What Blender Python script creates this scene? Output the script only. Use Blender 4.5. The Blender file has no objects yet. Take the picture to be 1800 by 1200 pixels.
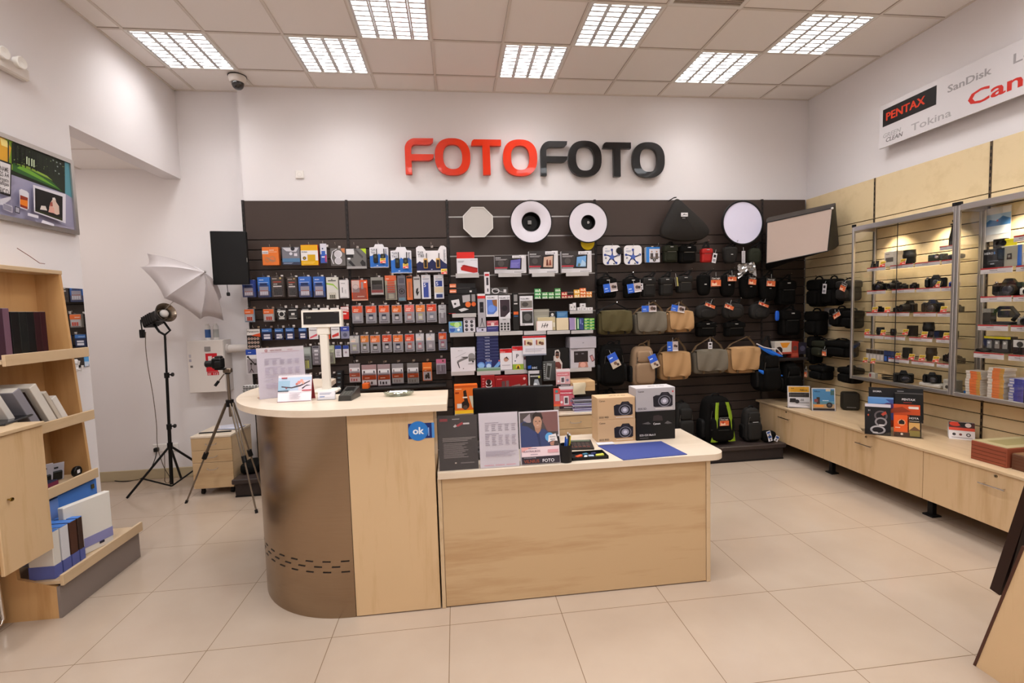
import bpy, math, random
from mathutils import Matrix, Vector
random.seed(7)
S = bpy.context.scene
COL = S.collection
PI = math.pi
# ---------------------------------------------------------------- camera
FPX, YAW, PITCH, ROLL, CZ = 836.2, 0.1176, -0.0663, -0.0290, 1.645
def _basis():
    cy, sy, cp, sp, cr, sr = math.cos(YAW), math.sin(YAW), math.cos(PITCH), math.sin(PITCH), math.cos(ROLL), math.sin(ROLL)
    f = Vector((sy*cp, cy*cp, sp)); r = Vector((cy, -sy, 0)); u = r.cross(f)
    return (cr*r + sr*u, -sr*r + cr*u, f)
RR, UU, FF = _basis()
cd = bpy.data.cameras.new('camera'); cam = bpy.data.objects.new('camera', cd); COL.objects.link(cam)
cd.sensor_width = 36; cd.lens = FPX/1800*36; cd.clip_start = 0.02
cam.matrix_world = Matrix(((RR.x, UU.x, -FF.x, 0), (RR.y, UU.y, -FF.y, 0), (RR.z, UU.z, -FF.z, CZ), (0, 0, 0, 1)))
S.camera = cam
# where a sight line of the survey photo meets a real plane of the room
def ray(px, py): return RR*((px-900)/FPX) + UU*((600-py)/FPX) + FF
def atY(px, py, Y): d = ray(px, py); t = Y/d.y; return Vector((d.x*t, Y, d.z*t+CZ))
def atX(px, py, X): d = ray(px, py); t = X/d.x; return Vector((X, d.y*t, d.z*t+CZ))
def atZ(px, py, Z): d = ray(px, py); t = (Z-CZ)/d.z; return Vector((d.x*t, d.y*t, Z))
# ---------------------------------------------------------------- world, exposure
w = bpy.data.worlds.new('world'); S.world = w; w.use_nodes = True
w.node_tree.nodes['Background'].inputs[0].default_value = (1.0, 0.86, 0.74, 1)
w.node_tree.nodes['Background'].inputs[1].default_value = 0.03
S.view_settings.view_transform = 'Standard'; S.view_settings.look = 'None'
S.view_settings.exposure = 0.0; S.view_settings.gamma = 1.0; S.view_settings.use_curve_mapping = False
try:
    S.cycles.use_denoising = True; S.cycles.max_bounces = 8; S.cycles.diffuse_bounces = 4
    S.cycles.transparent_max_bounces = 16; S.cycles.sample_clamp_indirect = 6; S.cycles.caustics_reflective = False; S.cycles.caustics_refractive = False
except Exception: pass
LAMP = 31.0          # watts of each ceiling fixture
LCOL = (0.94, 0.965, 1.0)
CEIL, WALLY, RECY, LX, RX = 3.928, 5.143, 5.27, -2.70, 4.09
CX0, CY0 = -4.178*0.6, 8.025*0.6      # ceiling grid origin (column 0, row 0)
FIXT = [(0,0),(2,0),(3,1),(5,0),(6,1),(8,0),(9,1), (0,4),(3,4),(6,4),(9,4),(1,7),(4,7),(8,7),(0,10),(5,10),(9,10)]
for (c, r) in FIXT:
    ld = bpy.data.lights.new('fixture_lamp', 'AREA'); ld.shape = 'RECTANGLE'; ld.size = 0.55; ld.size_y = 0.55
    ld.energy = LAMP; ld.color = LCOL; ld.spread = math.radians(175)
    lo = bpy.data.objects.new('fixture_lamp', ld); COL.objects.link(lo)
    lo.location = (CX0+(c+.5)*.6, CY0-(r+.5)*.6, CEIL+0.075)
ld = bpy.data.lights.new('unseen_alcove_lamp', 'AREA'); ld.size = .5; ld.energy = 13; ld.color = (1.0, .93, .87)  # unseen lamp added in the alcove to brighten the recess wall
lo = bpy.data.objects.new('unseen_alcove_lamp', ld); COL.objects.link(lo); lo.location = (-3.72, 4.05, 3.15)
# ---------------------------------------------------------------- materials
def lin(c):
    if isinstance(c, str):
        c = c.lstrip('#')
        if len(c) == 3: c = ''.join(a*2 for a in c)
        c = [int(c[i:i+2], 16)/255 for i in (0, 2, 4)]
    return tuple(x/12.92 if x <= .04045 else ((x+.055)/1.055)**2.4 for x in c[:3])
_M = {}
def mat(c, rough=.5, metal=0., name=None, spec=None, coat=0., emit=0.):
    k = (str(c), rough, metal, spec, coat, emit)
    if k in _M: return _M[k]
    m = bpy.data.materials.new(name or 'paint_'+str(c)); m.use_nodes = True
    b = m.node_tree.nodes['Principled BSDF']; l = lin(c)
    b.inputs['Base Color'].default_value = (*l, 1); b.inputs['Roughness'].default_value = rough; b.inputs['Metallic'].default_value = metal
    if spec is None: spec = .5 if metal > .4 or rough < .2 else .28
    if spec is not None: b.inputs['Specular IOR Level'].default_value = spec
    if coat: b.inputs['Coat Weight'].default_value = coat
    if emit: b.inputs['Emission Color'].default_value = (*l, 1); b.inputs['Emission Strength'].default_value = emit
    _M[k] = m; return m
def nodes(name):
    m = bpy.data.materials.new(name); m.use_nodes = True; nt = m.node_tree
    return m, nt, nt.nodes['Principled BSDF']
def wood(name, a, b, scale=(1, 1, 1), rough=.35, strength=1.0):
    m, nt, bs = nodes(name); N = nt.nodes; L = nt.links
    tc = N.new('ShaderNodeTexCoord'); mp = N.new('ShaderNodeMapping'); mp.inputs['Scale'].default_value = scale
    n1 = N.new('ShaderNodeTexNoise'); n1.inputs['Scale'].default_value = 3; n1.inputs['Detail'].default_value = 6; n1.inputs['Roughness'].default_value = .62
    n2 = N.new('ShaderNodeTexNoise'); n2.inputs['Scale'].default_value = 1.1; n2.inputs['Detail'].default_value = 2
    mx = N.new('ShaderNodeMath'); mx.operation = 'ADD'
    cr = N.new('ShaderNodeValToRGB'); cr.color_ramp.elements[0].position = .72; cr.color_ramp.elements[1].position = 1.28 if False else 1.0
    cr.color_ramp.elements[0].color = (*lin(b), 1); cr.color_ramp.elements[1].color = (*lin(a), 1)
    L.new(tc.outputs['Object'], mp.inputs[0]); L.new(mp.outputs[0], n1.inputs[0]); L.new(mp.outputs[0], n2.inputs[0])
    L.new(n1.outputs[0], mx.inputs[0]); L.new(n2.outputs[0], mx.inputs[1]); L.new(mx.outputs[0], cr.inputs[0]); L.new(cr.outputs[0], bs.inputs['Base Color'])
    bs.inputs['Roughness'].default_value = rough
    return m
WOODV = wood('beech_vertical', '#cdad84', '#bd9a6e', (7, 7, .7))
WOODH = wood('beech_horizontal', '#c3a47c', '#b49168', (.7, 7, 7))
WOODT = wood('beech_top', '#dac8b2', '#d0bba2', (.8, 5, 5), .32)
WOODY = wood('beech_along', '#c8ac88', '#bc9e78', (7, .7, 7))
WOODD = wood('golden_wood', '#c69a66', '#b48650', (6, 6, .6), .4)
SLATY = wood('beech_slatwall', '#e0c99e', '#d8c094', (5, .6, 5), .45)
def walls(name, c, rough=.75, bump=.02):
    m, nt, bs = nodes(name); N = nt.nodes; L = nt.links
    tc = N.new('ShaderNodeTexCoord'); n = N.new('ShaderNodeTexNoise'); n.inputs['Scale'].default_value = 90
    bp = N.new('ShaderNodeBump'); bp.inputs['Strength'].default_value = bump; bp.inputs['Distance'].default_value = .01
    L.new(tc.outputs['Object'], n.inputs[0]); L.new(n.outputs[0], bp.inputs['Height']); L.new(bp.outputs[0], bs.inputs['Normal'])
    bs.inputs['Base Color'].default_value = (*lin(c), 1); bs.inputs['Roughness'].default_value = rough
    return m
WALL = walls('white_wall_paint', '#e6e0df'); CEILM = walls('ceiling_tile', '#f2ebe6', .9, .05)
def floor_mat():
    m, nt, bs = nodes('cream_floor_tile'); N = nt.nodes; L = nt.links
    tc = N.new('ShaderNodeTexCoord'); sp = N.new('ShaderNodeSeparateXYZ'); L.new(tc.outputs['Object'], sp.inputs[0])
    outs = []; cells = []
    for i, off in ((0, 3.1427*.6), (1, -4.0464*.6)):
        a = N.new('ShaderNodeMath'); a.operation = 'ADD'; a.inputs[1].default_value = off; L.new(sp.outputs[i], a.inputs[0])
        d = N.new('ShaderNodeMath'); d.operation = 'DIVIDE'; d.inputs[1].default_value = .6; L.new(a.outputs[0], d.inputs[0])
        r = N.new('ShaderNodeMath'); r.operation = 'ROUND'; L.new(d.outputs[0], r.inputs[0])
        s = N.new('ShaderNodeMath'); s.operation = 'SUBTRACT'; L.new(d.outputs[0], s.inputs[0]); L.new(r.outputs[0], s.inputs[1])
        b = N.new('ShaderNodeMath'); b.operation = 'ABSOLUTE'; L.new(s.outputs[0], b.inputs[0])
        g = N.new('ShaderNodeMath'); g.operation = 'LESS_THAN'; g.inputs[1].default_value = .0028; L.new(b.outputs[0], g.inputs[0]); outs.append(g)
    mx = N.new('ShaderNodeMath'); mx.operation = 'MAXIMUM'; L.new(outs[0].outputs[0], mx.inputs[0]); L.new(outs[1].outputs[0], mx.inputs[1])
    n = N.new('ShaderNodeTexNoise'); n.inputs['Scale'].default_value = 2.2; n.inputs['Detail'].default_value = 4; L.new(tc.outputs['Object'], n.inputs[0])
    cr = N.new('ShaderNodeValToRGB'); cr.color_ramp.elements[0].position = .3; cr.color_ramp.elements[1].position = .7
    cr.color_ramp.elements[0].color = (*lin('#ae9a87'), 1); cr.color_ramp.elements[1].color = (*lin('#b5a28f'), 1); L.new(n.outputs[0], cr.inputs[0])
    mc = N.new('ShaderNodeMixRGB'); mc.inputs[2].default_value = (*lin('#6b5236'), 1); L.new(mx.outputs[0], mc.inputs[0]); L.new(cr.outputs[0], mc.inputs[1])
    L.new(mc.outputs[0], bs.inputs['Base Color'])
    rr = N.new('ShaderNodeMath'); rr.operation = 'MULTIPLY_ADD'; rr.inputs[1].default_value = .6; rr.inputs[2].default_value = .16; L.new(mx.outputs[0], rr.inputs[0]); L.new(rr.outputs[0], bs.inputs['Roughness'])
    return m
FLOORM = floor_mat()
def steel():
    m, nt, bs = nodes('brushed_steel'); N = nt.nodes; L = nt.links
    tc = N.new('ShaderNodeTexCoord'); mp = N.new('ShaderNodeMapping'); mp.inputs['Scale'].default_value = (3, 3, 260)
    n = N.new('ShaderNodeTexNoise'); n.inputs['Scale'].default_value = 2; n.inputs['Detail'].default_value = 3
    L.new(tc.outputs['Object'], mp.inputs[0]); L.new(mp.outputs[0], n.inputs[0])
    cr = N.new('ShaderNodeValToRGB'); cr.color_ramp.elements[0].color = (*lin('#937c64'), 1); cr.color_ramp.elements[1].color = (*lin('#a3907a'), 1)
    L.new(n.outputs[0], cr.inputs[0]); L.new(cr.outputs[0], bs.inputs['Base Color'])
    bs.inputs['Metallic'].default_value = 1; bs.inputs['Roughness'].default_value = .24; bs.inputs['Anisotropic'].default_value = .75
    return m
STEEL = steel()
def glassm(name, tint, gl=.9, rough=0., base=0.0):
    m = bpy.data.materials.new(name); m.use_nodes = True; nt = m.node_tree; N = nt.nodes; L = nt.links; N.clear()
    o = N.new('ShaderNodeOutputMaterial'); mx = N.new('ShaderNodeMixShader'); tr = N.new('ShaderNodeBsdfTransparent'); g = N.new('ShaderNodeBsdfGlossy')
    tr.inputs[0].default_value = (*lin(tint), 1); g.inputs['Roughness'].default_value = rough; g.inputs[0].default_value = (gl, gl, gl, 1)
    f = N.new('ShaderNodeLayerWeight'); f.inputs[0].default_value = .5
    p = N.new('ShaderNodeMath'); p.operation = 'POWER'; p.inputs[1].default_value = 4.5; L.new(f.outputs['Facing'], p.inputs[0])
    a = N.new('ShaderNodeMath'); a.operation = 'MULTIPLY_ADD'; a.inputs[1].default_value = .9; a.inputs[2].default_value = .03+base; L.new(p.outputs[0], a.inputs[0])
    L.new(a.outputs[0], mx.inputs[0]); L.new(tr.outputs[0], mx.inputs[1]); L.new(g.outputs[0], mx.inputs[2]); L.new(mx.outputs[0], o.inputs[0])
    return m
GLASS = glassm('clear_glass', '#fdfdfc'); PLAS = glassm('clear_plastic', '#eceaec', .9, .15, .02); ACRY = glassm('clear_acrylic', '#fafafa', .9, .03, .0)
MIRR = mat('#e8ecea', .02, 1., 'mirror_silver')
ALU = mat('#c2bdb8', .32, .85, 'aluminium'); CHROME = mat('#d8d4d0', .12, 1., 'chrome'); BLKM = mat('#0e0d0d', .35, 0, 'black_metal')
SLAT = mat('#3f332d', .5, 0, 'dark_grey_laminate'); SLATD = mat('#0c0a0a', .7, 0, 'groove_black')
BLK = mat('#0c0b0b', .55, spec=.3); FAB = mat('#0c0a08', .9, spec=.12, name='black_fabric'); WHT = mat('#ece8e6', .45); OFFW = mat('#e4dccf', .45, name='cream_plastic')
TUBE = mat('#fff6ee', .5, emit=9., name='lit_tube')
# ---------------------------------------------------------------- mesh builder
_txt = {}
def text_geo(s):
    if s in _txt: return _txt[s]
    cu = bpy.data.curves.new('t', 'FONT'); cu.body = s; cu.size = 1; cu.resolution_u = 2; cu.offset = .012
    o = bpy.data.objects.new('t', cu); COL.objects.link(o)
    dg = bpy.context.evaluated_depsgraph_get(); me = o.evaluated_get(dg).to_mesh()
    vs = [(v.co.x, v.co.y) for v in me.vertices]; fs = [tuple(p.vertices) for p in me.polygons]
    o.evaluated_get(dg).to_mesh_clear(); bpy.data.objects.remove(o); bpy.data.curves.remove(cu)
    if vs:
        x0 = min(v[0] for v in vs); x1 = max(v[0] for v in vs)
        vs = [(v[0]-x0, v[1]) for v in vs]; wd = x1-x0
    else: wd = 0
    _txt[s] = (vs, fs, wd); return _txt[s]
BARS = {'PHILIPS', 'HI-FI', 'varta', 'VARTA', 'HOYA ', 'energy', 'cable', 'maxell', 'hama', 'cell', 'jbl', 'android', 'Velbon', '360', 'FUJI', '200', 'BRESSER', 'action', 'SELPHY', 'JOBY', '4K Wi-Fi', 'DELTA', 'GUIDE', '10', 'IX', 'BOTTOMLESS', 'Carl', 'Dokumentines', 'NUO 4 EUR', '2 EUR'}   # print too small to read in the photo: bars of its size
class MB:
    def __init__(s, M=None): s.v = []; s.f = []; s.fm = []; s.sm = []; s.mats = []; s.M = M
    def mi(s, m):
        if isinstance(m, str): m = mat(m)
        if m not in s.mats: s.mats.append(m)
        return s.mats.index(m)
    def add(s, vs, fs, m, sm=False):
        k = s.mi(m); b = len(s.v)
        if s.M: vs = [s.M @ Vector(p) for p in vs]
        s.v += [tuple(p) for p in vs]
        for f in fs: s.f.append(tuple(i+b for i in f)); s.fm.append(k); s.sm.append(sm)
        return s
    def box(s, x0, x1, y0, y1, z0, z1, m):
        x0, x1 = min(x0, x1), max(x0, x1); y0, y1 = min(y0, y1), max(y0, y1); z0, z1 = min(z0, z1), max(z0, z1)
        return s.add([(x0,y0,z0),(x1,y0,z0),(x1,y1,z0),(x0,y1,z0),(x0,y0,z1),(x1,y0,z1),(x1,y1,z1),(x0,y1,z1)],
            [(0,3,2,1),(4,5,6,7),(0,1,5,4),(1,2,6,5),(2,3,7,6),(3,0,4,7)], m)
    def hexa(s, p, m): return s.add(p, [(0,3,2,1),(4,5,6,7),(0,1,5,4),(1,2,6,5),(2,3,7,6),(3,0,4,7)], m)
    def bbox(s, x0, x1, y0, y1, z0, z1, m, r=.004):   # box with softened edges
        x0, x1 = min(x0, x1), max(x0, x1); y0, y1 = min(y0, y1), max(y0, y1); z0, z1 = min(z0, z1), max(z0, z1)
        r = min(r, (x1-x0)*.45, (y1-y0)*.45, (z1-z0)*.45); X = (x0, x1); Y = (y0, y1); Z = (z0, z1); vs = []; 
        def idx(i, j, k, a): return ((i*2+j)*2+k)*3+a
        for i in (0, 1):
            for j in (0, 1):
                for k in (0, 1):
                    sx, sy, sz = 1-2*i, 1-2*j, 1-2*k; x, y, z = X[i], Y[j], Z[k]
                    vs += [(x, y+sy*r, z+sz*r), (x+sx*r, y, z+sz*r), (x+sx*r, y+sy*r, z)]
        fs = []
        def q(a, b, c, d, n):
            v = [Vector(vs[t]) for t in (a, b, c, d)]; nn = (v[1]-v[0]).cross(v[2]-v[0])
            fs.append((a, b, c, d) if nn.dot(Vector(n)) > 0 else (d, c, b, a))
        for i in (0, 1):
            g = 2*i-1
            q(idx(i,0,0,0), idx(i,1,0,0), idx(i,1,1,0), idx(i,0,1,0), (g,0,0)); q(idx(0,i,0,1), idx(1,i,0,1), idx(1,i,1,1), idx(0,i,1,1), (0,g,0)); q(idx(0,0,i,2), idx(1,0,i,2), idx(1,1,i,2), idx(0,1,i,2), (0,0,g))
            for j in (0, 1):
                h = 2*j-1
                q(idx(i,j,0,0), idx(i,j,1,0), idx(i,j,1,1), idx(i,j,0,1), (g,h,0)); q(idx(i,0,j,0), idx(i,1,j,0), idx(i,1,j,2), idx(i,0,j,2), (g,0,h)); q(idx(0,i,j,1), idx(1,i,j,1), idx(1,i,j,2), idx(0,i,j,2), (0,g,h))
                for k in (0, 1):
                    a, b, c = idx(i,j,k,0), idx(i,j,k,1), idx(i,j,k,2); v = [Vector(vs[t]) for t in (a, b, c)]
                    n = (v[1]-v[0]).cross(v[2]-v[0]); fs.append((a, b, c) if n.dot(Vector((g, h, 2*k-1))) > 0 else (c, b, a))
        return s.add(vs, fs, m)
    def cyl(s, p0, p1, r0, m, r1=None, n=12, caps=True, sm=True):
        r1 = r0 if r1 is None else r1; p0 = Vector(p0); p1 = Vector(p1); d = (p1-p0)
        if d.length < 1e-9: return s
        d.normalize(); a = d.orthogonal().normalized(); b = d.cross(a); vs = []
        for p, r in ((p0, r0), (p1, r1)):
            for i in range(n): t = 2*PI*i/n; vs.append(p+a*r*math.cos(t)+b*r*math.sin(t))
        s.add(vs, [(i, (i+1) % n, n+(i+1) % n, n+i) for i in range(n)], m, sm)
        if caps: s.add(vs, [tuple(range(n))[::-1], tuple(range(n, 2*n))], m)
        return s
    def tube(s, pts, r, m, n=6):
        P = [Vector(p) for p in pts]; vs = []; a = None
        for i, p in enumerate(P):
            d = (P[min(i+1, len(P)-1)]-P[max(i-1, 0)]).normalized()
            a = d.orthogonal().normalized() if a is None else (a-d*a.dot(d)).normalized()
            b = d.cross(a)
            for k in range(n): t = 2*PI*k/n; vs.append(p+a*r*math.cos(t)+b*r*math.sin(t))
        fs = [(i*n+k, i*n+(k+1) % n, (i+1)*n+(k+1) % n, (i+1)*n+k) for i in range(len(P)-1) for k in range(n)]
        fs += [tuple(range(n))[::-1], tuple(range((len(P)-1)*n, len(P)*n))]
        return s.add(vs, fs, m, True)
    def lathe(s, prof, m, c=(0,0,0), n=24, axis='z'):
        vs = []
        for r, h in prof:
            for i in range(n):
                t = 2*PI*i/n; x, y = r*math.cos(t), r*math.sin(t)
                p = (x, y, h) if axis == 'z' else ((x, -h, y) if axis == 'y' else (h, x, y))
                vs.append((c[0]+p[0], c[1]+p[1], c[2]+p[2]))
        k = len(prof)
        fs = [(i*n+j, i*n+(j+1) % n, (i+1)*n+(j+1) % n, (i+1)*n+j) for i in range(k-1) for j in range(n)]
        return s.add(vs, fs, m, True)
    def prism(s, out, d0, d1, m, plane='xz', sm=False):
        n = len(out)
        def P(a, b, d): return (a, d, b) if plane == 'xz' else ((a, b, d) if plane == 'xy' else (d, a, b))
        vs = [P(a, b, d0) for a, b in out]+[P(a, b, d1) for a, b in out]
        s.add(vs, [(i, (i+1) % n, n+(i+1) % n, n+i) for i in range(n)], m, sm)
        return s.add(vs, [tuple(range(n))[::-1], tuple(range(n, 2*n))], m)
    def sq(s, c, a, b, h, m, e1=.4, e2=.4, top=1., n=20, k=12, sag=0.):   # soft stuffed shape: half sizes a (x), b (y), h (z)
        def pw(x, e): return math.copysign(abs(x)**e, x)
        vs = []; fs = []
        for i in range(k+1):
            ph = -PI/2+PI*i/k; z = pw(math.sin(ph), e1); r = pw(math.cos(ph), e1) if 0 < i < k else 0.02
            tp = 1+(top-1)*(z+1)/2
            for j in range(n):
                t = 2*PI*j/n+PI/n
                vs.append((c[0]+a*tp*r*pw(math.cos(t), e2), c[1]+b*tp*r*pw(math.sin(t), e2)-sag*b*(1-z)*.5*(math.sin(t) < 0), c[2]+h*z))
        for i in range(k):
            for j in range(n): fs.append((i*n+j, i*n+(j+1) % n, (i+1)*n+(j+1) % n, (i+1)*n+j))
        fs += [tuple(range(n))[::-1], tuple(range(k*n, k*n+n))]
        return s.add(vs, fs, m, True)
    def sheet(s, G, th, m, sm=True):     # closed thin shell over a grid of points
        R = len(G); C = len(G[0]); G = [[Vector(p) for p in r] for r in G]; top = []; bot = []
        for i in range(R):
            for j in range(C):
                du = G[min(i+1, R-1)][j]-G[max(i-1, 0)][j]; dv = G[i][min(j+1, C-1)]-G[i][max(j-1, 0)]
                n = du.cross(dv); n = n.normalized() if n.length > 1e-12 else Vector((0, 0, 1))
                top.append(G[i][j]+n*th/2); bot.append(G[i][j]-n*th/2)
        o = R*C; fs = []
        for i in range(R-1):
            for j in range(C-1):
                a, b, c, d = i*C+j, i*C+j+1, (i+1)*C+j+1, (i+1)*C+j; fs += [(d, c, b, a), (o+a, o+b, o+c, o+d)]
        for i in range(R-1): fs += [(i*C, (i+1)*C, o+(i+1)*C, o+i*C)[::-1], (i*C+C-1, (i+1)*C+C-1, o+(i+1)*C+C-1, o+i*C+C-1)]
        for j in range(C-1): fs += [(j, j+1, o+j+1, o+j), ((R-1)*C+j, (R-1)*C+j+1, o+(R-1)*C+j+1, o+(R-1)*C+j)[::-1]]
        return s.add(top+bot, fs, m, sm)
    def text(s, st, x, z, h, y, m, al='l', wmax=None, it=0., bold=False):
        vs, fs, wd = text_geo(st)
        if not vs: return s
        k = h/.73; kx = k
        if wmax and wd*k > wmax: kx = wmax/wd
        W_ = wd*kx; ox = {'l': 0, 'c': -W_/2, 'r': -W_}[al]
        s.add([(x+ox+a*kx+it*b*k, y, z+b*k) for a, b in vs], fs, m)
        if bold: s.add([(x+ox+a*kx+it*b*k+h*.055, y-.0005, z+b*k) for a, b in vs], fs, m)
        return s
    def draw(s, x0, x1, z0, z1, y, g, dy=.0004):
        # flat print on the face that looks to -y: r rect, t text, c disc, p polygon (fractions of width and height)
        w_, h_ = x1-x0, z1-z0; X = lambda u: x0+u*w_; Z = lambda v: z0+v*h_
        for it in g:
            y -= dy; k = it[0]
            if k == 'r': s.add([(X(it[1]), y, Z(it[2])), (X(it[3]), y, Z(it[2])), (X(it[3]), y, Z(it[4])), (X(it[1]), y, Z(it[4]))], [(0,1,2,3)], it[5])
            elif k == 't' and it[4] in BARS:
                hh = it[3]*.62; wd = min(it[7] if len(it) > 7 else .5, len(it[4])*it[3]*h_/w_*.62); u0 = it[1]-(wd/2 if len(it) > 6 and it[6] == 'c' else 0); n = max(2, len(it[4])); c_ = it[5]
                for q in range(n): s.add([(X(u0+wd*q/n), y, Z(it[2])), (X(u0+wd*(q+.72)/n), y, Z(it[2])), (X(u0+wd*(q+.72)/n), y, Z(it[2]+hh*(1, .8, .9)[q % 3])), (X(u0+wd*q/n), y, Z(it[2]+hh*(.8, 1, .9)[q % 3]))], [(0,1,2,3)], c_)
            elif k == 't': s.text(it[4], X(it[1]), Z(it[2]), it[3]*h_, y, mat(it[5]), it[6] if len(it) > 6 else 'l', it[7]*w_ if len(it) > 7 else None, it[8] if len(it) > 8 else 0.)
            elif k == 'c':
                n = 16; rx = it[3]*w_; rz = (it[5] if len(it) > 5 else rx/h_)*h_
                s.add([(X(it[1])+rx*math.cos(2*PI*i/n), y, Z(it[2])+rz*math.sin(2*PI*i/n)) for i in range(n)], [tuple(range(n))], it[4])
            elif k == 'p': s.add([(X(a), y, Z(b)) for a, b in it[1]], [tuple(range(len(it[1])))], it[2])
            elif k == 'l':      # lines of small print
                _, u0, v0, u1, v1, n, c = it
                for i in range(n):
                    v = v1-(v1-v0)*(i+.5)/n; e = u1-(u1-u0)*((i*37) % 5)*.06
                    s.add([(X(u0), y, Z(v)-h_*(v1-v0)/n*.22), (X(e), y, Z(v)-h_*(v1-v0)/n*.22), (X(e), y, Z(v)+h_*(v1-v0)/n*.22), (X(u0), y, Z(v)+h_*(v1-v0)/n*.22)], [(0,1,2,3)], c)
        return s
    def build(s, name, parent=None, loc=(0,0,0), rz=0., rot=None, **tags):
        me = bpy.data.meshes.new(name); me.from_pydata(s.v, [], s.f)
        for m in s.mats: me.materials.append(m)
        me.polygons.foreach_set('material_index', s.fm); me.polygons.foreach_set('use_smooth', s.sm); me.update()
        if any(s.sm): me.set_sharp_from_angle(angle=math.radians(38))
        o = bpy.data.objects.new(name, me); COL.objects.link(o); o.location = loc; o.rotation_euler = rot or (0, 0, rz)
        if parent: o.parent = parent
        for k, v_ in tags.items(): o[k] = v_
        return o
def tg(o, label, cat, group=None, kind=None):
    o['label'] = label; o['category'] = cat
    if group: o['group'] = group
    if kind: o['kind'] = kind
    return o
def thing(name, label, cat, loc=(0,0,0), rz=0., group=None, rot=None):
    o = bpy.data.objects.new(name, None); COL.objects.link(o); o.location = loc; o.rotation_euler = rot or (0, 0, rz); o.empty_display_size = .05
    return tg(o, label, cat, group)
def struct(name, mb): o = mb.build(name); o['kind'] = 'structure'; return o
def dup(o, loc=None, label=None, rz=None):
    c = o.copy(); COL.objects.link(c)
    if loc is not None: c.location = loc
    if label: c['label'] = label
    if rz is not None: c.rotation_euler[2] = rz
    for ch in list(o.children):
        d = ch.copy(); COL.objects.link(d); d.parent = c
        for g in ch.children: e = g.copy(); COL.objects.link(e); e.parent = d
    return c
def wr(px, Y):      # x0, x1, z0, z1 of a surveyed rectangle on the plane y = Y
    a, b, c, d = px; my = (b+d)/2; mx = (a+c)/2
    return atY(a, my, Y).x, atY(c, my, Y).x, atY(mx, d, Y).z, atY(mx, b, Y).z
NTH = 'first second third fourth fifth sixth seventh eighth ninth tenth eleventh twelfth'.split()
def rcorner(x0, x1, y0, y1, r, which, n=6):
    pts = []
    for (cx, cy, a0, key) in ((x0+r, y0+r, PI, 'bl'), (x1-r, y0+r, 1.5*PI, 'br'), (x1-r, y1-r, 0, 'tr'), (x0+r, y1-r, .5*PI, 'tl')):
        if key in which: pts += [(cx+r*math.cos(a0+PI/2*i/n), cy+r*math.sin(a0+PI/2*i/n)) for i in range(n+1)]
        else: pts.append({'bl': (x0, y0), 'br': (x1, y0), 'tr': (x1, y1), 'tl': (x0, y1)}[key])
    return pts
# ================================================================ the room
YB, AX = -3.2, -4.3          # wall behind the camera, far end of the alcove
OY0, HZ = 3.86, 3.06          # alcove opening edge, header underside
m = MB(); m.add([(AX-.1, YB-.1, 0), (RX+.1, YB-.1, 0), (RX+.1, 5.4, 0), (AX-.1, 5.4, 0)], [(0,1,2,3)], FLOORM); struct('floor', m)
m = MB(); holes = set(FIXT); holes.add((7, 2)); TZ = CEIL+.006
for c in range(-1, 12):
    for r in range(-2, 15):
        if (c, r) in holes: continue
        x0, x1 = max(LX-.02, CX0+c*.6), min(RX+.02, CX0+(c+1)*.6); y1, y0 = min(5.30, CY0-r*.6), max(YB, CY0-(r+1)*.6)
        if x1 <= x0 or y1 <= y0: continue
        m.add([(x0, y0, TZ), (x0, y1, TZ), (x1, y1, TZ), (x1, y0, TZ)], [(0,1,2,3)], CEILM)
m.box(LX-.1, RX+.1, YB, 5.4, CEIL+.16, CEIL+.2, CEILM)
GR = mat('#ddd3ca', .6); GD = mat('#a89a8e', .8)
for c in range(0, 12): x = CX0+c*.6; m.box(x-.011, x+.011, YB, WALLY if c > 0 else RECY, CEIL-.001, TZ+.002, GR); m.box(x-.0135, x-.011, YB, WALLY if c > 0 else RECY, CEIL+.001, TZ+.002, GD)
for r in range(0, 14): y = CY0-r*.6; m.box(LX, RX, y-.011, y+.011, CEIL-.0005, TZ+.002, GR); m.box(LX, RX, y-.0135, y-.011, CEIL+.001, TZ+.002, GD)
for a in ((LX, LX+.018, YB, RECY), (RX-.018, RX, YB, WALLY), (-2.0, RX, WALLY-.018, WALLY), (LX, -2.07, RECY-.018, RECY)): m.box(*a, CEIL-.003, TZ+.002, GR)
struct('ceiling', m)
struct('wall_back', MB().box(-2.06, RX+.15, WALLY, 5.45, 0, CEIL+.2, WALL))
struct('wall_back_recess', MB().box(AX-.15, -2.06, RECY, 5.45, 0, CEIL+.2, WALL))
struct('wall_right', MB().box(RX, RX+.15, YB, WALLY, 0, CEIL+.2, WALL))
m = MB(); m.box(LX-.16, LX, YB, OY0, 0, CEIL+.2, WALL); m.box(LX-.16, LX, OY0, RECY, HZ, CEIL+.2, WALL); struct('wall_left', m)
struct('wall_alcove_end', MB().box(AX-.15, AX, 3.5, RECY, 0, 3.3, WALL))
struct('wall_alcove_near', MB().box(AX, LX-.16, 3.5, 3.62, 0, 3.3, WALL))
m = MB(); m.box(AX, LX-.16, 3.62, RECY, 3.155, 3.2, CEILM)
for y in (4.07, 4.67): m.box(AX, LX-.16, y-.012, y+.012, 3.151, 3.156, GR)
for x in (-3.02, -3.62): m.box(x-.012, x+.012, 3.62, RECY, 3.150, 3.156, GR)
struct('ceiling_alcove', m)
struct('wall_front', MB().box(AX, RX+.1, YB-.15, YB, 0, CEIL+.2, WALL))
BBM = mat('#b9a98a', .5)
struct('baseboard_recess', MB().bbox(AX, -2.06, RECY-.014, RECY, 0, .105, BBM, .004))
struct('baseboard_left', MB().bbox(LX, LX+.014, YB, OY0, 0, .105, BBM, .004))
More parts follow.
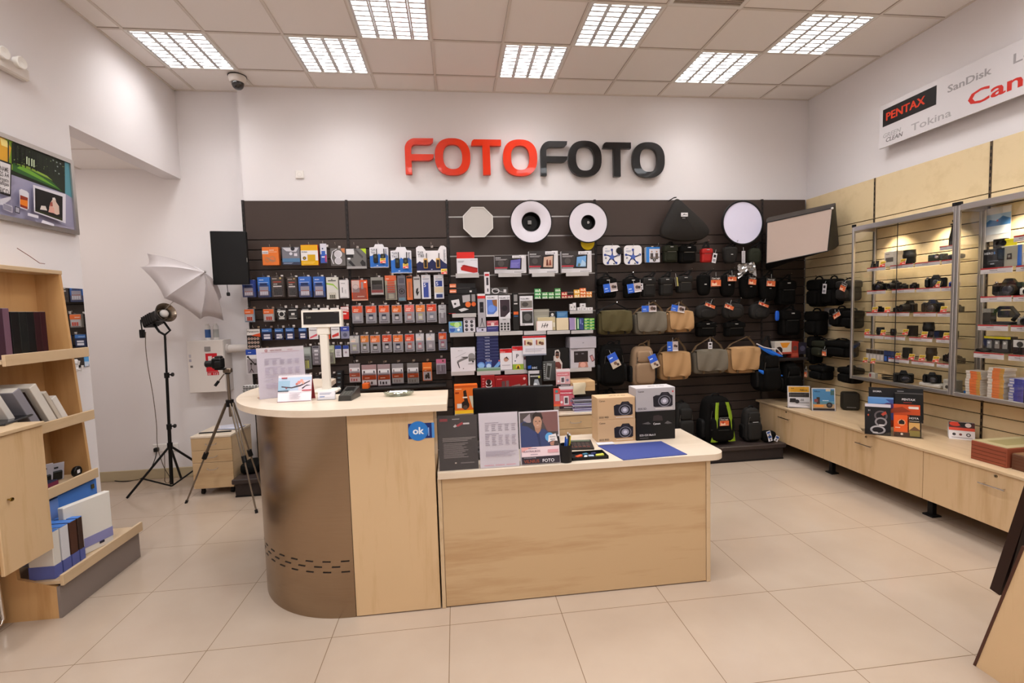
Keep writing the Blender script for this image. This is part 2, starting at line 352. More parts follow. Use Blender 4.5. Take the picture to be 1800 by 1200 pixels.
struct('baseboard_pillar', MB().box(-2.074, -2.06, WALLY, RECY, 0, .105, BBM))
# ---------------------------------------------------------------- ceiling fixtures
WRM = mat('#e9e4de', .4); REFL = mat('#dcdada', .3, .2)
def fixture():
    t = thing('ceiling_light', 'x', 'ceiling light')
    f = MB(); h = .298; i_ = .281
    for a in ((-h, h, -h, -i_), (-h, h, i_, h), (-h, -i_, -i_, i_), (i_, h, -i_, i_)): f.box(*a, -.004, .09, WRM)
    f.box(-i_, i_, -i_, i_, .085, .09, WRM); f.build('housing', t)
    for k in range(4):
        x0 = -i_+k*2*i_/4; x1 = x0+i_/2; xc = (x0+x1)/2
        b = MB()
        # side reflectors of the trough
        for sx in (x0+.002, x1-.002):
            o = .014 if sx < xc else -.014
            b.hexa([(sx,-i_,0),(sx+o,-i_,0),(sx+o,i_,0),(sx,i_,0),(sx,-i_,.062),(sx+o*.15,-i_,.062),(sx+o*.15,i_,.062),(sx,i_,.062)] if o > 0 else
                   [(sx+o,-i_,0),(sx,-i_,0),(sx,i_,0),(sx+o,i_,0),(sx+o*.15,-i_,.062),(sx,-i_,.062),(sx,i_,.062),(sx+o*.15,i_,.062)], REFL)
        n = 9
        for q in range(n):
            y = -i_+.035+q*(2*i_-.07)/(n-1)
            b.prism([(y-.010, .002), (y+.010, .002), (y+.0015, .034), (y-.0015, .034)], x0+.012, x1-.012, REFL, 'yz')
        b.build('louver', t)
        c = MB(); c.cyl((xc, -i_+.012, .052), (xc, i_-.012, .052), .008, TUBE, n=8); c.build('lamp_tube', t)
    return t
fx = fixture(); FL = {(0,0): 'four-tube louver ceiling light beside the dome camera', (2,0): 'louver ceiling light between the dome camera side and the red letters',
 (3,1): 'bright ceiling light at the picture top above the red letters', (5,0): 'louver ceiling light straight above the black letter F', (6,1): 'bright ceiling light beside the air vent, above the black letters',
 (8,0): 'louver ceiling light above the triangular reflector bag', (9,1): 'louver ceiling light closest to the brand sign'}
pn = thing('ceiling_light', 'x', 'ceiling light'); m = MB()
for q in ((-.298, .298, -.298, -.281), (-.298, .298, .281, .298), (-.298, -.281, -.281, .281), (.281, .298, -.281, .281)): m.box(*q, -.004, .02, WRM)
m.build('frame', pn); m = MB(); m.box(-.281, .281, -.281, .281, .085, .09, WRM); m.build('housing', pn)
for i, (c, r) in enumerate([f_ for f_ in FIXT if f_[1] > 1]):
    o = pn if i == 0 else dup(pn); o.location = (CX0+(c+.5)*.6, CY0-(r+.5)*.6, CEIL); o['label'] = 'open square ceiling light above and behind the photographer'; o['group'] = 'ceiling lights behind the photographer'
for i, (c, r) in enumerate([f_ for f_ in FIXT if f_[1] < 2]):
    p = (CX0+(c+.5)*.6, CY0-(r+.5)*.6, CEIL)
    o = fx if i == 0 else dup(fx); o.location = p; o['label'] = FL[(c, r)]; o['group'] = 'louver ceiling lights'
m = MB(); x0 = CX0+7*.6; y1 = CY0-2*.6
for a in ((.0,.6,.0,.03),(.0,.6,.57,.6),(.0,.03,.03,.57),(.57,.6,.03,.57)): m.box(x0+a[0], x0+a[1], y1-a[3], y1-a[2], CEIL-.004, CEIL+.02, WRM)
for k in range(24): y = y1-.035-k*.0225; m.box(x0+.03, x0+.57, y-.012, y, CEIL-.001, CEIL+.012, mat('#a89a8c'))
for k in range(14): x = x0+.05+k*.038; m.box(x, x+.006, y1-.57, y1-.03, CEIL+.002, CEIL+.01, mat('#8e8072'))
m.box(x0+.02, x0+.58, y1-.58, y1-.02, CEIL+.03, CEIL+.04, mat('#3a332e')); tg(m.build('air_vent'), 'square grille air vent in the ceiling grid', 'vent')
t = thing('ceiling_light', 'flat square light panel in the low alcove ceiling', 'ceiling light', (-3.72, 4.05, 3.155)); m = MB()  # frame built around the added alcove lamp, out of view
for a in ((-.28, .28, -.28, -.252), (-.28, .28, .252, .28), (-.28, -.252, -.252, .252), (.252, .28, -.252, .252)): m.box(*a, -.012, .0, WRM)
m.build('frame', t)
# dome camera
t = thing('dome_camera', 'small white security dome camera with dark glass on the ceiling', 'security camera', (-1.965, 4.935, CEIL-.001))
MB().lathe([(0, 0), (.075, 0), (.078, -.012), (.07, -.05), (.062, -.062), (.0, -.062)], mat('#d8d0c8', .4), n=28).build('housing', t)
MB().lathe([(.054, -.06), (.053, -.08), (.044, -.102), (.028, -.117), (.0, -.122)], mat('#1a1614', .08, 0, spec=.8), n=24).build('dome', t)
MB().lathe([(0, 0), (.082, 0), (.082, -.006), (.0, -.006)], mat('#2a2422'), n=28).build('mounting_ring', t)
# ---------------------------------------------------------------- FOTOFOTO letters
def oval(a, b, n=44, e=.82):
    pw = lambda x: math.copysign(abs(x)**e, x)
    return [(a*pw(math.cos(2*PI*i/n)), b*pw(math.sin(2*PI*i/n))) for i in range(n)]
RED = mat('#d63009', .3, coat=.12); BLKL = mat('#120d0b', .3, coat=.12)
def letter(ch, px0, px1, pt, pb, M, lab):
    x0, x1, z0, z1 = wr((px0, pt, px1, pb), 5.10); w_ = x1-x0; h = z1-z0; b = MB(); y0, y1 = -.02, .02
    if ch == 'O':
        o1 = oval(w_/2, h/2); o2 = oval(w_/2-h*.225, h/2-h*.165); n = len(o1)
        vs = [(x, y0, z) for x, z in o1]+[(x, y0, z) for x, z in o2]+[(x, y1, z) for x, z in o1]+[(x, y1, z) for x, z in o2]; fs = []
        for i in range(n):
            j = (i+1) % n; fs += [(i, j, n+j, n+i)[::-1], (2*n+i, 2*n+j, 3*n+j, 3*n+i), (i, j, 2*n+j, 2*n+i), (n+i, n+j, 3*n+j, 3*n+i)[::-1]]
        b.add(vs, fs, M)
    elif ch == 'T':
        s = h*.175; k = [(-w_/2+h*.04, h/2), (w_/2, h/2), (w_/2, h/2-s), (s*.62, h/2-s), (s*.62, -h/2), (-s*.62, -h/2), (-s*.62, h/2-s), (-w_/2, h/2-s), (-w_/2+.004, h/2-s*.6)]
        k = [(-w_/2+h*.10, h/2), (w_/2, h/2), (w_/2, h/2-s), (s*.62, h/2-s), (s*.62, -h/2), (-s*.62, -h/2), (-s*.62, h/2-s), (-w_/2, h/2-s), (-w_/2+h*.02, h/2-s*.45), (-w_/2+h*.05, h/2-s*.15)]
        b.prism(k[::-1], y1, y0, M)
    else:
        s = h*.175; L_ = -w_/2; R_ = w_/2; r = h*.3; k = [(L_, -h/2)]
        k += [(L_+r-r*math.cos(PI/2*i/8), h/2-r+r*math.sin(PI/2*i/8)) for i in range(9)]
        k += [(R_, h/2), (R_-.005, h/2-s*.55), (R_-.03, h/2-s*.92), (R_-.06, h/2-s)]
        r2 = r-s; k += [(L_+r-r2*math.sin(PI/2*i/6), h/2-r+r2*math.cos(PI/2*i/6)) for i in range(7)]
        k += [(L_+s, h*.06), (R_, h*.06), (R_-.005, h*.06-s*.55), (R_-.03, h*.06-s*.9), (R_-.06, h*.06-s), (L_+s, h*.06-s), (L_+s, -h/2)]
        b.prism(k[::-1], y1, y0, M)
    for q in (-1, 1):
        zq = -h*.3 if ch == 'F' else (0 if ch == 'O' else h*.3*q); xq = (w_/2-h*.1)*q if ch == 'O' else (-w_/2+h*.08 if ch == 'F' else 0)
        b.cyl((xq, .018, zq if ch != 'F' else h*.25*q), (xq, .0435, zq if ch != 'F' else h*.25*q), .006, ALU, n=8)
    tg(b.build('sign_letter', loc=((x0+x1)/2, 5.10, (z0+z1)/2)), lab, 'letter', 'raised letters of the wall sign')
zs = .2778; LZ = [('F',80,262,122,350,0),('O',268,492,122,355,0),('T',498,688,130,352,0),('O',698,914,130,360,0),('F',935,1105,140,357,1),('O',1110,1320,138,363,1),('T',1328,1506,148,363,1),('O',1514,1718,147,370,1)]
LL = ['red raised letter F that starts the wall sign', 'red letter O next to the red F', 'red letter T between the two red Os', 'red letter O touching the black F', 'black raised letter F in the middle of the sign',
      'black letter O next to the black F', 'black letter T between the two black Os', 'black letter O that ends the wall sign']
for (ch, a, b_, c_, d_, k), lab in zip(LZ, LL): letter(ch, 690+a*zs, 690+b_*zs, 210+c_*zs, 210+d_*zs, (RED, BLKL)[k], lab)
# wall socket near the sign, emergency lamp, alcove fittings
p = atY(527, 307, WALLY)
def socket(label, p, n=1, face=-1, rz=0.):
    t = thing('wall_socket', label, 'socket', p, rz); w_ = .041*n
    MB().bbox(-w_, w_, -.012, 0, -.041, .041, mat('#ece6e0', .35), .005).build('cover_plate', t)
    for k in range(n):
        x = -w_+.041+.082*k
        MB().lathe([(.0, .006), (.016, .006), (.019, .0125), (.022, .0125), (.022, .011)], mat('#d8d0ca', .4), (x, 0, 0), 18, 'y').build('socket_insert', t)
    return t
socket('lone white socket high on the wall beside the red letters', p)
t = thing('emergency_lamp', 'white twin-head emergency lamp high on the side wall', 'lamp', atX(3, 112, LX))
MB().bbox(0, .045, -.14, .14, -.045, .03, mat('#e2dad2', .4), .008).build('body', t)
for y in (-.06, .055):
    MB().lathe([(0, .0), (.034, 0), (.038, .03), (.034, .034), (.0, .03)], mat('#efeae2', .25), (.04, y, .035), 18, 'x').build('lamp_head', t)
# ================================================================ dark display wall, five bays
PY = 5.08
BX = [-2.05, -1.056, -0.042, 1.545, 3.489, 4.03]; TOPZ = 2.805; BASE = .17
SLAT2 = mat('#463b37', .42); SILV = mat('#a8a4a0', .3, .8)
def bay(i, label):
    x0, x1 = BX[i]+.012, BX[i+1]-.012
    t = thing('display_wall_bay', label, 'shelving', ((x0+x1)/2, PY, 0), 0, 'dark slatted display wall bays'); X0 = x0-(x0+x1)/2; X1 = -X0; m = MB()
    m.box(X0, X1, .012, .055, BASE, TOPZ-.003, SLATD)
    if i == 2:
        zs_ = [TOPZ]; z = 2.63
        while z > .7: zs_.append(z); z -= .2035
        zs_.append(BASE)
    else:
        zs_ = [TOPZ]; z = 2.415
        while z > BASE+.08: zs_.append(z); z -= .0995
        zs_.append(BASE)
    for a, b in zip(zs_[:-1], zs_[1:]): m.bbox(X0, X1, 0, .016, b+.004, a-.004, SLAT, .0025)
    m.build('slat_panel', t)
    if i == 2:
        for z in zs_[1:-1]: MB().box(X0, X1, -.001, .012, z-.006, z+.006, SILV).build('groove_insert', t)
    return t
for i, l in enumerate(('dark slatted wall bay with battery packs next to the bare white wall', 'dark slatted wall bay hung with orange memory card packs', 'dark wall bay with silver grooves and shelved boxes', 'wide dark slatted wall bay hung with camera bags', 'narrow dark wall bay in the room corner')): bay(i, l)
for i, x in enumerate(BX[:-1]):
    m = MB(); m.box(x-.011, x+.011, PY-.004, WALLY, .17, TOPZ+.002, mat('#2a2321', .5))
    for k in range(52): m.box(x-.004, x+.004, PY-.0048, PY-.003, TOPZ-.05-k*.05-.012, TOPZ-.05-k*.05+.012, SLATD)
    tg(m.build('shelf_upright'), ('slotted dark upright at the battery bay end', 'slotted upright between battery packs and memory card packs', 'slotted upright between memory card packs and boxed tablets', 'slotted upright between boxes and camera bags', 'slotted upright under the round white reflector')[i], 'upright', 'slotted uprights')
m = MB(); m.bbox(-2.08, 3.395, 4.525, PY-.001, .125, BASE, mat('#3a302d', .3), .006); m.box(-2.06, 3.375, 4.55, PY, 0, .125, mat('#2e2624', .4)); m.box(-2.062, 3.377, 4.545, 4.55, 0, .012, SLATD)
tg(m.build('platform'), 'low dark platform along the foot of the display wall', 'platform')
# ---------------------------------------------------------------- goods helpers
def hook(px, py, Y, label, ln=None):
    p = atY(px, py, Y); L_ = PY-Y+.035; m = MB()
    m.tube([(0, L_-.035, 0), (0, .02, 0), (0, -.012, .002), (0, -.024, .012), (0, -.026, .026)], .0023, CHROME, 6)
    m.box(-.012, .012, L_-.038, L_-.034, -.01, .014, CHROME)
    o = m.build('peg_hook', loc=(p.x, Y, p.z)); return tg(o, label, 'hook', 'chrome peg hooks')
def goods(name, cat, label, px, Y, d, base, g=(), group=None, rz=0., tilt=0., side=None, r=.0015, notch=None):
    # a boxed or carded product: local origin at the middle of its underside, printed face towards -y
    x0, x1, z0, z1 = wr(px, Y); w_ = x1-x0; h = z1-z0; m = MB()
    if notch: m.prism([(a*w_, b*h) for a, b in notch], 0, d, side or base)
    elif d > .004: m.bbox(-w_/2, w_/2, 0, d, 0, h, side or base, r)
    else: m.box(-w_/2, w_/2, 0, d, 0, h, side or base)
    gg = [('r', .01, .01, .99, .99, base)]+list(g) if not notch else list(g)
    m.draw(-w_/2, w_/2, 0, h, 0, gg)
    o = m.build(name, loc=((x0+x1)/2, Y, z0), rot=(tilt, 0, rz)); tg(o, label, cat, group); o['_w'] = w_; o['_h'] = h
    return o
def blister(o, u0, v0, u1, v1, dep=.014, g=(), inner=None):
    w_, h = o['_w'], o['_h']; m = MB(); X0, X1, Z0, Z1 = -w_/2+u0*w_, -w_/2+u1*w_, v0*h, v1*h; k = .006
    if inner: m.bbox(X0+k*1.2, X1-k*1.2, -dep*.7, -.002, Z0+k*1.2, Z1-k*1.2, inner, .002)
    if g: m.draw(X0+k, X1-k, Z0+k, Z1-k, -dep*.7, g)
    m.hexa([(X0, -.0015, Z0), (X1, -.0015, Z0), (X1, -.0015, Z1), (X0, -.0015, Z1), (X0+k, -dep, Z0+k), (X1-k, -dep, Z0+k), (X1-k, -dep, Z1-k), (X0+k, -dep, Z1-k)], PLAS)
    return m.build('blister', o)
ORG, ORR, YEL, BLU, NAV, LGR, DGR, GRN, REDC, CARD = '#e0662a', '#cf3a22', '#e2b21e', '#2e6cc0', '#1d2347', '#b9b4b6', '#3a3534', '#3a8a4a', '#c8281e', '#c9a377'
def pos(k, row): return f'{NTH[k]} from the bare wall end of the {row}'
def sale(o, x, y, z, w_=.055, h=.05, label=None, rz=0.):
    m = MB(); m.box(-w_/2, w_/2, -.001, 0, 0, h, '#e8dcd0'); m.draw(-w_/2, w_/2, 0, h, -.001, SALEG); q = m.build('price_card', o, (x, y, z), rot=(-.15, 0, rz)); return q
SALEG = [('p', [(.03,.40),(.97,.62),(.97,.97),(.03,.97)], '#e3bd3a'), ('p', [(.03,.03),(.97,.03),(.97,.55),(.03,.33)], '#d8432e'), ('t', .1, .58, .26, 'AKCIJA', '#5c3a14', 'l', .82, .1), ('r', .45, .12, .85, .26, '#f0e4dc')]
# ---------------------------------------------------------------- top peg row
YT = 4.93; R1 = 'top peg row'
def top(nm, cat, desc, px, d, base, g=(), hk=None, **k):
    o = goods(nm, cat, desc, px, YT, d, base, g, 'packs on the top peg row', **k)
    hk = hk or ((px[0]+px[2])/2, px[1]+1); hook(hk[0], hk[1], YT+.01 if d < .02 else YT-.005, 'chrome peg hook holding the '+' '.join(desc.split()[:8])); return o
top('boxed_cable', 'box', 'orange cable box on the hook closest to the wall television', (461,434,490,466), .05, '#dd7430', [('r',0,.62,.38,.8,'#d8cdc8'),('t',.03,.67,.08,'PHILIPS','#5a6a90','l',.32),('r',.42,.72,.9,.74,'#f0d0b0'),('t',.45,.8,.08,'HI-FI','#f2d9c0'),('c',.3,.3,.17,'#b8794a'),('c',.3,.3,.12,'#cf7136'),('c',.6,.33,.2,'#b57c52'),('c',.6,.33,.14,'#d6703a'),('p',[(.1,.5),(.5,.25),(.9,.2),(.5,.32)],'#9a7a66')], side='#c25a1c')
top('accessory_pack', 'pack', 'grey and blue plastic accessory pack beside the orange cable box', (496,434,527,465), .03, '#77757c', [('r',.0,.15,1,.36,'#54799c'),('r',.0,0,1,.15,'#3a3e52'),('c',.5,.62,.09,'#d8d4dc'),('r',.68,.48,.86,.64,'#d9d3da'),('l',.06,.04,.6,.12,2,'#a8b0c8'),('p',[(.05,.95),(.95,.95),(.8,.72),(.25,.76)],'#c9c6cc'),('c',.62,.9,.12,'#2c2a30')])
o = top('instant_film_box', 'box', 'yellow and white instant film box among the hung packs', (529,430,559,466), .035, '#e0a817', [('r',0,0,1,.72,'#e8e2e0'),('r',0,0,1,.23,'#dba512'),('r',.38,.2,.84,.52,'#d2a212'),('t',.05,.62,.085,'instax','#1c1a1c','l',.62),('c',.2,.35,.1,'#4c4030'),('c',.2,.35,.05,'#c9a23a'),('l',.1,.06,.8,.18,2,'#f0cc5c')], side='#c22a1c')
o = top('stylus_pack', 'pack', 'narrow blue and white hanging pack beside the film box', (563,428,574,462), .012, '#d6d2dc', [('r',0,.0,1,.45,'#3b56a8'),('r',.2,.3,.8,.62,'#3560b8'),('c',.4,.74,.12,'#3a4a6a',.04),('r',.2,.28,.7,.34,'#e8e4ea'),('r',.72,.05,1,.4,'#a83a6a')])
o = top('headphones_pack', 'pack', 'clear pack of white headphones with two round ear pads', (581,436,607,467), .02, '#67625f', [('c',.52,.66,.27,'#dedade'),('c',.52,.66,.22,'#c9c4c8'),('c',.52,.28,.25,'#d6d2d6'),('c',.52,.28,.2,'#c2bdc2'),('p',[(.72,.98),(.98,.98),(.98,.7),(.8,.8)],'#c87c4a')], hk=(590,431))
for k in range(2):
    pass
m = MB(); w_ = o['_w']; h_ = o['_h']; m.tube([(-.3*w_, -.006, h_*.1), (-.44*w_, -.006, h_*.45), (-.34*w_, -.006, h_*.8), (-.05*w_, -.006, h_*.93)], .005, '#d4d0d4', 6); m.build('headband', o)
o = top('headphones_pack', 'pack', 'grey pack of black headphones with a lime green corner', (609,437,644,472), .05, '#6b6866', [('r',0,0,1,.12,'#9e9a98'),('r',0,.72,.4,1,'#d8d6d6'),('p',[(.72,1),(1,1),(1,.72)],'#b5cf2e'),('r',.0,.55,.35,.7,'#1e1c1c'),('r',.06,.47,.2,.55,'#efefef'),('p',[(.2,.42),(.45,.12),(.3,.12),(.08,.34)],'#2c2a2a'),('p',[(.78,.12),(.68,.3),(.8,.45),(.95,.3),(.95,.12)],'#302e2e'),('p',[(.35,.95),(.5,.98),(.85,.6),(.8,.5),(.5,.88)],'#4e4b4a')], hk=(623,431), side='#5c5856')
NW = [(-.5,0),(.5,0),(.5,.86),(.28,.88),(.22,1),(-.18,1),(-.26,.88),(-.5,.86)]
def walkie(desc, px):
    o = top('walkie_talkie_box', 'box', desc, px, .06, '#e6e2e6', [('r',.0,.02,1,.5,BLU),('p',[(0,.45),(.2,.55),(.35,.45),(.5,.6),(.7,.48),(.85,.6),(1,.5),(1,.4),(0,.4)],BLU),('t',.06,.72,.09,'TLKR','#3a3a4a','l',.26),('t',.06,.6,.09,'T61','#3a3a4a','l',.24),('l',.84,.42,.96,.8,9,'#55566a'),('t',.4,.07,.06,'IX','#e8e8f0','c'),('l',.2,.02,.85,.06,1,'#8fb0e0')], notch=NW, hk=((px[0]+px[2])/2-1, px[1]-1))
    for sx in (-.18, .22):
        b = MB(); w_, h = o['_w'], o['_h']; b.bbox(sx*w_-.022, sx*w_+.022, -.016, -.001, h*.2, h*.58, mat('#26241e', .6), .006); b.box(sx*w_+.008, sx*w_+.016, -.01, -.003, h*.58, h*.8, '#2a261e'); b.draw(sx*w_-.018, sx*w_+.018, h*.2, h*.58, -.0165, [('r',.2,.55,.8,.8,'#454a3a'),('l',.2,.15,.8,.45,3,'#14140f')]); b.build('walkie_talkie', o)
    sale(o, w_*.22, -.022, h*.17, .055, .052); return o
walkie('blue and white walkie talkie box, higher of the two alike', (650,429,682,470)); walkie('blue and white walkie talkie box, lower of the two alike', (687,434,723,480))
NW2 = [(-.5,0),(.5,0),(.5,.93),(.42,1),(.32,1),(.28,.95),(.22,.82),(-.18,.82),(-.26,.95),(-.3,1),(-.42,1),(-.5,.93)]
o = top('walkie_talkie_box', 'box', 'wide walkie talkie box with dark mountains and two orange radios', (732,432,785,478), .05, '#e8e3e4', [('p',[(0,.06),(0,.33),(.1,.42),(.2,.36),(.32,.5),(.4,.36),(.52,.5),(.66,.34),(.75,.55),(.86,.42),(.92,.36),(1,.3),(1,.06)],'#222650'),('r',.12,0,.9,.05,'#b8b0b4'),('t',.04,.7,.1,'TLKR','#44444c','l',.2),('t',.05,.57,.12,'T80','#44444c','l',.2),('l',.9,.4,.97,.85,10,'#4e4e58'),('t',.5,.09,.05,'10','#d8d8e8','c')], notch=NW2, hk=(758,430))
for sx in (-.2, .21):
    b = MB(); w_, h = o['_w'], o['_h']; b.bbox(sx*w_-.02, sx*w_+.02, -.015, -.001, h*.14, h*.52, mat('#c79a52', .5), .005); b.bbox(sx*w_-.014, sx*w_+.014, -.017, -.014, h*.18, h*.46, '#241a10', .002); b.box(sx*w_+.008, sx*w_+.015, -.01, -.003, h*.52, h*.72, '#2a2018'); b.build('walkie_talkie', o)
sale(o, w_*.40, -.02, -.025, .06, .055)
# ---------------------------------------------------------------- second to fifth peg rows
YP = 4.96
def four(u0, v0, u1, v1, n, c, c2='#3a3a44'):
    g = []; s_ = (u1-u0)/n
    for i in range(n): g += [('r', u0+s_*i+.02, v0, u0+s_*(i+1)-.02, v1, c), ('r', u0+s_*i+.02, v1-.05, u0+s_*(i+1)-.02, v1, c2)]
    return g
def blueb(k): return [('r',0,.0,1,.3,'#4a5075'),('r',.15,.08,.88,.52,'#d2cfda'),('t',.15,.84,.07,'VARTA' if k else 'varta','#dfe6f4','l',.5),('r',.1,.72,.9,.74,'#cdd9ee'),('r',.2,.56,.8,.7,'#23335e')]+four(.18,.12,.86,.34,4,'#e8e4ea','#b86a5a')
def darkb(): return [('r',.15,.72,.8,.76,'#b04638'),('t',.18,.62,.06,'HOYA ','#d8cfc6','l',.6),('r',.15,.5,.82,.555,'#e4ddd6'),('c',.75,.92,.08,'#b7a26e'),('t',.1,.88,.06,'energy','#cfc6bc','l',.45)]+four(.2,.1,.84,.42,4,'#1c1816','#0a0908')+[('r',.16,.05,.84,.065,'#c9c0b8')]
rowB = [
 ('blue and white four-cell battery pack', (426,492,447,522), '#3a4f9c', blueb(0), .03),
 ('bright blue battery pack with a dark band', (453,487,474,522), '#3570c4', blueb(1), .03),
 ('dark brown battery pack with a gold seal', (477,486,499,522), '#463c36', darkb(), .03),
 ('slim dark brown battery pack with a white band', (505,487,522,522), '#4a3f3a', darkb(), .02),
 ('blue charger pack with a white window', (525,486,546,522), '#3f6cc0', blueb(1), .03),
 ('slimmer blue battery pack with a navy band', (551,486,570,522), '#3864b4', blueb(0), .02),
 ('white and light green battery pack', (574,487,594,526), '#d5d0c6', [('p',[(0,.75),(.6,.7),(.95,.5),(.98,.42),(.6,.62),(0,.68)],'#9cc054'),('r',.2,.02,.8,.3,'#bdb6a6'),('c',.5,.9,.07,'#3a3835',.02),('r',.15,.82,.85,.86,'#3c3c36')]+four(.25,.04,.75,.26,3,'#6a6558','#d8d0c0'), .01),
 ('white cable card with a black cable drawing', (597,492,612,524), '#dcd6d6', [('r',.28,.3,.36,.6,'#2a2828'),('r',.62,.25,.64,.48,'#2a2828'),('r',.72,.25,.74,.48,'#2a2828'),('l',.1,.02,.9,.06,1,'#4a4848'),('t',.2,.8,.07,'cable','#8a8688','l',.6)], .008),
]
rowB2 = [
 ('large orange headphone pack', (618,492,646,528), '#d9552a', [('r',.02,.4,.5,.98,'#cbb0aa'),('c',.26,.65,.2,'#b59c98'),('c',.26,.65,.15,'#c8b2ae'),('t',.36,.17,.09,'maxell','#f4d0be','l',.5,.2),('r',.0,.0,1,.06,'#e8b49c'),('r',.8,.85,.95,.92,'#f0e0d8'),('r',.6,.55,.75,.9,'#9a8484')], .03),
 ('grey window pack with a red foot', (652,487,674,518), '#8f8b84', [('r',.08,.3,.92,.82,'#2c261f'),('r',.04,.12,.96,.28,'#b8423a'),('r',.04,.02,.96,.12,'#cfc9c4'),('r',.3,.5,.85,.55,'#4a4238')], .03),
 ('pack of red-orange cable clips on a tall card', (677,484,697,527), '#a39c88', [('r',0,.8,1,1,'#d86a42')]+[('r',.2,.3+.09*i,.85,.36+.09*i,'#cf4a26') for i in range(6)]+[('r',.3,.05,.75,.25,'#b5b09a'),('t',.1,.85,.05,'hama','#f4e0d0','l',.5)], .02),
 ('grey rounded cable pack', (699,484,713,529), '#77737a', [('c',.5,.38,.38,'#24221f'),('c',.5,.38,.26,'#77737a'),('c',.5,.38,.16,'#2e2c2c'),('r',.1,.02,.9,.14,'#6f93a0'),('r',.15,.7,.85,.9,'#5a5660')], .02),
 ('slim orange stick pack', (715,485,725,527), '#cf6a35', [('r',.2,.1,.8,.75,'#b96a48'),('r',.42,.1,.5,.75,'#7a4a34'),('r',.05,.9,.95,.98,'#3a1e10')], .015),
 ('narrow grey pack with a small black microphone', (727,486,739,525), '#bdb8b6', [('p',[(.4,.45),(.7,.5),(.6,.3),(.85,.35),(.5,.12),(.3,.3)],'#1d1b1a'),('r',.1,.86,.9,.92,'#5a5656')], .01),
 ('white pack with a tall blue spray bottle', (741,483,757,525), '#e2dfe2', [('r',.2,.06,.9,.78,'#c5c2d2'),('r',.2,.06,.75,.68,'#3b4a94'),('t',.25,.5,.16,'5','#e4e4f0'),('t',.2,.9,.035,'hama','#b03a3a','l',.6),('r',.15,.82,.85,.84,'#39406e')], .015),
 ('white pack with blue spray bottle and beige cloth', (763,483,780,525), '#e2dfe2', [('r',.15,.52,.85,.76,'#2f4088'),('t',.22,.56,.16,'5','#e4e4f0'),('r',.05,.26,.95,.5,'#d9c4a2'),('r',.2,.05,.85,.2,'#334276'),('t',.2,.9,.035,'hama','#b03a3a','l',.6),('r',.15,.82,.85,.84,'#39406e')], .015),
]
def put_row(items, row, start=0, name='battery_pack', cat='pack', Y=YP, grp=None, back=0, bl=None, end='bare wall end'):
    for i, (desc, px, base, g, d) in enumerate(items):
        lab = f'{desc}, {NTH[start+i]} in the {row}'
        o = goods(name, cat, lab, px, Y, .0025 if bl else d, base, g, grp or 'packs on the '+row)
        w_, h = o['_w'], o['_h']
        if bl: bl(o, i)
        else: blister(o, .06, .03, .94, .62, .012) if d >= .02 else None
        m = MB(); m.prism([(-.014, h-.001), (.014, h-.001), (.010, h+.012), (-.010, h+.012)], .0, .0012, PLAS); m.build('hang_tab', o)
        hook((px[0]+px[2])/2, px[1]-2, Y-.002, f'chrome hook of the {NTH[start+i]} pack, {row}')
        for q in range(back):
            c = dup(o, (o.location.x+.004+.003*q, o.location.y+.018*(q+1), o.location.z+.002))
            c['label'] = f'spare pack hidden behind the {NTH[start+i]} pack, {row}'
put_row(rowB, 'second battery row', back=1)
put_row(rowB2, 'second memory card row', end='slotted upright', back=0, name='accessory_pack')
def aa(k): return [('r',0,.62,1,.98,'#d2622c'),('t',.1,.74,.1,'maxell','#f0d8c8','l',.7),('r',.08,.1,.92,.6,'#cfc6c4')]+four(.25,.12,.85,.45,3,'#cf4426','#d8cfcb')
def bw(k): return [('r',.05,.65,.95,.8,'#cfcac4'),('c',.5,.5,.35,'#c9c4be'),('c',.5,.5,.25,'#2a2624'),('r',.2,.1,.8,.25,'#bdb8b2'),('t',.12,.85,.08,'cell','#e0dcd8','l',.6)]
def pan(k): return [('r',0,.55,1,1,'#e6e0dc'),('p',[(0,.5),(1,.62),(1,.2),(0,.1)],'#c9302a'),('t',.08,.72,.12,'Panasonic','#26262c','l',.84),('r',.2,.28,.75,.4,'#e8dcd8')]
rowC = [
 ('orange and grey battery blister with four cells', (430,543,446,566), '#8fa3b4', aa(0), .03),
 ('orange topped battery blister', (463,543,481,565), '#a9a29c', aa(1), .03),
 ('black and white striped cell card', (487,541,503,563), '#2c2826', bw(0), .01),
 ('black cell card with a white label', (506,541,523,562), '#221f1e', [('r',.1,.78,.9,.86,'#c8c3be'),('r',.35,.4,.7,.58,'#cfcac6'),('r',.1,.1,.9,.16,'#bdb8b2'),('l',.1,.2,.9,.36,3,'#7a7672')], .01),
 ('plain black cell card', (530,540,544,560), '#262220', [('r',.1,.6,.9,.85,'#a8a4a0')], .01),
 ('black card with white heading', (548,540,560,560), '#262220', [('r',.1,.7,.9,.9,'#cfcbc8')], .01),
 ('white headed battery card', (563,541,578,561), '#9c2f2a', pan(0), .01),
 ('white headed battery card close to the till display', (581,541,596,561), '#9c2f2a', pan(0), .01),
 ('red battery card with white script', (599,539,613,561), '#c4281f', [('r',0,.75,1,.97,'#e6dedc'),('t',.05,.8,.1,'Panasonic','#b02420','l',.9),('r',.3,.4,.7,.5,'#f0dcd8'),('p',[(0,.7),(1,.6),(1,.68),(0,.76)],'#efe0dc')], .01),
]
put_row(rowC, 'third battery row', back=0)
